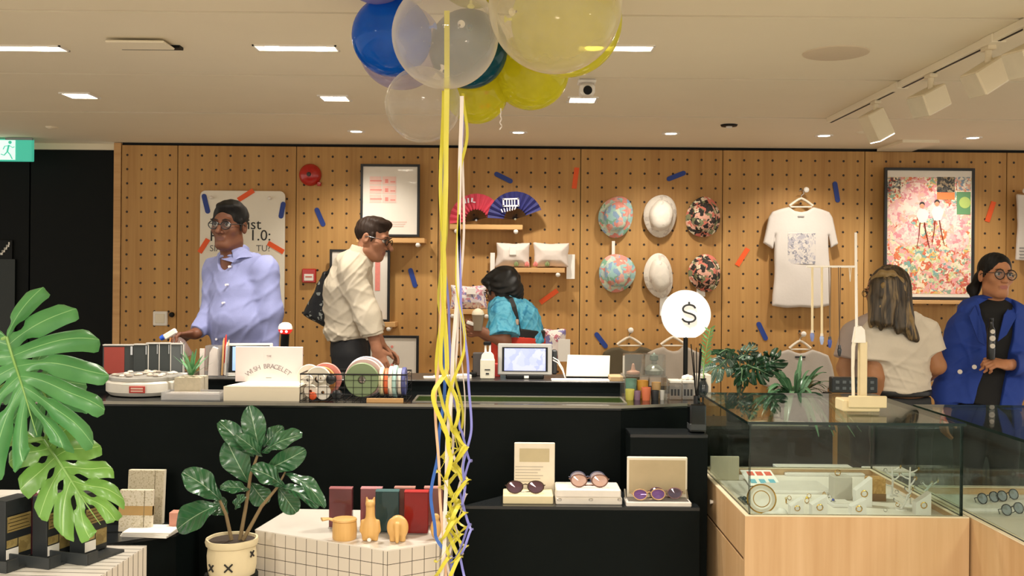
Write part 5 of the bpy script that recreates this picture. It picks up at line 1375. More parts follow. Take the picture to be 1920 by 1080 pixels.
# ================================================================ glass showcases
CX0, CX1, CY0, CY1 = .815, 1.592, 3.45, 4.35
ZR, ZG, ZD = .658, .976, .632         # rim, glass top, display deck
DECK = mat('deck white', '#e4ddd2', .4, var=.02)
def pane(mb, lo, hi):
    """Glass sheet whose narrow edges are dark green."""
    lo, hi = V(lo), V(hi); s = [abs(hi[i]-lo[i]) for i in range(3)]; ax = s.index(min(s))
    mb.bb(lo, hi)
    for j in range(6):
        f = mb.f[-6+j]; n = (mb.v[f[1]]-mb.v[f[0]]).cross(mb.v[f[2]]-mb.v[f[1]])
        mb.mi[-6+j] = 0 if abs(n[ax]) > .9*n.length else 1
def case(name, x0, x1, y0, y1, lab, left_open=True):
    t = thing(name, lab, 'showcase', ((x0+x1)/2, (y0+y1)/2, 0), 'oak and glass jewellery showcases')
    zs = .505
    mb = MB(); mb.bb((x0, y0, .06), (x1, y0+.02, ZR)); mb.build('front_panel', OAK, t)
    mb = MB(); mb.bb((x0, y0+.02, .06), (x0+.02, y1, zs-.006)); mb.build('side_panel', OAK, t)
    mb = MB(); mb.bb((x1-.02, y0+.02, .06), (x1, y1, ZR)); mb.bb((x0+.02, y1-.02, .06), (x1-.02, y1, ZR)); mb.build('back_panel', OAK, t)
    dr = MB().bb((x0, y0+.021, zs+.006 if left_open else zs-.006), (x0+.02, y1, ZR)).build('drawer' if left_open else 'upper_side_panel', OAK, t)
    if left_open: MB().bb((x0+.004, y0+.021, zs-.006), (x0+.02, y1, zs+.006)).build('shadow_gap', mat('oak groove', '#5c4127', .8), t)
    if left_open: MB().tube([(x0, (y0+y1)/2+.1, .585), (x0-.012, (y0+y1)/2+.1, .585)], [.006, .009], 14).build('knob', WHITE, dr)
    MB().bb((x0+.03, y0+.04, 0), (x1-.03, y1-.03, .06)).build('toe_kick', DARK, t)
    rim = MB()
    for lo, hi in (((x0, y0), (x1, y0+.03)), ((x0, y1-.03), (x1, y1)), ((x0, y0+.03), (x0+.035, y1-.03)), ((x1-.035, y0+.03), (x1, y1-.03))):
        rim.bb((*lo, ZR), (*hi, ZR+.004), .001)
    rim.build('rim', mat('rim pale', '#e2d2b4', .4, var=.03), t)
    mb = MB(); mb.bb((x0+.02, y0+.02, ZD-.01), (x1-.02, y1-.02, ZD)); mb.build('deck', DECK, t)
    g = .008; e = .016
    for nm, lo, hi in (('front_glass', (x0+e, y0+e, ZR+.004), (x1-e, y0+e+g, ZG)), ('side_glass', (x0+e, y0+e+g, ZR+.004), (x0+e+g, y1-e, ZG)),
                       ('side_glass', (x1-e-g, y0+e+g, ZR+.004), (x1-e, y1-e, ZG)), ('back_glass', (x0+e+g, y1-e-g, ZR+.004), (x1-e-g, y1-e, ZG)),
                       ('top_glass', (x0+.008, y0+.008, ZG), (x1-.008, y1-.008, ZG+.010))):
        mb = MB(); pane(mb, lo, hi); mb.build(nm, [GLASS, GLASSEDGE], t, smooth=0)
    return t
case('jewellery_showcase', CX0, CX1, CY0, CY1, 'pale oak showcase with a glass top, carrying the necklace stand')
case('jewellery_showcase', 1.600, 2.5, 2.5, 3.99, 'pale oak glass showcase at the picture edge, running towards the viewer', False)
ZGT = ZG+.010

# ---- jewellery in the first case
JW = mat('display white', '#ded9d4', .45, var=.04)
def on_deck(px_, py_, z=ZD): p = on(px_, py_, z); p.z = z; return p
def wedge(px_, py_, wpx, hpx, lab, slant=.45):
    p = on_deck(px_, py_); p.y = max(p.y, CY0+.05); k = p.y/F; p.x = P(px_, py_, p.y).x
    w, h = wpx*k/2, hpx*k
    t = thing('ring_stand', lab, 'ring stand', p, 'white slanted ring stands')
    MB().prism([(-w, 0), (w, 0), (w, h), (-w, h*(1-slant))], -.018, .018, M=Matrix.Translation(p) @ FACE).build('block', JW, t)
    MB(Matrix.Translation(p+V((0, -.0185, h*.45))) @ Matrix.Rotation(pi/2, 4, 'X')).lathe([(w*.35, 0), (w*.45, .002), (w*.35, .003)], 16).build('slot_ring', GOLD, t)
wedge(1492, 966, 24, 34, 'white slanted ring stand beside the small white stone in the showcase')
wedge(1534, 966, 28, 38, 'white slanted ring stand near a blue gem in the showcase')
wedge(1607, 966, 28, 32, 'white slanted ring stand in front of the tall one')
wedge(1617, 948, 30, 54, 'tall white slanted ring stand next to the cork block')
wedge(1728, 964, 28, 42, 'white slanted ring stand nearest the glass corner post')
p = on_deck(1452, 964); p.y = CY0+.06; p.x = P(1452, 960, p.y).x
f = Field(p-V((.07, .05, .02)), p+V((.07, .05, .07)), .004)
f.ell(p+V((0, 0, .01)), (.052, .03, .022), .01); f.ell(p+V((.025, 0, .018)), (.022, .025, .026), .012); f.cut(p+V((0, 0, .001)), (0, 0, -1))
tag(f.mesh('display_stone', mat('white stone', '#d6d1ca', .7, var=.08, bump=.3), None, p), 'rough white stone lying in the showcase corner', 'stone')
def cube_block(px_, py_, wpx, hpx, m, lab):
    p = on_deck(px_, py_); k = p.y/F
    t = thing('display_block', lab, 'display block', p)
    w = wpx*k/2
    MB().bb(p+V((-w, 0, 0)), p+V((w, 2*w, hpx*k)), .002).build('block', m, t)
    return t, p, k, hpx*k
t, p, k, h = cube_block(1581, 937, 34, 42, mat('display grey', '#b9b2a6', .6, bump=.2), 'grey square block with a gold ring on top')
MB(Matrix.Translation(p+V((-.012, .03, h+.012))) @ Matrix.Rotation(pi/2, 4, 'X')).lathe([(.010, -.002), (.0125, 0), (.010, .002), (.009, 0), (.010, -.002)], 20).build('gold_ring', GOLD, t)
t, p, k, h = cube_block(1646, 940, 30, 42, palette('cork', ['#b98f52', '#a87f46', '#c79d62', '#b08850'], 160), 'brown cork block in the middle of the showcase')
MB().bb(p+V((-15.2*k, -.0015, 0)), p+V((15.2*k, .0, 14*k))).build('base_band', mat('block brown', '#7b5a3a', .6), t)
# round dish leaning
p = on_deck(1427, 948); p.y = CY0+.16; k = p.y/F; c = P(1428, 928, p.y); c.z = ZD+27*k
t = thing('round_dish', 'round white dish with gold rims leaning in the showcase corner', 'dish', V((c.x, c.y, ZD)))
M = Matrix.Translation(c) @ Matrix.Rotation(-.25, 4, 'Z') @ Matrix.Rotation(pi/2-.30, 4, 'X')
MB(M).lathe([(.001, .004), (19*k, .006), (25*k, .016), (27*k, .014), (20*k, .0), (.001, -.004)], 40).build('dish', mat('dish white', '#d9d2c6', .3, var=.08), t)
MB(M).lathe([(24.6*k, .0155), (25.6*k, .018), (27.2*k, .0165), (27.2*k, .013)], 40).build('gold_rim', GOLD, t)
MB(M).lathe([(14*k, .0055), (14.8*k, .0075), (15.6*k, .006)], 40).build('inner_ring', GOLD, t)
# cards and trays
p0, p1 = on_deck(1404, 892), on_deck(1466, 872)
t = thing('earring_card', 'white earring card with red and blue patches lying at the back of the showcase', 'card', V(((p0.x+p1.x)/2, 4.16, ZD)))
M = Matrix.Translation(V((P(1405, 890, 4.07).x, 4.07, ZD+.004))) @ Matrix.Rotation(.18, 4, 'X')
w = mm(60, 4.07)
MB(M).bb((0, 0, 0), (w, .17, .004), .001).build('card', PAPER, t)
for i in range(3):
    MB(M).bb((w*(.1+.3*i), .02, .004), (w*(.28+.3*i), .06, .006)).build('blue_patch', mat('patch blue', '#6fb4c9', .5), t)
    MB(M).bb((w*(.16+.28*i), .105, .004), (w*(.36+.28*i), .145, .006)).build('red_patch', mat('patch red', '#d9614c', .5), t)
def tray(x0_, y0_, x1_, y1_, lab, m=None, h=.012):
    a_, b_ = on_deck(x0_, y1_), on_deck(x1_, y0_)
    a2 = on_deck(x1_, y1_)
    t = thing('jewellery_tray', lab, 'tray', V(((a_.x+a2.x)/2, (a_.y+b_.y)/2, ZD)), 'white jewellery trays')
    MB().bb((a_.x, a_.y, ZD), (a2.x, b_.y, ZD+h), .002).build('base', m or JW, t)
    MB().bb((a_.x+.008, a_.y+.008, ZD+h), (a2.x-.008, b_.y-.008, ZD+h+.0015)).build('pad', mat('velvet pale', '#cfc8be', .9), t)
tray(1446, 907, 1562, 926, 'long white jewellery tray in the middle of the showcase')
tray(1474, 876, 1620, 893, 'wide white tray at the back of the showcase holding a gold pair')
tray(1640, 880, 1716, 893, 'short white tray at the back behind the branch stands')
tray(1562, 942, 1600, 952, 'small white tray under the blue gem')
# branch stands
def branch(px_, py_, hpx, lab, seed, lean=0):
    p = on_deck(px_, py_); k = p.y/F; rg = random.Random(seed)
    t = thing('branch_stand', lab, 'jewellery stand', p, 'white branching jewellery stands')
    MB().lathe([(.001, 0), (.022, 0), (.020, .004), (.001, .006)], 20, p).build('base', JW, t)
    top = p+V((lean*k, 0, hpx*k))
    MB().tube([p+V((0, 0, .004)), p.lerp(top, .5)+V((rg.uniform(-.004, .004), 0, 0)), top], [.005, .004, .003], 8).build('trunk', JW, t)
    for j in range(4):
        q = p.lerp(top, .35+.17*j); s = 1 if j % 2 else -1
        e = q+V((s*rg.uniform(.018, .04), rg.uniform(-.01, .01), rg.uniform(.012, .03)))
        MB().tube([q, q.lerp(e, .5)+V((0, 0, -.003)), e], [.0035, .003, .002], 6).build('branch', JW, t)
        MB(Matrix.Translation(e) @ Matrix.Rotation(1+j, 4, 'Z') @ Matrix.Rotation(pi/2, 4, 'X')).lathe([(.006, -.0015), (.008, 0), (.006, .0015), (.005, 0), (.006, -.0015)], 14).build('earring', GOLD if j % 2 else CHROME, t)
branch(1672, 930, 54, 'white branch stand with gold earrings right of the cork block', 2)
branch(1706, 948, 72, 'tallest white branch stand in the showcase', 4)
branch(1690, 956, 30, 'low white branch stand at the front of the showcase', 6, 12)
branch(1724, 935, 30, 'slanting white branch stand near the glass corner post', 8, 24)
def ring_(px_, py_, col, lab, r=.009, gem=None):
    p = on_deck(px_, py_); c = p+V((0, 0, r))
    t = thing('ring', lab, 'ring', p, 'rings in the showcase')
    MB(Matrix.Translation(c) @ Matrix.Rotation(px_*.7, 4, 'Z') @ Matrix.Rotation(pi/2, 4, 'X')).lathe([(r*.85, -.002), (r, 0), (r*.85, .002), (r*.75, 0), (r*.85, -.002)], 20).build('band', col, t)
    if gem: MB().ball(c+V((0, 0, r)), (.006, .005, .005), 8).build('gem', mat('gem '+gem, gem, .08, .2), t)
ring_(1474, 944, GOLD, 'gold ring with a pale stone left of the first ring stand', .010, '#d9c9a0'); ring_(1480, 938, GOLD, 'plain gold ring left of the first ring stand'); ring_(1513, 944, GOLD, 'gold ring with a yellow stone between two ring stands', .011, '#d9b52c')
ring_(1517, 934, GOLD, 'plain gold ring between two ring stands'); ring_(1562, 947, CHROME, 'silver ring with a blue gem right of the second ring stand', .010, '#3a4a9c'); ring_(1545, 930, GOLD, 'gold ring lying behind the second ring stand')
ring_(1554, 934, CHROME, 'silver ring lying in front of the grey block'); ring_(1500, 888, GOLD, 'gold ring of the pair at the back of the showcase', .010); ring_(1512, 889, mat('bronze ring', '#6b4a2a', .3, .8), 'bronze ring of the pair at the back of the showcase', .010)
ring_(1683, 950, GOLD, 'gold ring under the branch stands', .008, '#c98f3f'); ring_(1660, 960, CHROME, 'small silver ring at the showcase front edge', .007)
p = on_deck(1348, 900); p.y = 4.18; p.x = CX0+.075
single('cream_card', MB(Matrix.Translation(V((CX0+.03, 4.20, ZD)))).bb((0, 0, 0), (.12, .012, .10), .001), mat('card cream2', '#d3cbb2', .6), 'cream card standing in the back corner of the showcase', 'card')
t = thing('gem_cluster', 'dark blue-grey bead cluster beside the round dish', 'bracelet', V((CX0+.09, 3.78, ZD)))
mb = MB()
for j in range(14):
    a_ = j*2*pi/14; mb.ball((CX0+.09+.035*math.cos(a_), 3.78+.035*math.sin(a_), ZD+.009), .009, 10)
mb.build('beads', mat('bead grey', '#4b5658', .2), t)
# ---- second case contents
for i, (x_, y_, lab) in enumerate(((on_deck(1856, 950).x, on_deck(1856, 950).y, 'dark round spectacles in the second showcase, closest to the oak post'), (on_deck(1893, 945).x, on_deck(1893, 945).y, 'dark spectacles lying on a white tray in the second showcase'), (on_deck(1902, 972).x, on_deck(1902, 972).y, 'dark spectacles near the picture edge in the second showcase'))):
    spectacles(V((x_, y_, ZD+.014)), .13, -.35, '#33343a', '#7d8486', 'spectacles', lab, .5)
a_ = V((1.66, 3.22, ZD))
for lo, hi, lab in (((1.66, 3.2), (2.1, 3.6), 'broad white tray with spectacles in the second showcase'), ((1.66, 3.66), (2.2, 3.9), 'white tray at the far end of the second showcase')):
    t = thing('jewellery_tray', lab, 'tray', ((lo[0]+hi[0])/2, (lo[1]+hi[1])/2, ZD), 'white jewellery trays')
    MB().bb((*lo, ZD), (*hi, ZD+.012), .002).build('base', JW, t); MB().bb((lo[0]+.01, lo[1]+.01, ZD+.012), (hi[0]-.01, hi[1]-.01, ZD+.0135)).build('pad', mat('velvet pale', '#cfc8be', .9), t)
# ---- necklace stand on top of the glass
p = on(1615, 770, ZGT); p.z = ZGT; Y = p.y; k = Y/F
BEE = mat('stand beech', '#dccaa0', .45, var=.06)
t = thing('necklace_stand', 'tall pale wooden stand with a thin crossbar of necklaces on the glass top', 'jewellery stand', p)
MB().bb(p+V((-40*k, -.03, 0)), p+V((30*k, .06, 22*k)), .004).build('base', BEE, t)
MB().bb(p+V((-30*k, -.045, 8*k)), p+V((40*k, -.03, 30*k)), .003).build('front_block', BEE, t)
q = lambda a, b, dy=0: P(a, b, Y+dy)
MB().box((q(1617, 690).x, Y+.0, (q(1617, 745).z+q(1617, 640).z)/2), (14*k, .03, q(1617, 640).z-q(1617, 745).z), .003).build('post', BEE, t)
MB().tube([q(1600, 742), q(1599, 690), q(1600, 650), q(1607, 620)], [3*k, 3*k, 3.5*k, 4.5*k], 10).build('side_rod', mat('stand pale', '#e9e1cc', .4), t)
MB().prism([(q(1600, 642).x, q(1600, 642).z), (q(1620, 642).x, q(1620, 642).z), (q(1618, 618).x, q(1618, 618).z), (q(1612, 611).x, q(1612, 611).z), (q(1605, 613).x, q(1605, 613).z)], -.02, .02, M=Matrix.Translation((0, Y, 0)) @ FACE).build('cap', mat('stand white', '#ece6dc', .35), t)
MB().cyl(q(1606, 620), q(1604.5, 436), 2.6*k, 2.4*k, 10).build('rod', mat('stand white', '#ece6dc', .35), t)
MB().cyl(q(1512, 500), q(1606, 500), 2.2*k, 2.2*k, 10).build('crossbar', mat('stand white', '#ece6dc', .35), t)
for i, (x_, y0_, y1_, c0, cc0, lab) in enumerate(((1523, 503, 622, '#7583bb', '#e0cfa8', 'pale cord necklace with a blue bead, at the free end of the crossbar'), (1541, 503, 628, '#9fb0d6', '#e0cfa8', 'pale cord necklace with a whitish blue bead, second on the crossbar'), (1556, 503, 634, '#3a4d9c', '#6d5a44', 'dark thin necklace with a deep blue pendant'), (1574, 503, 650, '#222428', '#5a4632', 'dark thin necklace with a black pendant'), (1594, 503, 528, '#d9d3c4', '#d9d3c4', 'short pale necklace closest to the upright rod'))):
    a_, b_ = q(x_, y0_-2, -.01), q(x_, y1_, -.01)
    t2 = thing('necklace', lab, 'necklace', b_-V((0, 0, 20*k if i < 4 else 0)), 'necklaces on the crossbar')
    cm_ = mat('cord '+cc0, cc0, .6)
    if i < 2: MB().tube([a_, b_], 2.2*k if i < 2 else .8*k, 6).build('cord', cm_, t2)
    else:
        MB().tube([a_+V((-.004, 0, 0)), b_], .7*k, 6).build('cord', cm_, t2); MB().tube([a_+V((.004, 0, 0)), b_], .7*k, 6).build('cord', cm_, t2)
    if i < 4:
        MB().tube([b_, b_+V((0, 0, -5*k)), b_+V((0, 0, -11*k)), b_+V((0, 0, -18*k))], [1.5*k, 4*k, 3.6*k, 2*k], 10).build('pendant', mat('pendant '+c0, c0, .2), t2)
        MB().tube([b_+V((0, 0, 3*k)), b_+V((0, 0, -2*k))], [2.4*k, 3*k], 10).build('clasp', mat('clasp dark', '#2c2c30', .3) if i > 1 else mat('clasp pale', '#d9d2c4', .4), t2)
# dark till terminal behind the case and dark cabinets behind
t = thing('low_cabinet', 'black low cabinet behind the glass showcase carrying the leafy plants', 'cabinet', (1.15, 4.9, 0))
CB1 = P(1562, 800, 4.72).x
MB().bb((xc+.04, 4.72, 0), (CB1, 5.05, .77), .003).build('body', BLACK, t)
MB().bb((xc+.03, 4.71, .77), (CB1+.005, 5.06, .785), .002).build('top', mat('ledge top', '#a08d74'), t)
t = thing('low_cabinet', 'black cabinet behind the woman in the white tee, seen through the glass', 'cabinet', (2.6, 6.3, 0))
x_ = P(1600, 800, 6.2).x
MB().bb((x_, 6.2, 0), (4.3, 6.5, .56), .003).build('body', mat('dark green cabinet', '#1d2a28', .4), t)
MB().bb((x_-.01, 6.19, .56), (4.31, 6.51, .58), .002).build('top', mat('cab top', '#3a4441', .3), t)
single('cream_booklet', MB().bb((1.15, 4.74, .785), (1.42, 4.9, .797), .002), mat('booklet cream', '#d9cfb8', .6), 'flat cream booklet on the cabinet behind the showcase', 'booklet')
Y = 4.80; k = Y/F
p = V((P(1604, 735, Y).x, Y, 0)); 
t = thing('till_terminal', 'dark sales terminal on a stand behind the necklace stand', 'terminal', V((p.x-.06, Y+.04, .785)))
zt, zb = P(1604, 708, Y).z, P(1604, 737, Y).z
xm = P(1560, 720, Y).x
MB().bb((xm, Y, zb), (P(1646, 720, Y).x, Y+.05, zt), .004).build('body', mat('terminal dark', '#232729', .4), t)
mb = MB()
for i in range(6):
    for j in range(2): mb.box((P(1570+13*i, 720, Y).x, Y-.002, zb+(zt-zb)*(.3+.4*j)), (.018, .004, .014), .001)
mb.build('keypad', mat('terminal keys', '#596063', .5), t)
MB().bb((xm, Y, .785), (CB1-.01, Y+.05, zb)).build('stand', DARK, t)
# ================================================================ plants
def pt2(c, d, s): return c+d*s
def bez(a, b, c, u): return a*(1-u)**2+b*2*u*(1-u)+c*u*u
MON = leafmat('monstera leaf', '#3f8048', '#66a862', '#94c684', .38, 1, 0, .25, .35, .25)
MON2 = leafmat('monstera light leaf', '#5f9440', '#86b957', '#b3d888', .38, 1, 0, .25, .35, .25)
MOND = leafmat('monstera dark leaf', '#12291c', '#1f4429', '#4d7a56', .3, 1, 0, .12)
STEMG = mat('green stem', '#7da558', .5, var=.1)
def monstera(t, base, dirv, nrm, L, W, m, n=6, seed=0, droop=.18, sides=(1, -1), uj=.5, split=.33, name='leaf'):
    rg = random.Random(seed)
    d = V(dirv).normalized(); z = V(nrm); z = (z-d*z.dot(d)).normalized(); s_ = z.cross(d).normalized()
    def loc(x, y):
        r = (x/L); h = -.10*abs(y)-droop*(max(r, 0)**2)*L*.6-.35*(abs(y)/W)**2*W*.5+.012*math.sin(9*x/L+5*y/W+seed)
        return base+d*x+s_*y+z*h
    mb = MB()
    for sd in sides:
        th0, th1 = math.radians(150), math.radians(6)
        bd = []
        for i in range(n+1):
            f = i/n; th = th0+(th1-th0)*f**.85
            m0 = (max(0, f-.12)*.78*L, 0)
            R = W*(.72+.28*math.sin(pi*min(1, f*1.1)))*(1-.0*f)
            if f > .55: R = W*.98+(L*.30-W*.25)*((f-.55)/.45)
            R *= 1+rg.uniform(-.05, .05)
            o = (m0[0]+R*math.cos(th), sd*R*math.sin(th))
            if i == n: o = (L, sd*.002)
            c = (m0[0]+R*.5*math.cos(th+.22), sd*R*.5*math.sin(th+.22))
            bd.append((m0, c, o))
        NU, NV = 16, 6
        for i in range(n):
            A, B = bd[i], bd[i+1]; hole = rg.random() < .75
            def pos(u, v):
                q = []
                for K in (A, B):
                    q.append(tuple((1-u)**2*K[0][j]+2*u*(1-u)*K[1][j]+u*u*K[2][j] for j in (0, 1)))
                wf = 1.0
                if u > uj:
                    x = (u-uj)/(1-uj); wf = 1-split*min(1, x*1.6)
                    if x > .72: wf *= math.sqrt(max(0, 1-((x-.72)/.285)**2))
                elif hole and .12 < u < .38: wf = 1-.42*math.sin(pi*(u-.12)/.26)
                vv = .5+(v-.5)*wf
                x = q[0][0]*(1-vv)+q[1][0]*vv; y = q[0][1]*(1-vv)+q[1][1]*vv
                p_ = loc(x, y)
                return p_+z*(-.014*(abs(v-.5)*2)**2*min(1, u*3)*W/.2)
            mb.grid(pos, NU, NV)
    o = mb.build(name, m, t, smooth=80, weld=True)
    MB().tube([loc(L*.98*j/10, 0)+z*.0015 for j in range(11)], [.0045-.0035*j/10 for j in range(11)], 6).build('midrib', STEMG if m in (MON, MON2) else mat('dark midrib', '#5f7f5c', .5), o)
    return o
Y = 2.92
pb = V((-2.34, 2.70, 0))
t = thing('monstera_plant', 'large split-leaf plant reaching in from the picture edge, two big green leaves', 'potted plant', pb)
MB().lathe([(.001, 0), (.16, 0), (.20, .40), (.205, .42), (.185, .42), (.18, .40), (.001, .39)], 40, pb).build('pot', mat('dark stone pot', '#4a4743', .8), t)
b1, b2 = P(12, 632, 2.9), P(80, 822, 2.98)
for bb_, mid in ((b1, V((-1.75, 2.8, 1.15))), (b2, V((-1.8, 2.85, .95)))):
    MB().tube([bez(pb+V((.02, 0, .40)), mid, bb_, j/12) for j in range(13)], [.012-.006*j/12 for j in range(13)], 8).build('stem', STEMG, t)
monstera(t, b1, P(70, 815, 2.82)-b1, V((.30, -.80, .55)), (P(70, 815, 2.82)-b1).length*1.0, .255, MON, 7, 3, .12, uj=.42, split=.30)
monstera(t, b2, P(190, 985, 2.86)-b2, V((.22, -.78, .5)), (P(190, 985, 2.86)-b2).length, .128, MON2, 6, 11, .1, uj=.58, split=.22)
b3 = P(60, 700, 3.15)
MB().tube([bez(pb+V((.0, .05, .40)), V((-1.55, 3.1, 1.2)), b3, j/12) for j in range(13)], [.010-.005*j/12 for j in range(13)], 8).build('stem', STEMG, t)
monstera(t, b3, P(120, 800, 3.1)-b3, V((.3, -.9, .3)), .20, .13, MON, 5, 21, .1)

# fiddle-leaf fig in a sack pot
FIG = leafmat('fig leaf', '#1c4a2b', '#2f6b40', '#8fae8c', .25, 6, .10, .05, .9, .6)
Yf = 3.42; k = Yf/F
base = on(434, 1102, .455); 
pc = V((P(434, 1040, Yf).x, Yf, 0)); zt = P(434, 1008, Yf).z; zb = .455
t = thing('fiddle_leaf_fig', 'dark glossy fiddle-leaf fig in a cream sack pot with stitched crosses', 'potted plant', V((pc.x, Yf, zb)))
h = zt-zb; R = 46*k
SACK = mat('sack canvas', '#d6c8a4', .85, var=.10, scale=14, bump=.5)
wob = lambda a, r, z: 1+.025*math.sin(3*a+1)+.015*math.sin(7*a+z*30)
MB().lathe([(.001, 0), (R*.90, 0), (R*.96, .03), (R*.98, h*.55), (R*.93, h*.80), (R*.96, h*.82)], 44, (pc.x, Yf, zb), rad=wob).build('pot', SACK, t)
MB().lathe([(R*.95, h*.80), (R*1.02, h*.82), (R*1.06, h*.92), (R*1.03, h), (R*.96, h), (R*.93, h*.9), (R*.90, h*.85)], 44, (pc.x, Yf, zb), rad=wob).build('cuff', SACK, t)
MB().lathe([(.001, h*.93), (R*.94, h*.93)], 30, (pc.x, Yf, zb)).build('soil', mat('soil', '#3b2f26', .95, bump=.5), t)
CROSS = mat('stitch black', '#1c1b1a', .7)
for px_, py_, s in ((407, 1064, 6.0), (441, 1062, 7.2), (477, 1043, 5), (396, 1082, 5)):
    a0 = math.asin(max(-1, min(1, (P(px_, py_, Yf).x-pc.x)/R))); rr = R*1.005
    c = V((pc.x+rr*math.sin(a0), Yf-rr*math.cos(a0), P(px_, py_, Yf-R*.7).z)); tx = V((math.cos(a0), math.sin(a0), 0)); e = s*k
    mb = MB()
    for sg in (1, -1): mb.tube([c-tx*e-V((0, 0, e*sg)), c, c+tx*e+V((0, 0, e*sg))], .0028, 6)
    mb.build('stitched_cross', CROSS, t)
STB = mat('fig stem', '#7d6a4a', .8, var=.15)
J = lambda a, b, dy=0: P(a, b, Yf+dy)
for pts in ([(434, 1012, 0), (424, 965, -.01), (412, 938, -.02), (405, 920, 0)], [(450, 1012, .01), (461, 950, .0), (470, 890, -.01), (487, 842, 0), (486, 800, 0)], [(456, 1012, 0), (490, 950, -.01), (520, 914, -.02), (535, 885, 0)]):
    MB().tube([J(*q) for q in pts], [.007, .006, .0045, .003], 8).build('stem', STB, t)
def fig(b, tip, wpx, dy0=0, dy1=-.04, nz=(0, -1, .35), fold=.25, seed=0, curl=.12):
    A, B = J(*b, dy0), J(*tip, dy1); d = B-A; L = d.length; d.normalize()
    z = V(nz); z = (z-d*z.dot(d)).normalized(); s_ = z.cross(d); w = wpx*k
    def fn(u, v):
        x = (v-.5)*2; ww = w/2*(math.sin(pi*min(1, (u*.94+.03))**1.25)**.7*(.72+.40*u))
        hgt = fold*ww*abs(x)*(1-.4*u)+.006*math.sin(14*u+seed)*abs(x)**2+curl*L*(math.sin(pi*u)*.6-u*u*.6)
        return A+d*(L*u)+s_*(ww*x)+z*hgt
    mb = MB(); mb.grid(fn, 18, 8); mb.build('leaf', FIG, t, smooth=80)
fig((487, 846), (468, 762), 46, 0, -.02, (.25, -1, .2), .3, 1)
fig((492, 850), (562, 812), 46, 0, -.06, (.1, -.75, .8), .2, 2)
fig((494, 838), (530, 800), 34, .02, .02, (.1, -.7, .6), .2, 12)
fig((476, 856), (412, 790), 40, 0, -.03, (.2, -1, .5), .3, 3)
fig((492, 856), (444, 815), 28, 0, -.07, (.1, -.9, .5), .3, 4)
fig((500, 880), (570, 846), 44, .01, -.05, (.4, -1, .1), .35, 5)
fig((466, 905), (425, 828), 56, .01, .0, (.3, -1, -.1), .15, 6)
fig((414, 938), (345, 884), 56, -.02, -.08, (-.1, -.8, .9), .2, 7)
fig((532, 912), (474, 876), 46, -.02, -.09, (.1, -.8, .8), .2, 8)
fig((468, 918), (414, 912), 26, -.02, -.07, (0, -.8, .5), .35, 9)
fig((412, 945), (330, 990), 62, -.02, -.06, (-.15, -.9, .6), .25, 10)
fig((521, 914), (598, 944), 34, -.02, -.05, (.2, -.6, .9), .4, 11, .2)
fig((532, 890), (611, 942), 34, 0, -.06, (.3, -.6, .9), .4, 13, .25)
fig((522, 915), (556, 962), 40, .02, .03, (.2, -1, .2), .2, 14)
fig((470, 905), (500, 945), 44, .03, .04, (0, -1, .2), .2, 15)
fig((440, 955), (456, 930), 24, -.02, -.05, (.2, -.8, .8), .3, 16)
fig((426, 965), (400, 940), 40, .02, .04, (.2, -1, .2), .2, 17)
single('black_stool', MB().lathe([(.001, 0), (.090, 0), (.090, zb-.001), (.001, zb-.001)], 32, (pc.x, Yf, 0)), BLACK, 'round black stool under the fig pot', 'stool')

# leafy plants on the cabinet behind the showcase
ZCAB = .785
Y = 4.88; k = Y/F
def pot_plant(px_, lab, name, r=.07, hh=.13, col='#2b2d2e'):
    p = V((P(px_, 740, Y).x, Y, ZCAB))
    t = thing(name, lab, 'potted plant', p)
    MB().lathe([(.001, 0), (r*.8, 0), (r, hh), (r*.9, hh), (r*.88, hh*.9), (.001, hh*.88)], 28, p).build('pot', mat('plant pot '+col, col, .5), t)
    return t, p
t, p = pot_plant(1385, 'dark split-leaf plant behind the showcase, right of the dollar sign', 'split_leaf_plant')
J5 = lambda a, b, dy=0: P(a, b, Y+dy)
def stem_to(t, p, q, bend=(0, 0, 0), r=.005, m=None):
    s0 = p+V((0, 0, .11)); MB().tube([bez(s0, s0.lerp(q, .5)+V(bend)+V((0, 0, .05)), q, j/8) for j in range(9)], [r*(1-.4*j/8) for j in range(9)], 6).build('stem', m or mat('dark stem', '#37492f', .6), t)
MONS = leafmat('monstera silver leaf', '#24382f', '#5d7a69', '#c2cfc0', .2, 8, .3, .05)
for (b, tip, W_, m_, nz, sd) in (((1372, 668), (1322, 704), .075, MONS, (0, -.7, .7), 1), ((1388, 672), (1415, 648), .045, MONS, (.2, -.8, .5), 2), ((1402, 684), (1440, 700), .085, MOND, (0, -1, .1), 3), ((1376, 660), (1338, 658), .045, MOND, (0, -.5, .9), 4), ((1430, 690), (1465, 672), .07, MOND, (.1, -1, .1), 5), ((1390, 690), (1392, 722), .05, MOND, (0, -1, .2), 6)):
    A = J5(*b, -.02*sd % .06); B = J5(*tip, -.05)
    stem_to(t, p, A)
    monstera(t, A, B-A, nz, (B-A).length, W_, m_, 5, sd, .15, split=.3)
t, p = pot_plant(1490, 'bushy plant with many narrow curled leaves in front of the grey t-shirt', 'narrow_leaf_plant', .08, .14)
NL = leafmat('narrow leaf', '#2b5638', '#6d9a72', '#b9cfb4', .25, 1, 0, .1)
rg = random.Random(9)
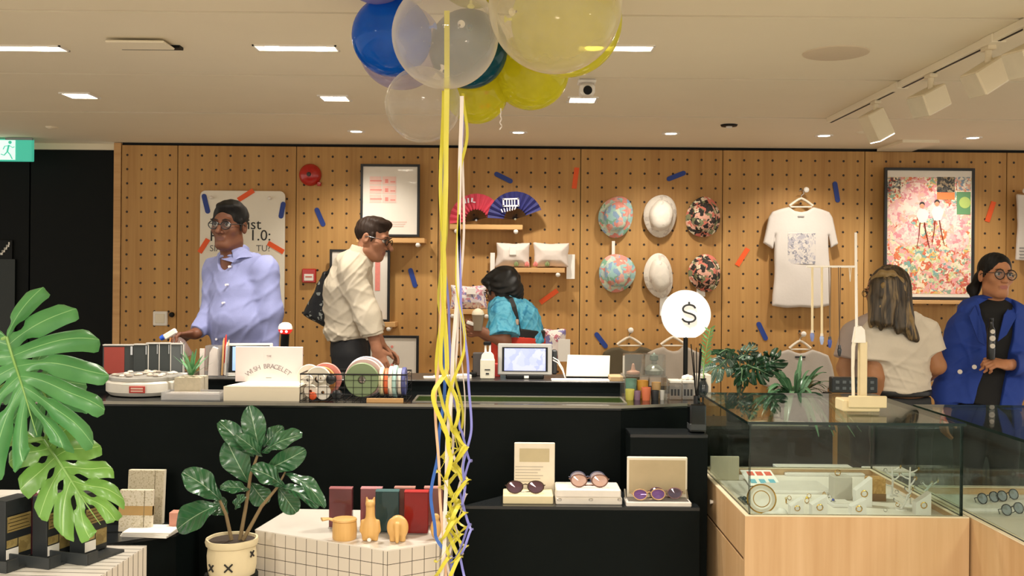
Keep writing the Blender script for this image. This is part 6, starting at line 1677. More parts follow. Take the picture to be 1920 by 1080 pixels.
for i in range(80):
    a_ = rg.uniform(0, 2*pi); l = rg.uniform(.18, .31); el = rg.uniform(.15, 1.3)
    d_ = V((math.cos(a_)*math.cos(el), math.sin(a_)*math.cos(el)*.8, math.sin(el)))
    s0 = p+V((.03*math.cos(a_), .02*math.sin(a_), .125)); sd = d_.cross(V((rg.uniform(-.4, .4), 0, 1))).normalized(); w = rg.uniform(.022, .040)
    mb = MB(); mb.grid(lambda u, v: s0+d_*l*u-V((0, 0, 1))*(.20*u*u*math.cos(el)+.04*u*u)+sd*(v-.5)*w*math.sin(pi*(u*.92+.05))**.7+V((0, 0, .006*abs(v-.5))), 8, 2)
    mb.build('leaf', NL, t, smooth=80)
p = V((P(1318, 742, 4.5).x, 4.50, ZC)); k = 4.5/F
t = thing('green_sprig', 'thin upright green sprig right of the dollar sign', 'plant', p)
MB().lathe([(.001, 0), (.022, 0), (.024, .05), (.012, .075), (.014, .085), (.010, .085), (.009, .07), (.001, .01)], 20, p).build('vase', mat('vase dark', '#22282a', .1), t)
top = P(1332, 615, 4.5)
MB().tube([p+V((0, 0, .04)), p.lerp(top, .5)+V((-.012, 0, 0)), top], [.003, .0025, .0015], 6).build('stem', STEMG, t)
SPL = leafmat('sprig leaf', '#4f8a4c', '#7fb573', '#a9cf9a', .45, 1, 0, .2)
for i in range(22):
    q = p.lerp(top, .42+.58*i/22)+V((-.012*(1-abs(2*i/22-.9)), 0, 0)); s = 1 if i % 2 else -1
    d_ = V((s*.8, rg.uniform(-.5, .3), .75)).normalized(); l = .042*(1-.3*i/22); sd = d_.cross(V((0, 1, .2))).normalized()
    mb = MB(); mb.grid(lambda u, v: q+d_*l*u+sd*(v-.5)*.009*math.sin(pi*(u*.9+.05)), 4, 2); mb.build('leaf', SPL, t, smooth=80)

# ================================================================ balloons
def balloon(px_, py_, R, Y, tint, body, bw, rim, lab, clear=.95, knot=True, print_=None, kdir=(0, 0, -1)):
    c = P(px_, py_, Y); r = mm(R, Y); kdir = V((-.14, 3.15, 2.30))-c
    m = glassy('balloon '+lab[:24], tint, clear, .03, body, bw, 1.35, rim)
    t = thing('balloon', lab, 'balloon', c-V((0, 0, r)), 'helium balloons of the bunch')
    q = V(kdir).normalized().to_track_quat('-Z', 'Y').to_matrix().to_4x4()
    M = Matrix.Translation(c) @ q
    prof = []
    for i in range(33):
        a_ = pi*i/32; rr = math.sin(a_); z_ = math.cos(a_)
        if z_ < -.8: rr *= 1-.12*(-z_-.8)/.2
        prof.append((max(r*rr, .002), r*z_))
    o = MB(M).lathe(prof, 56).build('skin', m, t, smooth=80)
    if knot:
        MB(M).lathe([(.004, -r*.995), (.005, -r-.006), (.004, -r-.012), (.012, -r-.022), (.010, -r-.023), (.003, -r-.014)], 16).build('knot', mat('knot '+body, body, .4), t)
    if print_:
        rg = random.Random(int(R)); mb = MB()
        for i in range(print_):
            a_, b_ = rg.uniform(0, 2*pi), rg.uniform(-.9, .6)
            pp = c+V((math.cos(a_)*math.cos(b_), math.sin(a_)*math.cos(b_), math.sin(b_)))*r*.985
            n_ = (pp-c).normalized(); mb.lathe([(.001, .0008), (rg.uniform(.006, .011), .0004)], 8, M=Matrix.Translation(pp) @ n_.to_track_quat('Z', 'Y').to_matrix().to_4x4())
        mb.build('confetti', [mat('confetti orange', '#eda524', .5)], t)
    return c, r
LAV, YEL = '#d8d2e6', '#f2ef48'
balloon(835, 66, 100, 2.90, '#ffffff', '#f4efe8', .20, .8, 'large clear balloon in the middle of the bunch', knot=True)
balloon(1041, 12, 125, 2.80, '#fffdf0', '#ece4cf', .22, .7, 'largest clear balloon, right of the middle one')
balloon(735, 68, 75, 3.22, '#1b6fd8', '#1a72dd', .80, .5, 'solid royal blue balloon at the side of the bunch')
balloon(793, 196, 71, 3.10, '#ffffff', '#e8dfd2', .10, .75, 'small clear balloon hanging lowest in the bunch')
balloon(752, 88, 80, 3.52, '#e6e0f6', '#c9c4e2', .22, .8, 'pale lavender balloon behind the blue one')
balloon(1062, 40, 104, 3.20, '#f2ef9a', '#f6f45a', .42, .6, 'large yellow balloon behind the largest clear one')
balloon(995, 134, 72, 3.60, '#e3e04a', YEL, .52, .6, 'yellow balloon in the lower right of the bunch')
balloon(893, 172, 60, 3.62, '#e9e455', YEL, .45, .6, 'small yellow balloon with orange dots behind the ribbons', print_=14)
balloon(878, 92, 74, 3.36, '#24606c', '#1a6076', .80, .4, 'dark teal balloon behind the large clear one')
balloon(706, -66, 72, 3.10, '#c3bfe8', '#a9a6dd', .5, .5, 'periwinkle balloon mostly above the picture edge')
balloon(888, -62, 76, 3.22, '#f0ea90', '#e2dc60', .4, .5, 'yellow dotted balloon at the top of the bunch', print_=20)
# ---- ribbons
RY = mat('yellow ribbon', '#cdc43c', .35, var=.06); RW = mat('white ribbon', '#ded3cc', .35, var=.05); RB = mat('lilac blue ribbon', '#7d7fc9', .35, var=.06); RR = mat('royal blue ribbon', '#2f62b8', .35, var=.06); RP = mat('peach ribbon', '#dfb896', .4)
def ribbon(keys, w, m, lab, Y=2.98, curl=None, twist=0, ph=0):
    """keys: (px, py, dY); curl = (start_y, amp_px, period_px) turns the lower part into a spiral."""
    pts, n = [], 150
    ys = [q[1] for q in keys]
    for i in range(n+1):
        y = ys[0]+(ys[-1]-ys[0])*i/n
        for j in range(len(keys)-1):
            if ys[j] <= y <= ys[j+1]: break
        a_, b_ = keys[j], keys[j+1]; u = (y-a_[1])/max(b_[1]-a_[1], 1e-6)
        us = u*u*(3-2*u); x = a_[0]+(b_[0]-a_[0])*us; dy = (a_[2]+(b_[2]-a_[2])*us)
        if curl and y > curl[0]:
            g = min(1, (y-curl[0])/90); th = 2*pi*(y-curl[0])/curl[2]+ph
            x += curl[1]*g*math.sin(th); dy += mm(curl[1]*g, Y)*math.cos(th)
            y += curl[2]*.12*g*math.sin(th*2)
        pts.append(P(x, y, Y+dy))
    def side(u):
        a_ = twist*2*pi*u+ph*.3; return V((math.cos(a_), math.sin(a_), 0))
    mb = MB(); ww = (lambda u: mm(w(u), Y)) if callable(w) else mm(w, Y)
    mb.strip(pts, ww, side, th=.0010)
    single('ribbon', mb, m, lab, 'ribbon', 'hanging balloon ribbons', pts[-1], smooth=60)
ribbon([(838, 20, -.03), (838, 130, -.08), (836, 330, -.06), (830, 520, -.05), (838, 690, -.03), (812, 740, -.05), (840, 830, -.04), (848, 960, 0), (850, 1090, 0)], lambda u: 10-3*u, RY, 'broad yellow ribbon hanging from the middle clear balloon', curl=(830, 16, 95))
ribbon([(832, 170, -.04), (826, 350, -.06), (834, 520, -.05), (826, 680, -.04), (858, 760, -.02), (862, 900, -.02), (840, 1000, -.02), (826, 1085, 0)], 7, RY, 'yellow ribbon hanging nearest the tiled plinth', curl=(760, 14, 70), ph=1)
ribbon([(868, 175, .0), (876, 250, 0), (862, 330, -.02), (856, 520, -.02), (872, 640, -.02), (838, 760, -.05), (866, 850, -.03), (856, 1000, 0), (862, 1050, 0)], 6, RY, 'yellow ribbon tied to the small dotted balloon', curl=(780, 18, 62), ph=2)
ribbon([(830, 250, .02), (838, 420, .0), (822, 560, 0), (852, 690, -.01), (868, 780, -.02), (842, 900, -.01), (860, 1010, 0)], 6, RY, 'yellow ribbon with tight curls low in the bundle', Y=3.03, curl=(800, 20, 50), ph=3)
ribbon([(866, 180, -.01), (862, 330, -.02), (858, 520, -.02), (848, 700, -.02), (838, 850, -.03), (834, 1000, -.02), (828, 1095, 0)], 7, RW, 'straight white ribbon down the middle of the bundle')
ribbon([(838, 200, -.05), (832, 400, -.03), (826, 640, -.03), (816, 760, -.01), (824, 900, 0), (836, 1090, 0)], 5, RP, 'peach ribbon hanging behind the broad yellow one', Y=3.02)
ribbon([(864, 260, 0), (858, 480, 0), (864, 640, 0), (872, 760, 0), (866, 930, 0), (852, 1095, 0)], 4.5, RW, 'thin white ribbon ending in an upturned curl', Y=3.0, curl=(860, 12, 110), ph=4)
ribbon([(832, 230, .0), (828, 420, .02), (842, 600, 0), (846, 720, .0), (872, 830, -.02), (870, 1000, 0), (846, 1090, 0)], 5, RB, 'lilac blue ribbon crossing the yellow curls', curl=(760, 12, 120), ph=2.4)
ribbon([(868, 200, .02), (860, 400, 0), (864, 560, .0), (878, 700, 0), (884, 800, 0), (868, 880, 0), (876, 1000, 0), (862, 1092, 0)], 4.5, RB, 'thin lilac blue ribbon at the side of the scribbled till', Y=2.96, curl=(880, 10, 90))
ribbon([(836, 330, .03), (830, 520, .03), (834, 720, .03), (822, 840, .03), (808, 930, .03), (816, 1000, .02), (848, 1060, 0), (838, 1095, 0)], 6, RR, 'royal blue ribbon swinging out over the red acrylic block', Y=3.06)
ribbon([(834, 240, -.02), (828, 480, -.02), (838, 680, -.02), (862, 790, -.01), (832, 880, -.02), (852, 990, -.01), (828, 1060, 0)], 5.5, RY, 'narrow yellow ribbon crossing in front of the royal blue one', Y=2.94, curl=(720, 13, 84), ph=5)
ribbon([(866, 230, 0), (870, 420, 0), (858, 620, 0), (846, 780, 0), (858, 900, 0), (842, 1088, 0)], 4.5, RW, 'thin white ribbon inside the yellow tangle', Y=3.04, curl=(800, 9, 100), ph=1.5)
ribbon([(826, 300, .02), (830, 560, .02), (818, 690, .02), (836, 800, .02), (846, 900, .02), (852, 1040, .02)], 6, RY, 'yellow ribbon furthest back in the bundle', Y=3.06, curl=(760, 17, 58), ph=.5)
ribbon([(939, 203, 0), (939, 215, 0), (939, 243, 0)], 2.2, RW, 'tiny white curl hanging under the yellow balloon', Y=3.40, curl=(205, 6, 14))
# ================================================================ people
def person_root(fld, name, skins, lab, base, matfn=None):
    return tag(fld.mesh(name, skins, None, base, matfn), lab, 'person')
class Head:
    def __init__(s, c, yaw=0, pitch=0, roll=0, sc=1.0):
        s.M = Matrix.Translation(c) @ Matrix.Rotation(math.radians(yaw), 4, 'Z') @ Matrix.Rotation(math.radians(pitch), 4, 'X') @ Matrix.Rotation(math.radians(roll), 4, 'Y') @ Matrix.Scale(sc, 4)
        s.sc = sc; s.R = s.M.to_3x3().normalized(); s.I = s.M.inverted()
    def p(s, x, y, z): return s.M @ V((x, y, z))
    def ell(s, f, c, r, k=.015, sub=False): f.ell(s.p(*c), tuple(q*s.sc for q in r), k*s.sc, s.R, sub)
    def cone(s, f, a, b, ra, rb, k=.012, **kw): f.cone(s.p(*a), s.p(*b), ra*s.sc, rb*s.sc, k*s.sc, **kw)
    def add(s, f, jaw=1.0, nose=1.0):
        s.ell(f, (0, .012, .040), (.074, .094, .082), .02)
        s.ell(f, (0, -.022, -.035), (.061*jaw, .068, .080), .03)
        s.ell(f, (0, -.060, -.092), (.030*jaw, .026, .022), .03)
        for q in (-1, 1):
            s.ell(f, (q*.040, -.056, -.018), (.024, .024, .020), .025)
            s.cone(f, (q*.052*jaw, .0, -.07), (q*.022*jaw, -.055, -.097), .020, .016, .025)
        s.cone(f, (-.034, -.080, .026), (.034, -.080, .026), .011, .011, .018)
        for q in (-1, 1): s.ell(f, (q*.031, -.096, .007), (.017, .014, .0105), .012, True)
        s.cone(f, (0, -.086, .014), (0, -.110*nose, -.028), .008, .0125, .010)
        for q in (-1, 1): s.ell(f, (q*.012, -.096, -.032), (.009, .010, .008), .006)
        s.cone(f, (-.019, -.084, -.057), (.019, -.084, -.057), .0062, .0062, .007)
        s.cone(f, (-.015, -.083, -.068), (.015, -.083, -.068), .0072, .0072, .007)
        s.ell(f, (0, -.098, -.0625), (.024, .008, .0018), .004, True)
        for q in (-1, 1):
            s.ell(f, (q*.076, .014, -.004), (.011, .021, .033), .008)
            s.ell(f, (q*.086, .008, .0), (.008, .011, .018), .006, True)
    def face_mats(s, c):
        """0 skin, 1 lips"""
        I = np.array(s.I); q = c @ I[:3, :3].T+I[:3, 3]
        lips = ((q[:, 0]/.0225)**2+((q[:, 2]+.0625)/.0115)**2 < 1) & (q[:, 1] < -.070)
        return lips.astype(np.int32)
    def eyes(s, body, iris='#2a1a12', brow='#1a1412', brow_on=True):
        WE = mat('eye white', '#c9c0b6', .3); IR = mat('iris '+iris, iris, .15); BR = mat('brow '+brow, brow, .7)
        for q in (-1, 1):
            c = s.p(q*.031, -.0765, .007)
            M = Matrix.Translation(c) @ s.R.to_4x4()
            mb = MB(M); mb.ball((0, 0, 0), .0128*s.sc, 16); mb.ball((0, -.0078*s.sc, 0), (.0078*s.sc, .0060*s.sc, .0078*s.sc), 12, 1); mb.build('eye', [WE, IR], body)
            MB().tube([s.p(q*.031-.015, -.089, .0135), s.p(q*.031, -.0925, .0165), s.p(q*.031+.015, -.089, .0135)], .0024, 6).build('eyelid', mat('lid '+brow, brow, .6), body)
            if brow_on: MB().tube([s.p(q*.013, -.095, .028), s.p(q*.030, -.097, .034), s.p(q*.050, -.084, .029)], [.0035, .004, .0022], 6, flat=.7).build('eyebrow', BR, body)
    def glasses(s, body, col='#1a1a1c', w=.026, h=.019, r=.0024, lens=True):
        m = mat('specs '+col, col, .3)
        g = []
        fr = MB()
        for q in (-1, 1):
            fr.tube([s.p(q*.033+w*math.cos(a), -.104+.004*abs(math.cos(a)), .004+h*math.sin(a)*(1-.12*math.cos(2*a))) for a in [2*pi*j/24 for j in range(25)]], r, 6, caps=False)
        fr.tube([s.p(-.008, -.104, .008), s.p(0, -.107, .011), s.p(.008, -.104, .008)], r*.9, 6)
        for q in (-1, 1): fr.tube([s.p(q*(.033+w), -.100, .010), s.p(q*.074, -.070, .011), s.p(q*.080, .0, .010), s.p(q*.080, .024, -.002)], r*.8, 6)
        o = fr.build('spectacles', m, body)
        if lens:
            gl = glassy('specs lens', '#f2f5f5', .96, .02, refl=.4)
            for q in (-1, 1):
                vs = [s.p(q*.033, -.103, .004)]+[s.p(q*.033+w*.97*math.cos(a), -.103, .004+h*.97*math.sin(a)) for a in [2*pi*j/20 for j in range(20)]]
                MB().add(vs, [[0, 1+j, 1+(j+1) % 20] for j in range(20)]).build('lens', gl, o)
def hand(f, w, d, n, side, L=.185, curl=.35, spread=.06, tcurl=.3, off=0):
    """w wrist, d towards the fingers, n the way the palm faces; side=+1 puts the thumb along d x n."""
    d = V(d).normalized(); n = V(n); n = (n-d*n.dot(d)).normalized(); s = d.cross(n)*side; k = L/.185
    f.cone(w-d*.01, w+d*.03*k, .023*k, .020*k, .015, s, 1.25)
    f.cone(w+d*.022*k, w+d*.078*k, .0145*k, .013*k, .012, s, 2.7)
    for i in range(4):
        b = w+d*(.088-.004*abs(i-1.2))*k+s*(.029-.0195*i)*k
        l = (.072, .080, .074, .058)[i]*k; dd = (d+s*spread*(1.5-i)*.5).normalized(); p = b; c = curl*(.8+.12*i)
        for j, (fr, cc) in enumerate(((.45, c), (.32, c*1.5), (.23, c*1.0))):
            q = Quaternion(d.cross(n), -cc if False else cc)
            ax = dd.cross(n)
            if ax.length < 1e-3: ax = s
            dd = Matrix.Rotation(cc, 3, ax.normalized()) @ dd
            e = p+dd*l*fr; f.cone(p, e, (.0092-.0009*j)*k, (.0086-.0010*j)*k, .004); p = e
    b = w+d*.022*k+s*.026*k; td = (d*.62+s*.72+n*.28).normalized()
    e = b+td*.045*k; f.cone(b, e, .0125*k, .0105*k, .010)
    td = (td+d*.45+n*tcurl-s*.25).normalized(); f.cone(e, e+td*.036*k, .0102*k, .0080*k, .004)
def arm(f, S, E, Wr, r=(.048, .040, .028), k=.02, off=0, flat=False, upto=1.0, upper=True, flatk=.02):
    """Upper arm and forearm; upto < 1 ends the (sleeve) forearm early."""
    S, E, Wr = V(S), V(E), V(Wr)
    if upper is True: f.cone(S, E, r[0], r[1], k, off=off)
    elif upper: f.cone(S, S.lerp(E, upper), r[0], r[0]+(r[1]-r[0])*upper, k, off=off, flat=True); return
    T = E.lerp(Wr, upto); f.cone(E, T, r[1], r[1]+(r[2]-r[1])*upto, k, off=off, flat=flat)
def torso(f, pts, ax, k=.03, off=0, hem=None):
    """pts: (centre, depth radius, side factor) from the top down."""
    for i in range(len(pts)-1):
        a, b = pts[i], pts[i+1]
        f.cone(a[0], b[0], a[1], b[1], k, ax, (a[2]+b[2])/2, off=off, flat=(hem is not None and i == len(pts)-2))
def legs(name, root, hip, ax, m, spread=.09, r=(.088, .06, .05), hem=.06, zfloor=0, fwd=(0, -1, 0), vox=.010):
    hip = V(hip); ax = V(ax)
    f = Field((hip.x-.32, hip.y-.28, 0), (hip.x+.32, hip.y+.28, hip.z+.14), vox)
    f.cone(hip+V((0, 0, .07)), hip+V((0, 0, -.02)), .105, .112, .03, ax, 1.45, flata=True)
    for s in (-1, 1):
        h = hip+ax*s*spread-V((0, 0, .05)); kn = V((h.x, h.y, hip.z*.52))+ax*s*.01; an = V((h.x, h.y, .06))+ax*s*.015
        f.cone(h, kn, r[0]+.006, r[1]+.008, .03, ax, 1.02); f.cone(kn, an, r[1]+.008, r[2]+.008, .02, flat=True)
    f.folds(.003, (14, 14, 26), 4)
    f.mesh(name, m, root)
    fw = V(fwd).normalized(); sh = mat('dark shoes', '#1d1b1a', .5)
    for s in (-1, 1):
        a = V((hip.x, hip.y, 0))+ax*s*(spread+.02)
        g = Field((a.x-.22, a.y-.22, -.0), (a.x+.22, a.y+.22, .14), .008)
        g.cone(a+V((0, 0, .045))-fw*.05, a+V((0, 0, .035))+fw*.14, .042, .036, .02); g.cone(a+V((0, 0, .09)), a+V((0, 0, .05)), .045, .045, .02); g.cut((0, 0, .004), (0, 0, -1))
        g.mesh('shoe', sh, root)
def rotz(v, deg): return Matrix.Rotation(math.radians(deg), 3, 'Z') @ V(v)
SKIN = lambda n, c: mat('skin '+n, c, .5, var=.05, scale=60, spec=.35, sss=.08)
VX = .0042

# ---------------------------------------------------------------- man in the blue shirt
Y0 = 5.17; J = lambda a, b, dy=0: P(a, b, Y0+dy)
H = Head(J(430, 424, -.03), -12, 2, 2, 1.03)
yaw = -24; AX = rotz((1, 0, 0), yaw); FW = rotz((0, -1, 0), yaw)
Ls, Le, Lw = J(497, 506, -.09), J(507, 586, -.10), J(506, 655, -.09)
Rs, Re, Rw = J(408, 510, .10), J(397, 584, .04), J(366, 626, -.10)
base = V((J(452, 640).x, Y0, 0))
T = [(J(452, 503), .085, 1.75), (J(451, 545, -.01), .118, 1.42), (J(450, 598, -.03), .136, 1.20), (J(453, 655, -.0), .122, 1.32)]
f = Field((base.x-.55, Y0-.42, .55), (base.x+.38, Y0+.32, 1.95), VX)
H.add(f, .98, 1.06)
f.cone(H.p(0, .020, -.06), J(438, 497), .056, .066, .03)
torso(f, [(c, r-.015, w) for c, r, w in T], AX)
arm(f, Ls, Le, Lw, (.046, .040, .027)); hand(f, Lw, Lw-Le, AX*-1, -1, curl=.35)
arm(f, Rs, Re, Rw, (.046, .040, .027)); hand(f, Rw, V((-.75, -.45, -.08)), (.25, -.3, -.9), -1, curl=.55)
man = person_root(f, 'person', [SKIN('deep brown', '#6e4531'), mat('lips deep', '#613a30', .5)], 'man in a light blue shirt and glasses behind the counter, holding a spray bottle', base, H.face_mats)
H.eyes(man); H.glasses(man, '#17181b', .027, .018, .0028)
f = Field(H.p(0, 0, 0)-V((.16,)*3), H.p(0, 0, 0)+V((.16,)*3), .004)
H.ell(f, (0, .018, .046), (.083, .100, .087), .01); H.ell(f, (.012, -.045, .098), (.055, .045, .022), .03)
H.ell(f, (0, -.130, -.020), (.090, .100, .098), .012, True); H.ell(f, (0, .02, -.115), (.15, .15, .085), .02, True)
for q in (-1, 1): H.cone(f, (q*.075, -.022, .03), (q*.076, -.026, -.018), .008, .005, .008)
f.folds(.002, (90, 90, 90), 2); f.mesh('hair', mat('black hair', '#0d0b0a', .6, var=.3, scale=90, stretch=(1, 1, .3), spec=.3), man)
SH = mat('blue shirt', '#8288b6', .75, var=.05, scale=160, bump=.1)
f = Field((base.x-.5, Y0-.40, .85), (base.x+.38, Y0+.32, 1.75), VX)
torso(f, T, AX, .035, hem=1)
f.cone(J(440, 488, -.01), J(446, 512), .074, .10, .04)
f.cone(J(438, 492), Ls, .065, .062, .04); f.cone(J(438, 492), Rs, .065, .062, .04)
arm(f, Ls, Le, Lw, (.070, .060, .044), .03, upto=.93, flat=True); arm(f, Rs, Re, Rw, (.068, .056, .042), .03, upto=.93, flat=True)
f.folds(.004, (14, 14, 18), 5).creases(.0032, .075, 1)
H.ell(f, (0, -.05, -.165), (.05, .06, .055), .01, True)
f.mesh('shirt', SH, man)
f = Field(J(438, 480)-V((.2, .2, .15)), J(438, 480)+V((.2, .2, .15)), .004)
f.cone(J(444, 463, .035), J(438, 492, .0), .066, .078, .0, flat=True, flata=True); f.cone(J(443, 455, .03), J(437, 500, -.0), .058, .070, .0, sub=True)
H.ell(f, (0, -.09, -.13), (.022, .06, .05), .01, True)
f.mesh('collar', SH, man)
for q, a in (((462, 474), (474, 482)), ((428, 483), (415, 486))):
    s_ = 1 if q[0] > 440 else -1
    m3 = MB(); p0, p1, p2, p3 = J(441, 487, -.115), J(q[0], q[1]-8, -.075 if s_ > 0 else -.02), J(a[0], a[1], -.10 if s_ > 0 else -.05), J(q[0]-s_*10, q[1]+9, -.125)
    nn = V((0, -.004, 0)); m3.add([p0, p1, p2, p3, p0+nn, p1+nn, p2+nn, p3+nn], [[0, 1, 2, 3], [7, 6, 5, 4], [0, 4, 5, 1], [1, 5, 6, 2], [2, 6, 7, 3], [3, 7, 4, 0]]); m3.build('collar_point', SH, man)
# placket and buttons follow the front of the body
pk = []
for i in range(9):
    y_ = 500+i*17; x_ = 431-24*(i/8); c = J(452, y_); u = min(1, max(0, (y_-503)/95))
    pk.append(J(x_, y_, -.108-.045*math.sin(pi*min(1, u))**1))
mp = MB()
for q in pk[::2]: mp.cyl(q+FW*.004, q+FW*.010, .0065, .0065, 10)
for q in pk[::2]: MB().cyl(q-FW*.01, q+FW*.008, .0062, .0062, 10).build('button', mat('shirt button', '#d9d6e0', .4), man)
legs('trousers', man, J(455, 690), AX, mat('navy trousers', '#20242e', .7), fwd=FW)
f = Field(J(455, 650)-V((.3, .3, .05)), J(455, 650)+V((.3, .3, .05)), .006)
f.cone(J(454, 646), J(454, 660), .128, .128, 0, AX, 1.32, flat=True, flata=True); f.mesh('belt', mat('black belt', '#161515', .4), man)
c = Rw+V((-.075, -.055, .0))
t = thing('spray_bottle', 'clear spray bottle with a blue nozzle in the hand of the man in blue', 'spray bottle', c-V((0, 0, .1)))
M = Matrix.Translation(c+V((.005, -.01, -.03))) @ Matrix.Rotation(-.55, 4, 'Y')
MB(M).lathe([(.001, -.10), (.030, -.10), (.034, -.09), (.034, -.02), (.024, .005), (.013, .018), (.012, .03)], 24).build('bottle', glassy('bottle plastic', '#ead9d4', .8, .08, '#e6cfc8', .35), t)
MB(M).box((-.012, 0, .045), (.07, .022, .030), .005).build('head', WHITE, t)
MB(M).cyl((-.047, 0, .050), (-.066, 0, .050), .014, .012, 14).build('nozzle', mat('nozzle blue', '#2f5fd0', .4), t)
MB(M).tube([(-.020, 0, .03), (-.034, 0, .012), (-.036, 0, -.006)], .005, 8).build('trigger', mat('trigger orange', '#d9925a', .5), t)

# ---------------------------------------------------------------- man in white with the tote
Y0 = 5.85; J = lambda a, b, dy=0: P(a, b, Y0+dy)
H = Head(J(699, 449, 0), 76, 14, 4, 1.02)
yaw = 100; AX = rotz((1, 0, 0), yaw); FW = rotz((0, -1, 0), yaw)   # he faces along +x
Rs, Re, Rw = J(660, 512, -.17), J(688, 590, -.20), J(707, 656, -.20)
Ls, Le, Lw = J(664, 510, .19), J(690, 590, .20), J(716, 650, .10)
base = V((J(655, 640).x, Y0, 0))
T = [(J(659, 503), .095, 1.75), (J(654, 540), .125, 1.38), (J(652, 585), .118, 1.30), (J(655, 634), .112, 1.38)]
f = Field((base.x-.32, Y0-.40, .55), (base.x+.42, Y0+.40, 1.95), VX)
H.add(f, 1.0, 1.14); f.cone(H.p(0, .022, -.05), J(676, 494), .054, .062, .03)
torso(f, [(c, r-.012, w) for c, r, w in T], AX)
arm(f, Rs, Re, Rw, (.046, .042, .028)); hand(f, Rw, Rw-Re+V((.02, 0, 0)), (-.3, .9, 0), 1, curl=.4)
arm(f, Ls, Le, Lw, (.046, .042, .028)); hand(f, Lw, V((.8, 0, -.5)), (0, -.3, -.9), -1, curl=.4)
man2 = person_root(f, 'person', [SKIN('warm tan', '#a8755a'), mat('lips tan', '#9a5f52', .5)], 'man in a cream shirt and black trousers looking down beside the framed prints', base, H.face_mats)
H.eyes(man2, brow='#3a2820'); H.glasses(man2, '#22201f', .025, .016, .0026)
f = Field(H.p(0, 0, 0)-V((.17,)*3), H.p(0, 0, 0)+V((.17,)*3), .004)
H.ell(f, (0, .020, .046), (.080, .100, .086), .01); H.ell(f, (.0, -.028, .104), (.060, .055, .026), .03); H.ell(f, (.02, -.056, .106), (.040, .026, .014), .02)
H.ell(f, (0, -.130, -.022), (.092, .100, .098), .012, True); H.ell(f, (0, .0, -.125), (.15, .15, .085), .015, True)
for q in (-1, 1): H.cone(f, (q*.072, -.022, .03), (q*.073, -.022, -.012), .008, .006, .008); H.ell(f, (q*.085, .014, -.008), (.022, .022, .034), .008, True)
f.folds(.0025, (110, 60, 60), 3); f.mesh('hair', mat('brown hair', '#2e2018', .65, var=.35, scale=80, spec=.25), man2)
CR = mat('cream shirt', '#d5cab6', .8, var=.04, scale=120, bump=.12)
f = Field((base.x-.34, Y0-.42, .9), (base.x+.42, Y0+.42, 1.78), VX)
torso(f, [(c, r+.012, w) for c, r, w in T], AX, .04, hem=1)
f.cone(J(674, 486), J(666, 508), .070, .10, .04); f.cone(J(672, 492), Rs, .066, .066, .04); f.cone(J(672, 492), Ls, .066, .066, .04)
f.ell(J(648, 620), (.125, .17, .045), .04)
arm(f, Rs, Re, Rw, (.080, .074, .060), .035, upto=.52, flat=True); arm(f, Ls, Le, Lw, (.080, .074, .060), .035, upto=.52, flat=True)
f.folds(.004, (14, 14, 14), 9).creases(.0035, .085, 2, tilt=.5)
f.mesh('shirt', CR, man2)
f = Field(J(680, 480)-V((.2, .2, .15)), J(680, 480)+V((.2, .2, .15)), .004)
f.cone(J(680, 463), J(672, 494), .064, .090, .0, flat=True, flata=True); f.cone(J(681, 455), J(672, 500), .055, .074, .0, sub=True); f.mesh('collar', CR, man2)
f = Field(J(690, 628)-V((.15, .35, .1)), J(690, 628)+V((.15, .2, .1)), .005)
a = Re.lerp(Rw, .42); b = Re.lerp(Rw, .60); f.cone(a, b, .064, .060, 0, flat=True, flata=True); f.folds(.003, (30, 30, 30), 2); f.mesh('cuff', CR, man2)
legs('trousers', man2, J(655, 650), AX, mat('black trousers', '#16171b', .75), fwd=FW, spread=.085, r=(.10, .065, .052))
o = sheet('tote_bag', [(606, 510), (612, 508), (616, 514), (617, 560), (616, 606), (611, 613), (600, 608), (582, 600), (567, 590), (572, 578), (590, 545)], Y0+.14, .08, palette('tote print', ['#101216', '#14161b', '#0f1114', '#16181d', '#111317', '#15171b', '#111317', '#14161b', '#0f1114', '#12141a', '#8f9490', '#101216'], 60, .5, .2), fold=.003, rnd=.03)
tag(o, 'black speckled tote bag hanging behind the back of the man in cream', 'bag')
MB().tube([P(612, 515, Y0+.04), P(622, 500, Y0+.10), P(648, 486, Y0+.17), P(665, 492, Y0+.22), P(655, 540, Y0+.26)], .010, 8, flat=.5).build('strap', DARK, o)

# ---------------------------------------------------------------- woman in turquoise bending over
Y0 = 6.15; J = lambda a, b, dy=0: P(a, b, Y0+dy)
H = Head(J(941, 543, 0), -112, 24, -6, .98)
yaw = -118; AX = rotz((1, 0, 0), yaw); FW = rotz((0, -1, 0), yaw)
Ls, Le, Lw = J(943, 590, -.16), J(945, 640, -.22), J(905, 622, -.22)
Rs, Re, Rw = J(948, 585, .16), J(930, 640, .14), J(898, 622, -.02)
base = V((J(975, 660).x, Y0, 0))
T = [(J(952, 580), .095, 1.7), (J(970, 605), .112, 1.40), (J(982, 640), .110, 1.35), (J(984, 690), .120, 1.42)]
f = Field((base.x-.42, Y0-.42, .5), (base.x+.25, Y0+.40, 1.66), VX)
H.add(f, .96, .95); f.cone(H.p(0, .03, -.05), J(952, 580), .050, .058, .03)
torso(f, [(c, r-.012, w) for c, r, w in T], AX)
arm(f, Ls, Le, Lw, (.042, .042, .028)); hand(f, Lw, V((-.85, -.1, .35)), (.2, .9, .2), 1, L=.17, curl=.5)
arm(f, Rs, Re, Rw, (.042, .040, .026)); hand(f, Rw, V((-.85, -.1, .3)), (.1, -.8, .5), -1, L=.17, curl=.45)
wom = person_root(f, 'person', [SKIN('brown', '#8a5a42'), mat('lips brown', '#7d463c', .5)], 'woman in a turquoise tie-dye top bending towards the shelves with her back turned', base, H.face_mats)
H.eyes(wom)
H.glasses(wom, '#1d1b1b', .024, .018, .0022)
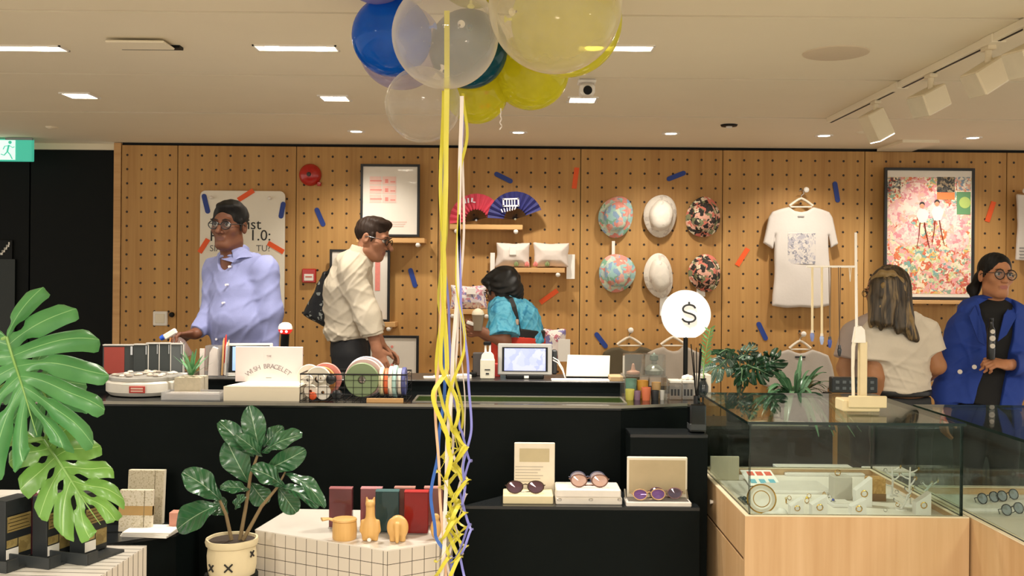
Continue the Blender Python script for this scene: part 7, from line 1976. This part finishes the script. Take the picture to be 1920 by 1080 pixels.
f = Field(H.p(0, 0, 0)-V((.2,)*3), H.p(0, 0, 0)+V((.2,)*3), .004)
H.ell(f, (0, .026, .045), (.092, .112, .096), .01); H.ell(f, (0, .070, -.025), (.086, .062, .088), .03); H.ell(f, (0, -.05, .085), (.07, .06, .04), .03)
for q in (-1, 1): H.ell(f, (q*.070, .02, -.01), (.026, .05, .070), .02); H.cone(f, (q*.072, -.045, .05), (q*.074, -.055, -.02), .012, .006, .01)
H.ell(f, (0, -.150, -.030), (.095, .115, .110), .012, True)
f.folds(.004, (60, 60, 40), 6); f.mesh('hair', mat('black wavy hair', '#110f0d', .5, var=.4, scale=40, spec=.35), wom)
TD = palette('turquoise tie dye', ['#1c6080', '#2f85ab', '#63b2cc', '#3d9abc', '#257699'], 9, .8, .6, smooth=True)
f = Field((base.x-.40, Y0-.42, .8), (base.x+.28, Y0+.42, 1.5), VX)
torso(f, [(c, r+.010, w) for c, r, w in T[:3]], AX, .04, hem=1)
f.cone(J(951, 566), J(954, 585), .066, .09, .03)
f.cone(J(955, 575), Ls, .065, .070, .04); f.cone(J(955, 575), Rs, .065, .070, .04)
f.cone(Ls, Ls.lerp(Le, .82), .078, .092, .03, flat=True); f.cone(Rs, Rs.lerp(Re, .82), .078, .092, .03, flat=True)
f.cone(J(990, 590, -.05), J(1010, 645, -.08), .045, .030, .05, flat=True); f.cone(J(982, 580, .08), J(1004, 640, .08), .05, .03, .05, flat=True)
f.folds(.004, (16, 16, 14), 12).creases(.0035, .07, 3, tilt=.6); f.mesh('top', TD, wom)
f = Field(J(975, 645)-V((.35, .35, .2)), J(975, 645)+V((.3, .3, .14)), .006)
f.cone(J(975, 628), J(965, 690), .152, .165, 0, AX, 1.22, flat=True, flata=True); f.folds(.003, (16, 16, 20), 3); f.mesh('waist_bag', mat('red cloth', '#cf3a26', .7, var=.08), wom)
f = Field(J(975, 622)-V((.35, .35, .12)), J(975, 622)+V((.3, .3, .1)), .006)
f.cone(J(976, 613), J(973, 630), .150, .152, 0, AX, 1.23, flat=True, flata=True); f.mesh('waist_band', mat('black band', '#191818', .6), wom)
MB().strip([J(950, 556, -.10), J(958, 560, -.17), J(964, 575, -.205), J(968, 595, -.205), J(971, 612, -.19), J(972, 622, -.18)], .028, (1, 0, .2), th=.006).build('shoulder_strap', mat('black strap', '#1d1a1a', .5), wom)
MB().box(J(969, 604, -.212), (.022, .010, .034), .003).build('strap_buckle', mat('buckle tan', '#c9a890', .4), wom)
legs('skirt', wom, J(980, 720), AX, mat('pale patterned trousers', '#bdb6a6', .8, var=.2), fwd=FW, spread=.08)
c = J(896, 604, -.24)
t = thing('paper_cup', 'clear cup with a creamy top held by the woman in turquoise', 'cup', c-V((0, 0, .05)))
MB().lathe([(.001, -.05), (.026, -.05), (.036, .045), (.034, .045), (.024, -.045)], 24, c).build('cup', glassy('cup plastic', '#e8ddcc', .8, .05, '#e2d3ba', .5), t)
MB().lathe([(.037, .044), (.036, .052), (.030, .068), (.014, .080), (.001, .082)], 24, c).build('cream_top', mat('cream foam', '#e6dbc0', .6), t)
MB().lathe([(.0015, .02), (.0015, .10)], 6, c).build('straw', WHITE, t)
single('phone', MB(Matrix.Translation(J(882, 606, -.25)) @ Matrix.Rotation(.3, 4, 'Y')).box((0, 0, 0), (.045, .012, .022), .004), WHITE, 'small white object in the fingers of the woman in turquoise', 'phone')

# ---------------------------------------------------------------- woman in the white tee, seen from behind
Y0 = 5.30; J = lambda a, b, dy=0: P(a, b, Y0+dy)
H = Head(J(1664, 544, -.01), 180+34, 6, 0, .98)
yaw = 180+8; AX = rotz((1, 0, 0), yaw); FW = rotz((0, -1, 0), yaw)
Ls, Le, Lw = J(1641, 624, -.02), J(1642, 706, -.06), J(1654, 775, .0)
Rs, Re, Rw = J(1735, 622, .0), J(1757, 686, -.02), J(1738, 708, .16)
base = V((J(1685, 700).x, Y0, 0))
T = [(J(1684, 612), .085, 1.75), (J(1684, 648), .105, 1.42), (J(1686, 690), .096, 1.32), (J(1690, 732), .100, 1.45)]
f = Field((base.x-.32, Y0-.35, .45), (base.x+.36, Y0+.40, 1.66), VX)
H.add(f, .96, .9); f.cone(H.p(0, .02, -.05), J(1682, 612), .050, .056, .03)
torso(f, [(c, r-.012, w) for c, r, w in T], AX)
arm(f, Ls, Le, Lw, (.046, .042, .028)); hand(f, Lw, V((.1, .5, -.7)), (0, .6, .5), 1, L=.17)
arm(f, Rs, Re, Rw, (.046, .044, .028)); hand(f, Rw, V((-.55, .6, -.05)), (-.5, -.3, .3), -1, L=.17, curl=.5)
wt = person_root(f, 'person', [SKIN('peach tan', '#b07c57'), mat('lips peach', '#a5625a', .5)], 'woman in a white tee with long streaked hair, seen from behind', base, H.face_mats)
H.eyes(wt)
f = Field((H.p(0, 0, 0).x-.18, Y0-.28, H.p(0, 0, 0).z-.40), (H.p(0, 0, 0).x+.26, Y0+.20, H.p(0, 0, 0).z+.17), .004)
H.ell(f, (0, .020, .046), (.084, .104, .090), .01)
for a, b, ra, rb in (((1650, 535, -.085), (1640, 600, -.115), .055, .030), ((1664, 530, -.095), (1664, 605, -.135), .062, .030), ((1682, 535, -.085), (1694, 612, -.135), .055, .034), ((1690, 545, -.07), (1706, 625, -.13), .048, .026), ((1676, 560, -.10), (1712, 634, -.135), .035, .018), ((1640, 560, -.09), (1634, 612, -.11), .034, .008), ((1655, 560, -.10), (1652, 618, -.13), .040, .008), ((1674, 570, -.11), (1684, 624, -.14), .040, .010), ((1690, 570, -.10), (1719, 637, -.135), .034, .008)):
    f.cone(J(*a), J(*b), ra, rb, .025)
H.ell(f, (0, -.150, -.035), (.092, .115, .105), .012, True)
f.folds(.0028, (75, 75, 5), 8)
HR = palette('streaked hair', ['#15100b', '#251b12', '#52432e', '#1f170f', '#8a7350', '#1b140d'], 16, .45, .3, stretch=(1.6, 1.6, .10), smooth=True, detail=4)
f.mesh('hair', HR, wt)
f = Field(J(1676, 570)-V((.18, .24, .22)), J(1676, 570)+V((.18, .05, .22)), .0035)
pts = [J(*q) for q in ((1640, 524, -.085), (1654, 513, -.125), (1672, 513, -.130), (1688, 526, -.125), (1698, 556, -.125), (1707, 598, -.145), (1717, 634, -.145))]
for i in range(6): f.cone(pts[i], pts[i+1], .020-.0015*i, .019-.0017*i, .015)
pts = [J(*q) for q in ((1668, 514, -.132), (1656, 535, -.142), (1650, 575, -.135), (1646, 612, -.125))]
for i in range(3): f.cone(pts[i], pts[i+1], .014-.002*i, .012-.003*i, .012)
f.folds(.0015, (90, 90, 20), 1)
f.mesh('tied_strand', mat('golden hair', '#92784c', .45, var=.25, scale=60), wt)
f = Field((base.x-.33, Y0-.33, .8), (base.x+.36, Y0+.33, 1.45), VX)
torso(f, [(c, r+.014, w) for c, r, w in T], AX, .04, hem=1)
f.cone(J(1683, 602), J(1684, 615), .066, .09, .03); f.cone(J(1683, 606), Ls, .055, .056, .04); f.cone(J(1683, 606), Rs, .055, .056, .04)
f.cone(Ls, Ls.lerp(Le, .62), .068, .074, .03, flat=True); f.cone(Rs, Rs.lerp(Re, .62), .068, .074, .03, flat=True)
f.folds(.003, (16, 16, 14), 15).creases(.0034, .08, 4, tilt=.7); f.mesh('t_shirt', mat('warm white tee', '#ddd2c0', .85, var=.03, bump=.12, scale=100), wt)
legs('trousers', wt, J(1690, 768), AX, mat('charcoal trousers', '#26282b', .7, var=.2), fwd=FW, spread=.08)
f = Field(J(1690, 735)-V((.25, .2, .03)), J(1690, 735)+V((.25, .2, .03)), .006)
f.cone(J(1690, 730), J(1690, 741), .112, .112, 0, AX, 1.45, flat=True, flata=True); f.mesh('belt', mat('black belt', '#161515', .4), wt)
MB().tube([Rw+(Re-Rw)*.12+V((.032*math.cos(a), .010*math.sin(a), .030*math.sin(a))) for a in [2*pi*j/16 for j in range(17)]], .004, 6, caps=False).build('bracelet', CHROME, wt)

# ---------------------------------------------------------------- person in white hidden behind her
Y0 = 6.0; J = lambda a, b, dy=0: P(a, b, Y0+dy)
H = Head(J(1652, 548, .0), -70, 8, 0, .95)
AX = rotz((1, 0, 0), -15); FW = rotz((0, -1, 0), -15)
Rs, Re, Rw = J(1599, 628, .0), J(1582, 690, -.03), J(1590, 738, -.10)
Ls, Le, Lw = J(1692, 628, .05), J(1700, 690, .03), J(1672, 730, -.12)
base = V((J(1648, 700).x, Y0, 0))
T = [(J(1648, 615), .085, 1.75), (J(1648, 650), .105, 1.42), (J(1648, 690), .098, 1.35), (J(1648, 735), .105, 1.42)]
f = Field((base.x-.34, Y0-.40, .45), (base.x+.36, Y0+.30, 1.66), VX)
H.add(f, .95, .9); f.cone(H.p(0, .02, -.05), J(1648, 612), .050, .056, .03)
torso(f, [(c, r-.012, w) for c, r, w in T], AX)
arm(f, Rs, Re, Rw, (.044, .040, .027)); hand(f, Rw, V((.5, -.6, -.1)), (.4, .3, -.5), 1, L=.17)
arm(f, Ls, Le, Lw, (.044, .040, .027)); hand(f, Lw, V((-.6, -.5, -.1)), (-.4, .3, -.5), -1, L=.17)
hp = person_root(f, 'person', [SKIN('light tan', '#b98a68'), mat('lips peach', '#a5625a', .5)], 'person in a white tee mostly hidden behind the woman with streaked hair', base, H.face_mats)
H.eyes(hp); H.glasses(hp, '#2a2422', .024, .018, .002)
f = Field(H.p(0, 0, 0)-V((.15,)*3), H.p(0, 0, 0)+V((.15,)*3), .005)
H.ell(f, (0, .024, .046), (.082, .100, .088), .01); H.ell(f, (0, -.150, -.035), (.092, .115, .105), .012, True); H.ell(f, (0, .0, -.13), (.15, .15, .085), .015, True); f.mesh('hair', mat('black hair', '#15120f'), hp)
f = Field((base.x-.33, Y0-.33, .8), (base.x+.36, Y0+.33, 1.45), .005)
torso(f, [(c, r+.014, w) for c, r, w in T], AX, .04, hem=1)
f.cone(J(1648, 603), J(1648, 615), .066, .09, .03); f.cone(J(1648, 608), Ls, .058, .062, .04); f.cone(J(1648, 608), Rs, .058, .062, .04)
f.cone(Ls, Ls.lerp(Le, .7), .066, .072, .03, flat=True); f.cone(Rs, Rs.lerp(Re, .7), .066, .072, .03, flat=True)
f.folds(.005, (18, 18, 14), 18); f.mesh('t_shirt', mat('pinkish tee', '#c4b6b2', .85, var=.03), hp)
legs('trousers', hp, J(1648, 765), AX, mat('dark trousers', '#232428', .7), fwd=FW, spread=.08)

# ---------------------------------------------------------------- woman in the blue jacket
Y0 = 5.45; J = lambda a, b, dy=0: P(a, b, Y0+dy)
H = Head(J(1867, 518, -.02), 3, -2, 4, 1.0)
yaw = -14; AX = rotz((1, 0, 0), yaw); FW = rotz((0, -1, 0), yaw)
Rs, Re, Rw = J(1804, 614, .0), J(1780, 692, .02), J(1772, 775, -.03)
Ls, Le, Lw = J(1916, 612, .02), J(1930, 684, -.04), J(1886, 684, -.24)
base = V((J(1856, 700).x, Y0, 0))
T = [(J(1858, 588), .085, 1.8), (J(1856, 630), .105, 1.50), (J(1852, 690), .108, 1.50), (J(1836, 756), .125, 1.70)]
f = Field((base.x-.36, Y0-.45, .5), (base.x+.40, Y0+.30, 1.76), VX)
H.add(f, .92, .92); f.cone(H.p(0, .02, -.05), J(1862, 592), .052, .060, .03)
torso(f, [(c, r-.02, w) for c, r, w in T[:3]], AX)
arm(f, Rs, Re, Rw, (.044, .040, .027)); hand(f, Rw, Rw-Re, (.9, .2, 0), 1, L=.17, curl=.4)
arm(f, Ls, Le, Lw, (.044, .040, .027)); hand(f, Lw, V((-.95, -.15, .12)), (-.1, .5, -.75), -1, L=.175, curl=.75)
wb = person_root(f, 'person', [SKIN('tan', '#bd8460'), mat('lips tan2', '#a9665a', .5)], 'woman in a royal blue jacket and round glasses, hands at her chest', base, H.face_mats)
H.eyes(wb, brow='#1c1613'); H.glasses(wb, '#2b1d18', .027, .024, .0026)
f = Field(H.p(0, 0, 0)-V((.2,)*3), H.p(0, 0, 0)+V((.2,)*3), .004)
H.ell(f, (0, .020, .046), (.081, .101, .086), .01)
H.ell(f, (0, -.130, -.022), (.088, .100, .112), .010, True); H.ell(f, (0, .0, -.125), (.15, .15, .085), .015, True)
for q in (-1, 1): H.cone(f, (q*.073, -.018, .03), (q*.076, -.012, -.01), .007, .005, .008)
f.cone(H.p(-.03, .10, .0), H.p(-.075, .085, -.075), .032, .030, .02); f.cone(H.p(-.075, .085, -.075), H.p(-.085, .05, -.15), .030, .014, .02)
f.folds(.0016, (90, 90, 40), 3); f.mesh('hair', mat('black hair', '#15120f'), wb)
f = Field((base.x-.34, Y0-.33, .7), (base.x+.36, Y0+.28, 1.56), .005)
torso(f, [(c, r+.002, w*.94) for c, r, w in T], AX, .03, hem=1); f.cone(J(1862, 573), J(1860, 595), .056, .075, .03)
f.mesh('black_top', mat('black jersey', '#121315', .8), wb)
JB = mat('royal blue jacket', '#1c3f9c', .75, var=.08, scale=70, bump=.12)
f = Field((base.x-.42, Y0-.46, .72), (base.x+.46, Y0+.34, 1.58), VX)
torso(f, [(c, r+.022, w*1.02) for c, r, w in T], AX, .04, hem=1)
f.cone(J(1860, 578, .03), J(1858, 600), .068, .085, .03); f.cone(J(1858, 586), Ls, .052, .054, .04); f.cone(J(1858, 586), Rs, .052, .054, .04)
arm(f, Rs, Re, Rw, (.070, .066, .054), .03, upto=.86, flat=True); arm(f, Ls, Le, Lw, (.070, .066, .052), .03, upto=.90, flat=True)
f.folds(.004, (14, 14, 14), 21).creases(.0038, .09, 5, tilt=.5)
# open front: cut a wedge out of the cloth in front of the black top
A, B, C = J(1858, 560), J(1852, 660), J(1836, 770)
def slot(F_, a, b, wa, wb_):
    a, b = V(a), V(b)
    def fn(x, y, z):
        t = np.clip((z-a.z)/(b.z-a.z), 0, 1); cx = a.x+(b.x-a.x)*t
        return np.maximum(np.abs(x-cx)-(wa+(wb_-wa)*t), np.maximum(y-(Y0-.035), np.maximum(z-a.z-.02, b.z-z)))
    F_.op((min(a.x, b.x)-.2, Y0-.45, b.z), (max(a.x, b.x)+.2, Y0, a.z+.03), fn, .006, True)
slot(f, J(1858, 566), J(1853, 665), .105*.9, .050); slot(f, J(1853, 665), J(1826, 765), .050, .075)
f.mesh('jacket', JB, wb)
for s_, q in ((-1, ((1828, 572, -.06), (1816, 592, -.105), (1834, 640, -.150), (1846, 648, -.155), (1834, 590, -.125))), (1, ((1894, 572, -.05), (1908, 588, -.10), (1886, 628, -.150), (1870, 640, -.155), (1882, 590, -.12)))):
    pp = [J(*k_) for k_ in q]; nn = V((0, -.007, 0)); n_ = len(pp)
    fs = [list(range(n_)), [n_+i for i in range(n_)][::-1]]+[[i, (i+1) % n_, n_+(i+1) % n_, n_+i] for i in range(n_)]
    MB().add(pp+[p_+nn for p_ in pp], fs).build('lapel', JB, wb)
for q in ((1800, 697, -.215), (1827, 688, -.19)): MB().cyl(J(*q), J(q[0], q[1], q[2]-.012), .012, .012, 14).build('snap_button', mat('pale button', '#cfc6bb', .3), wb)
legs('trousers', wb, J(1850, 770), AX, mat('dark trousers', '#232428', .7), fwd=FW, spread=.08)
c = J(1858, 634, -.255)
t = thing('dark_bottle', 'slim black bottle with pale patches held by the woman in the blue jacket', 'bottle', c-V((0, 0, .1)))
MB().lathe([(.001, -.11), (.020, -.11), (.021, -.10), (.021, .045), (.012, .062), (.010, .085), (.012, .088), (.012, .105), (.001, .106)], 24, c).build('bottle', mat('bottle black', '#17181a', .25), t)
for dz, r in ((.035, .013), (.0, .016), (-.04, .014)):
    MB().lathe([(.001, -.0215), (r*.9, -.0213), (r, -.017)], 18, M=Matrix.Translation(c+V((0, 0, dz))) @ Matrix.Rotation(-pi/2, 4, 'X')).build('pale_patch', mat('patch pale', '#d9d2c8', .4), t)
# ================================================================ camera
cam = bpy.data.cameras.new('camera'); co = bpy.data.objects.new('camera', cam); COL.objects.link(co)
cam.sensor_width = 36; cam.lens = 36*F/1920; cam.clip_start = .05
cam.shift_y = -20/1920
co.location = (0, 0, CZ); co.rotation_euler = (pi/2, -RA, 0)
S.camera = co
vs_ = S.view_settings
vs_.view_transform = 'Standard'; vs_.look = 'None'; vs_.gamma = 1; vs_.use_curve_mapping = False; vs_.exposure = 0.05
S.cycles.transparent_max_bounces = 32
S.cycles.use_denoising = True
S.cycles.sample_clamp_indirect = 6
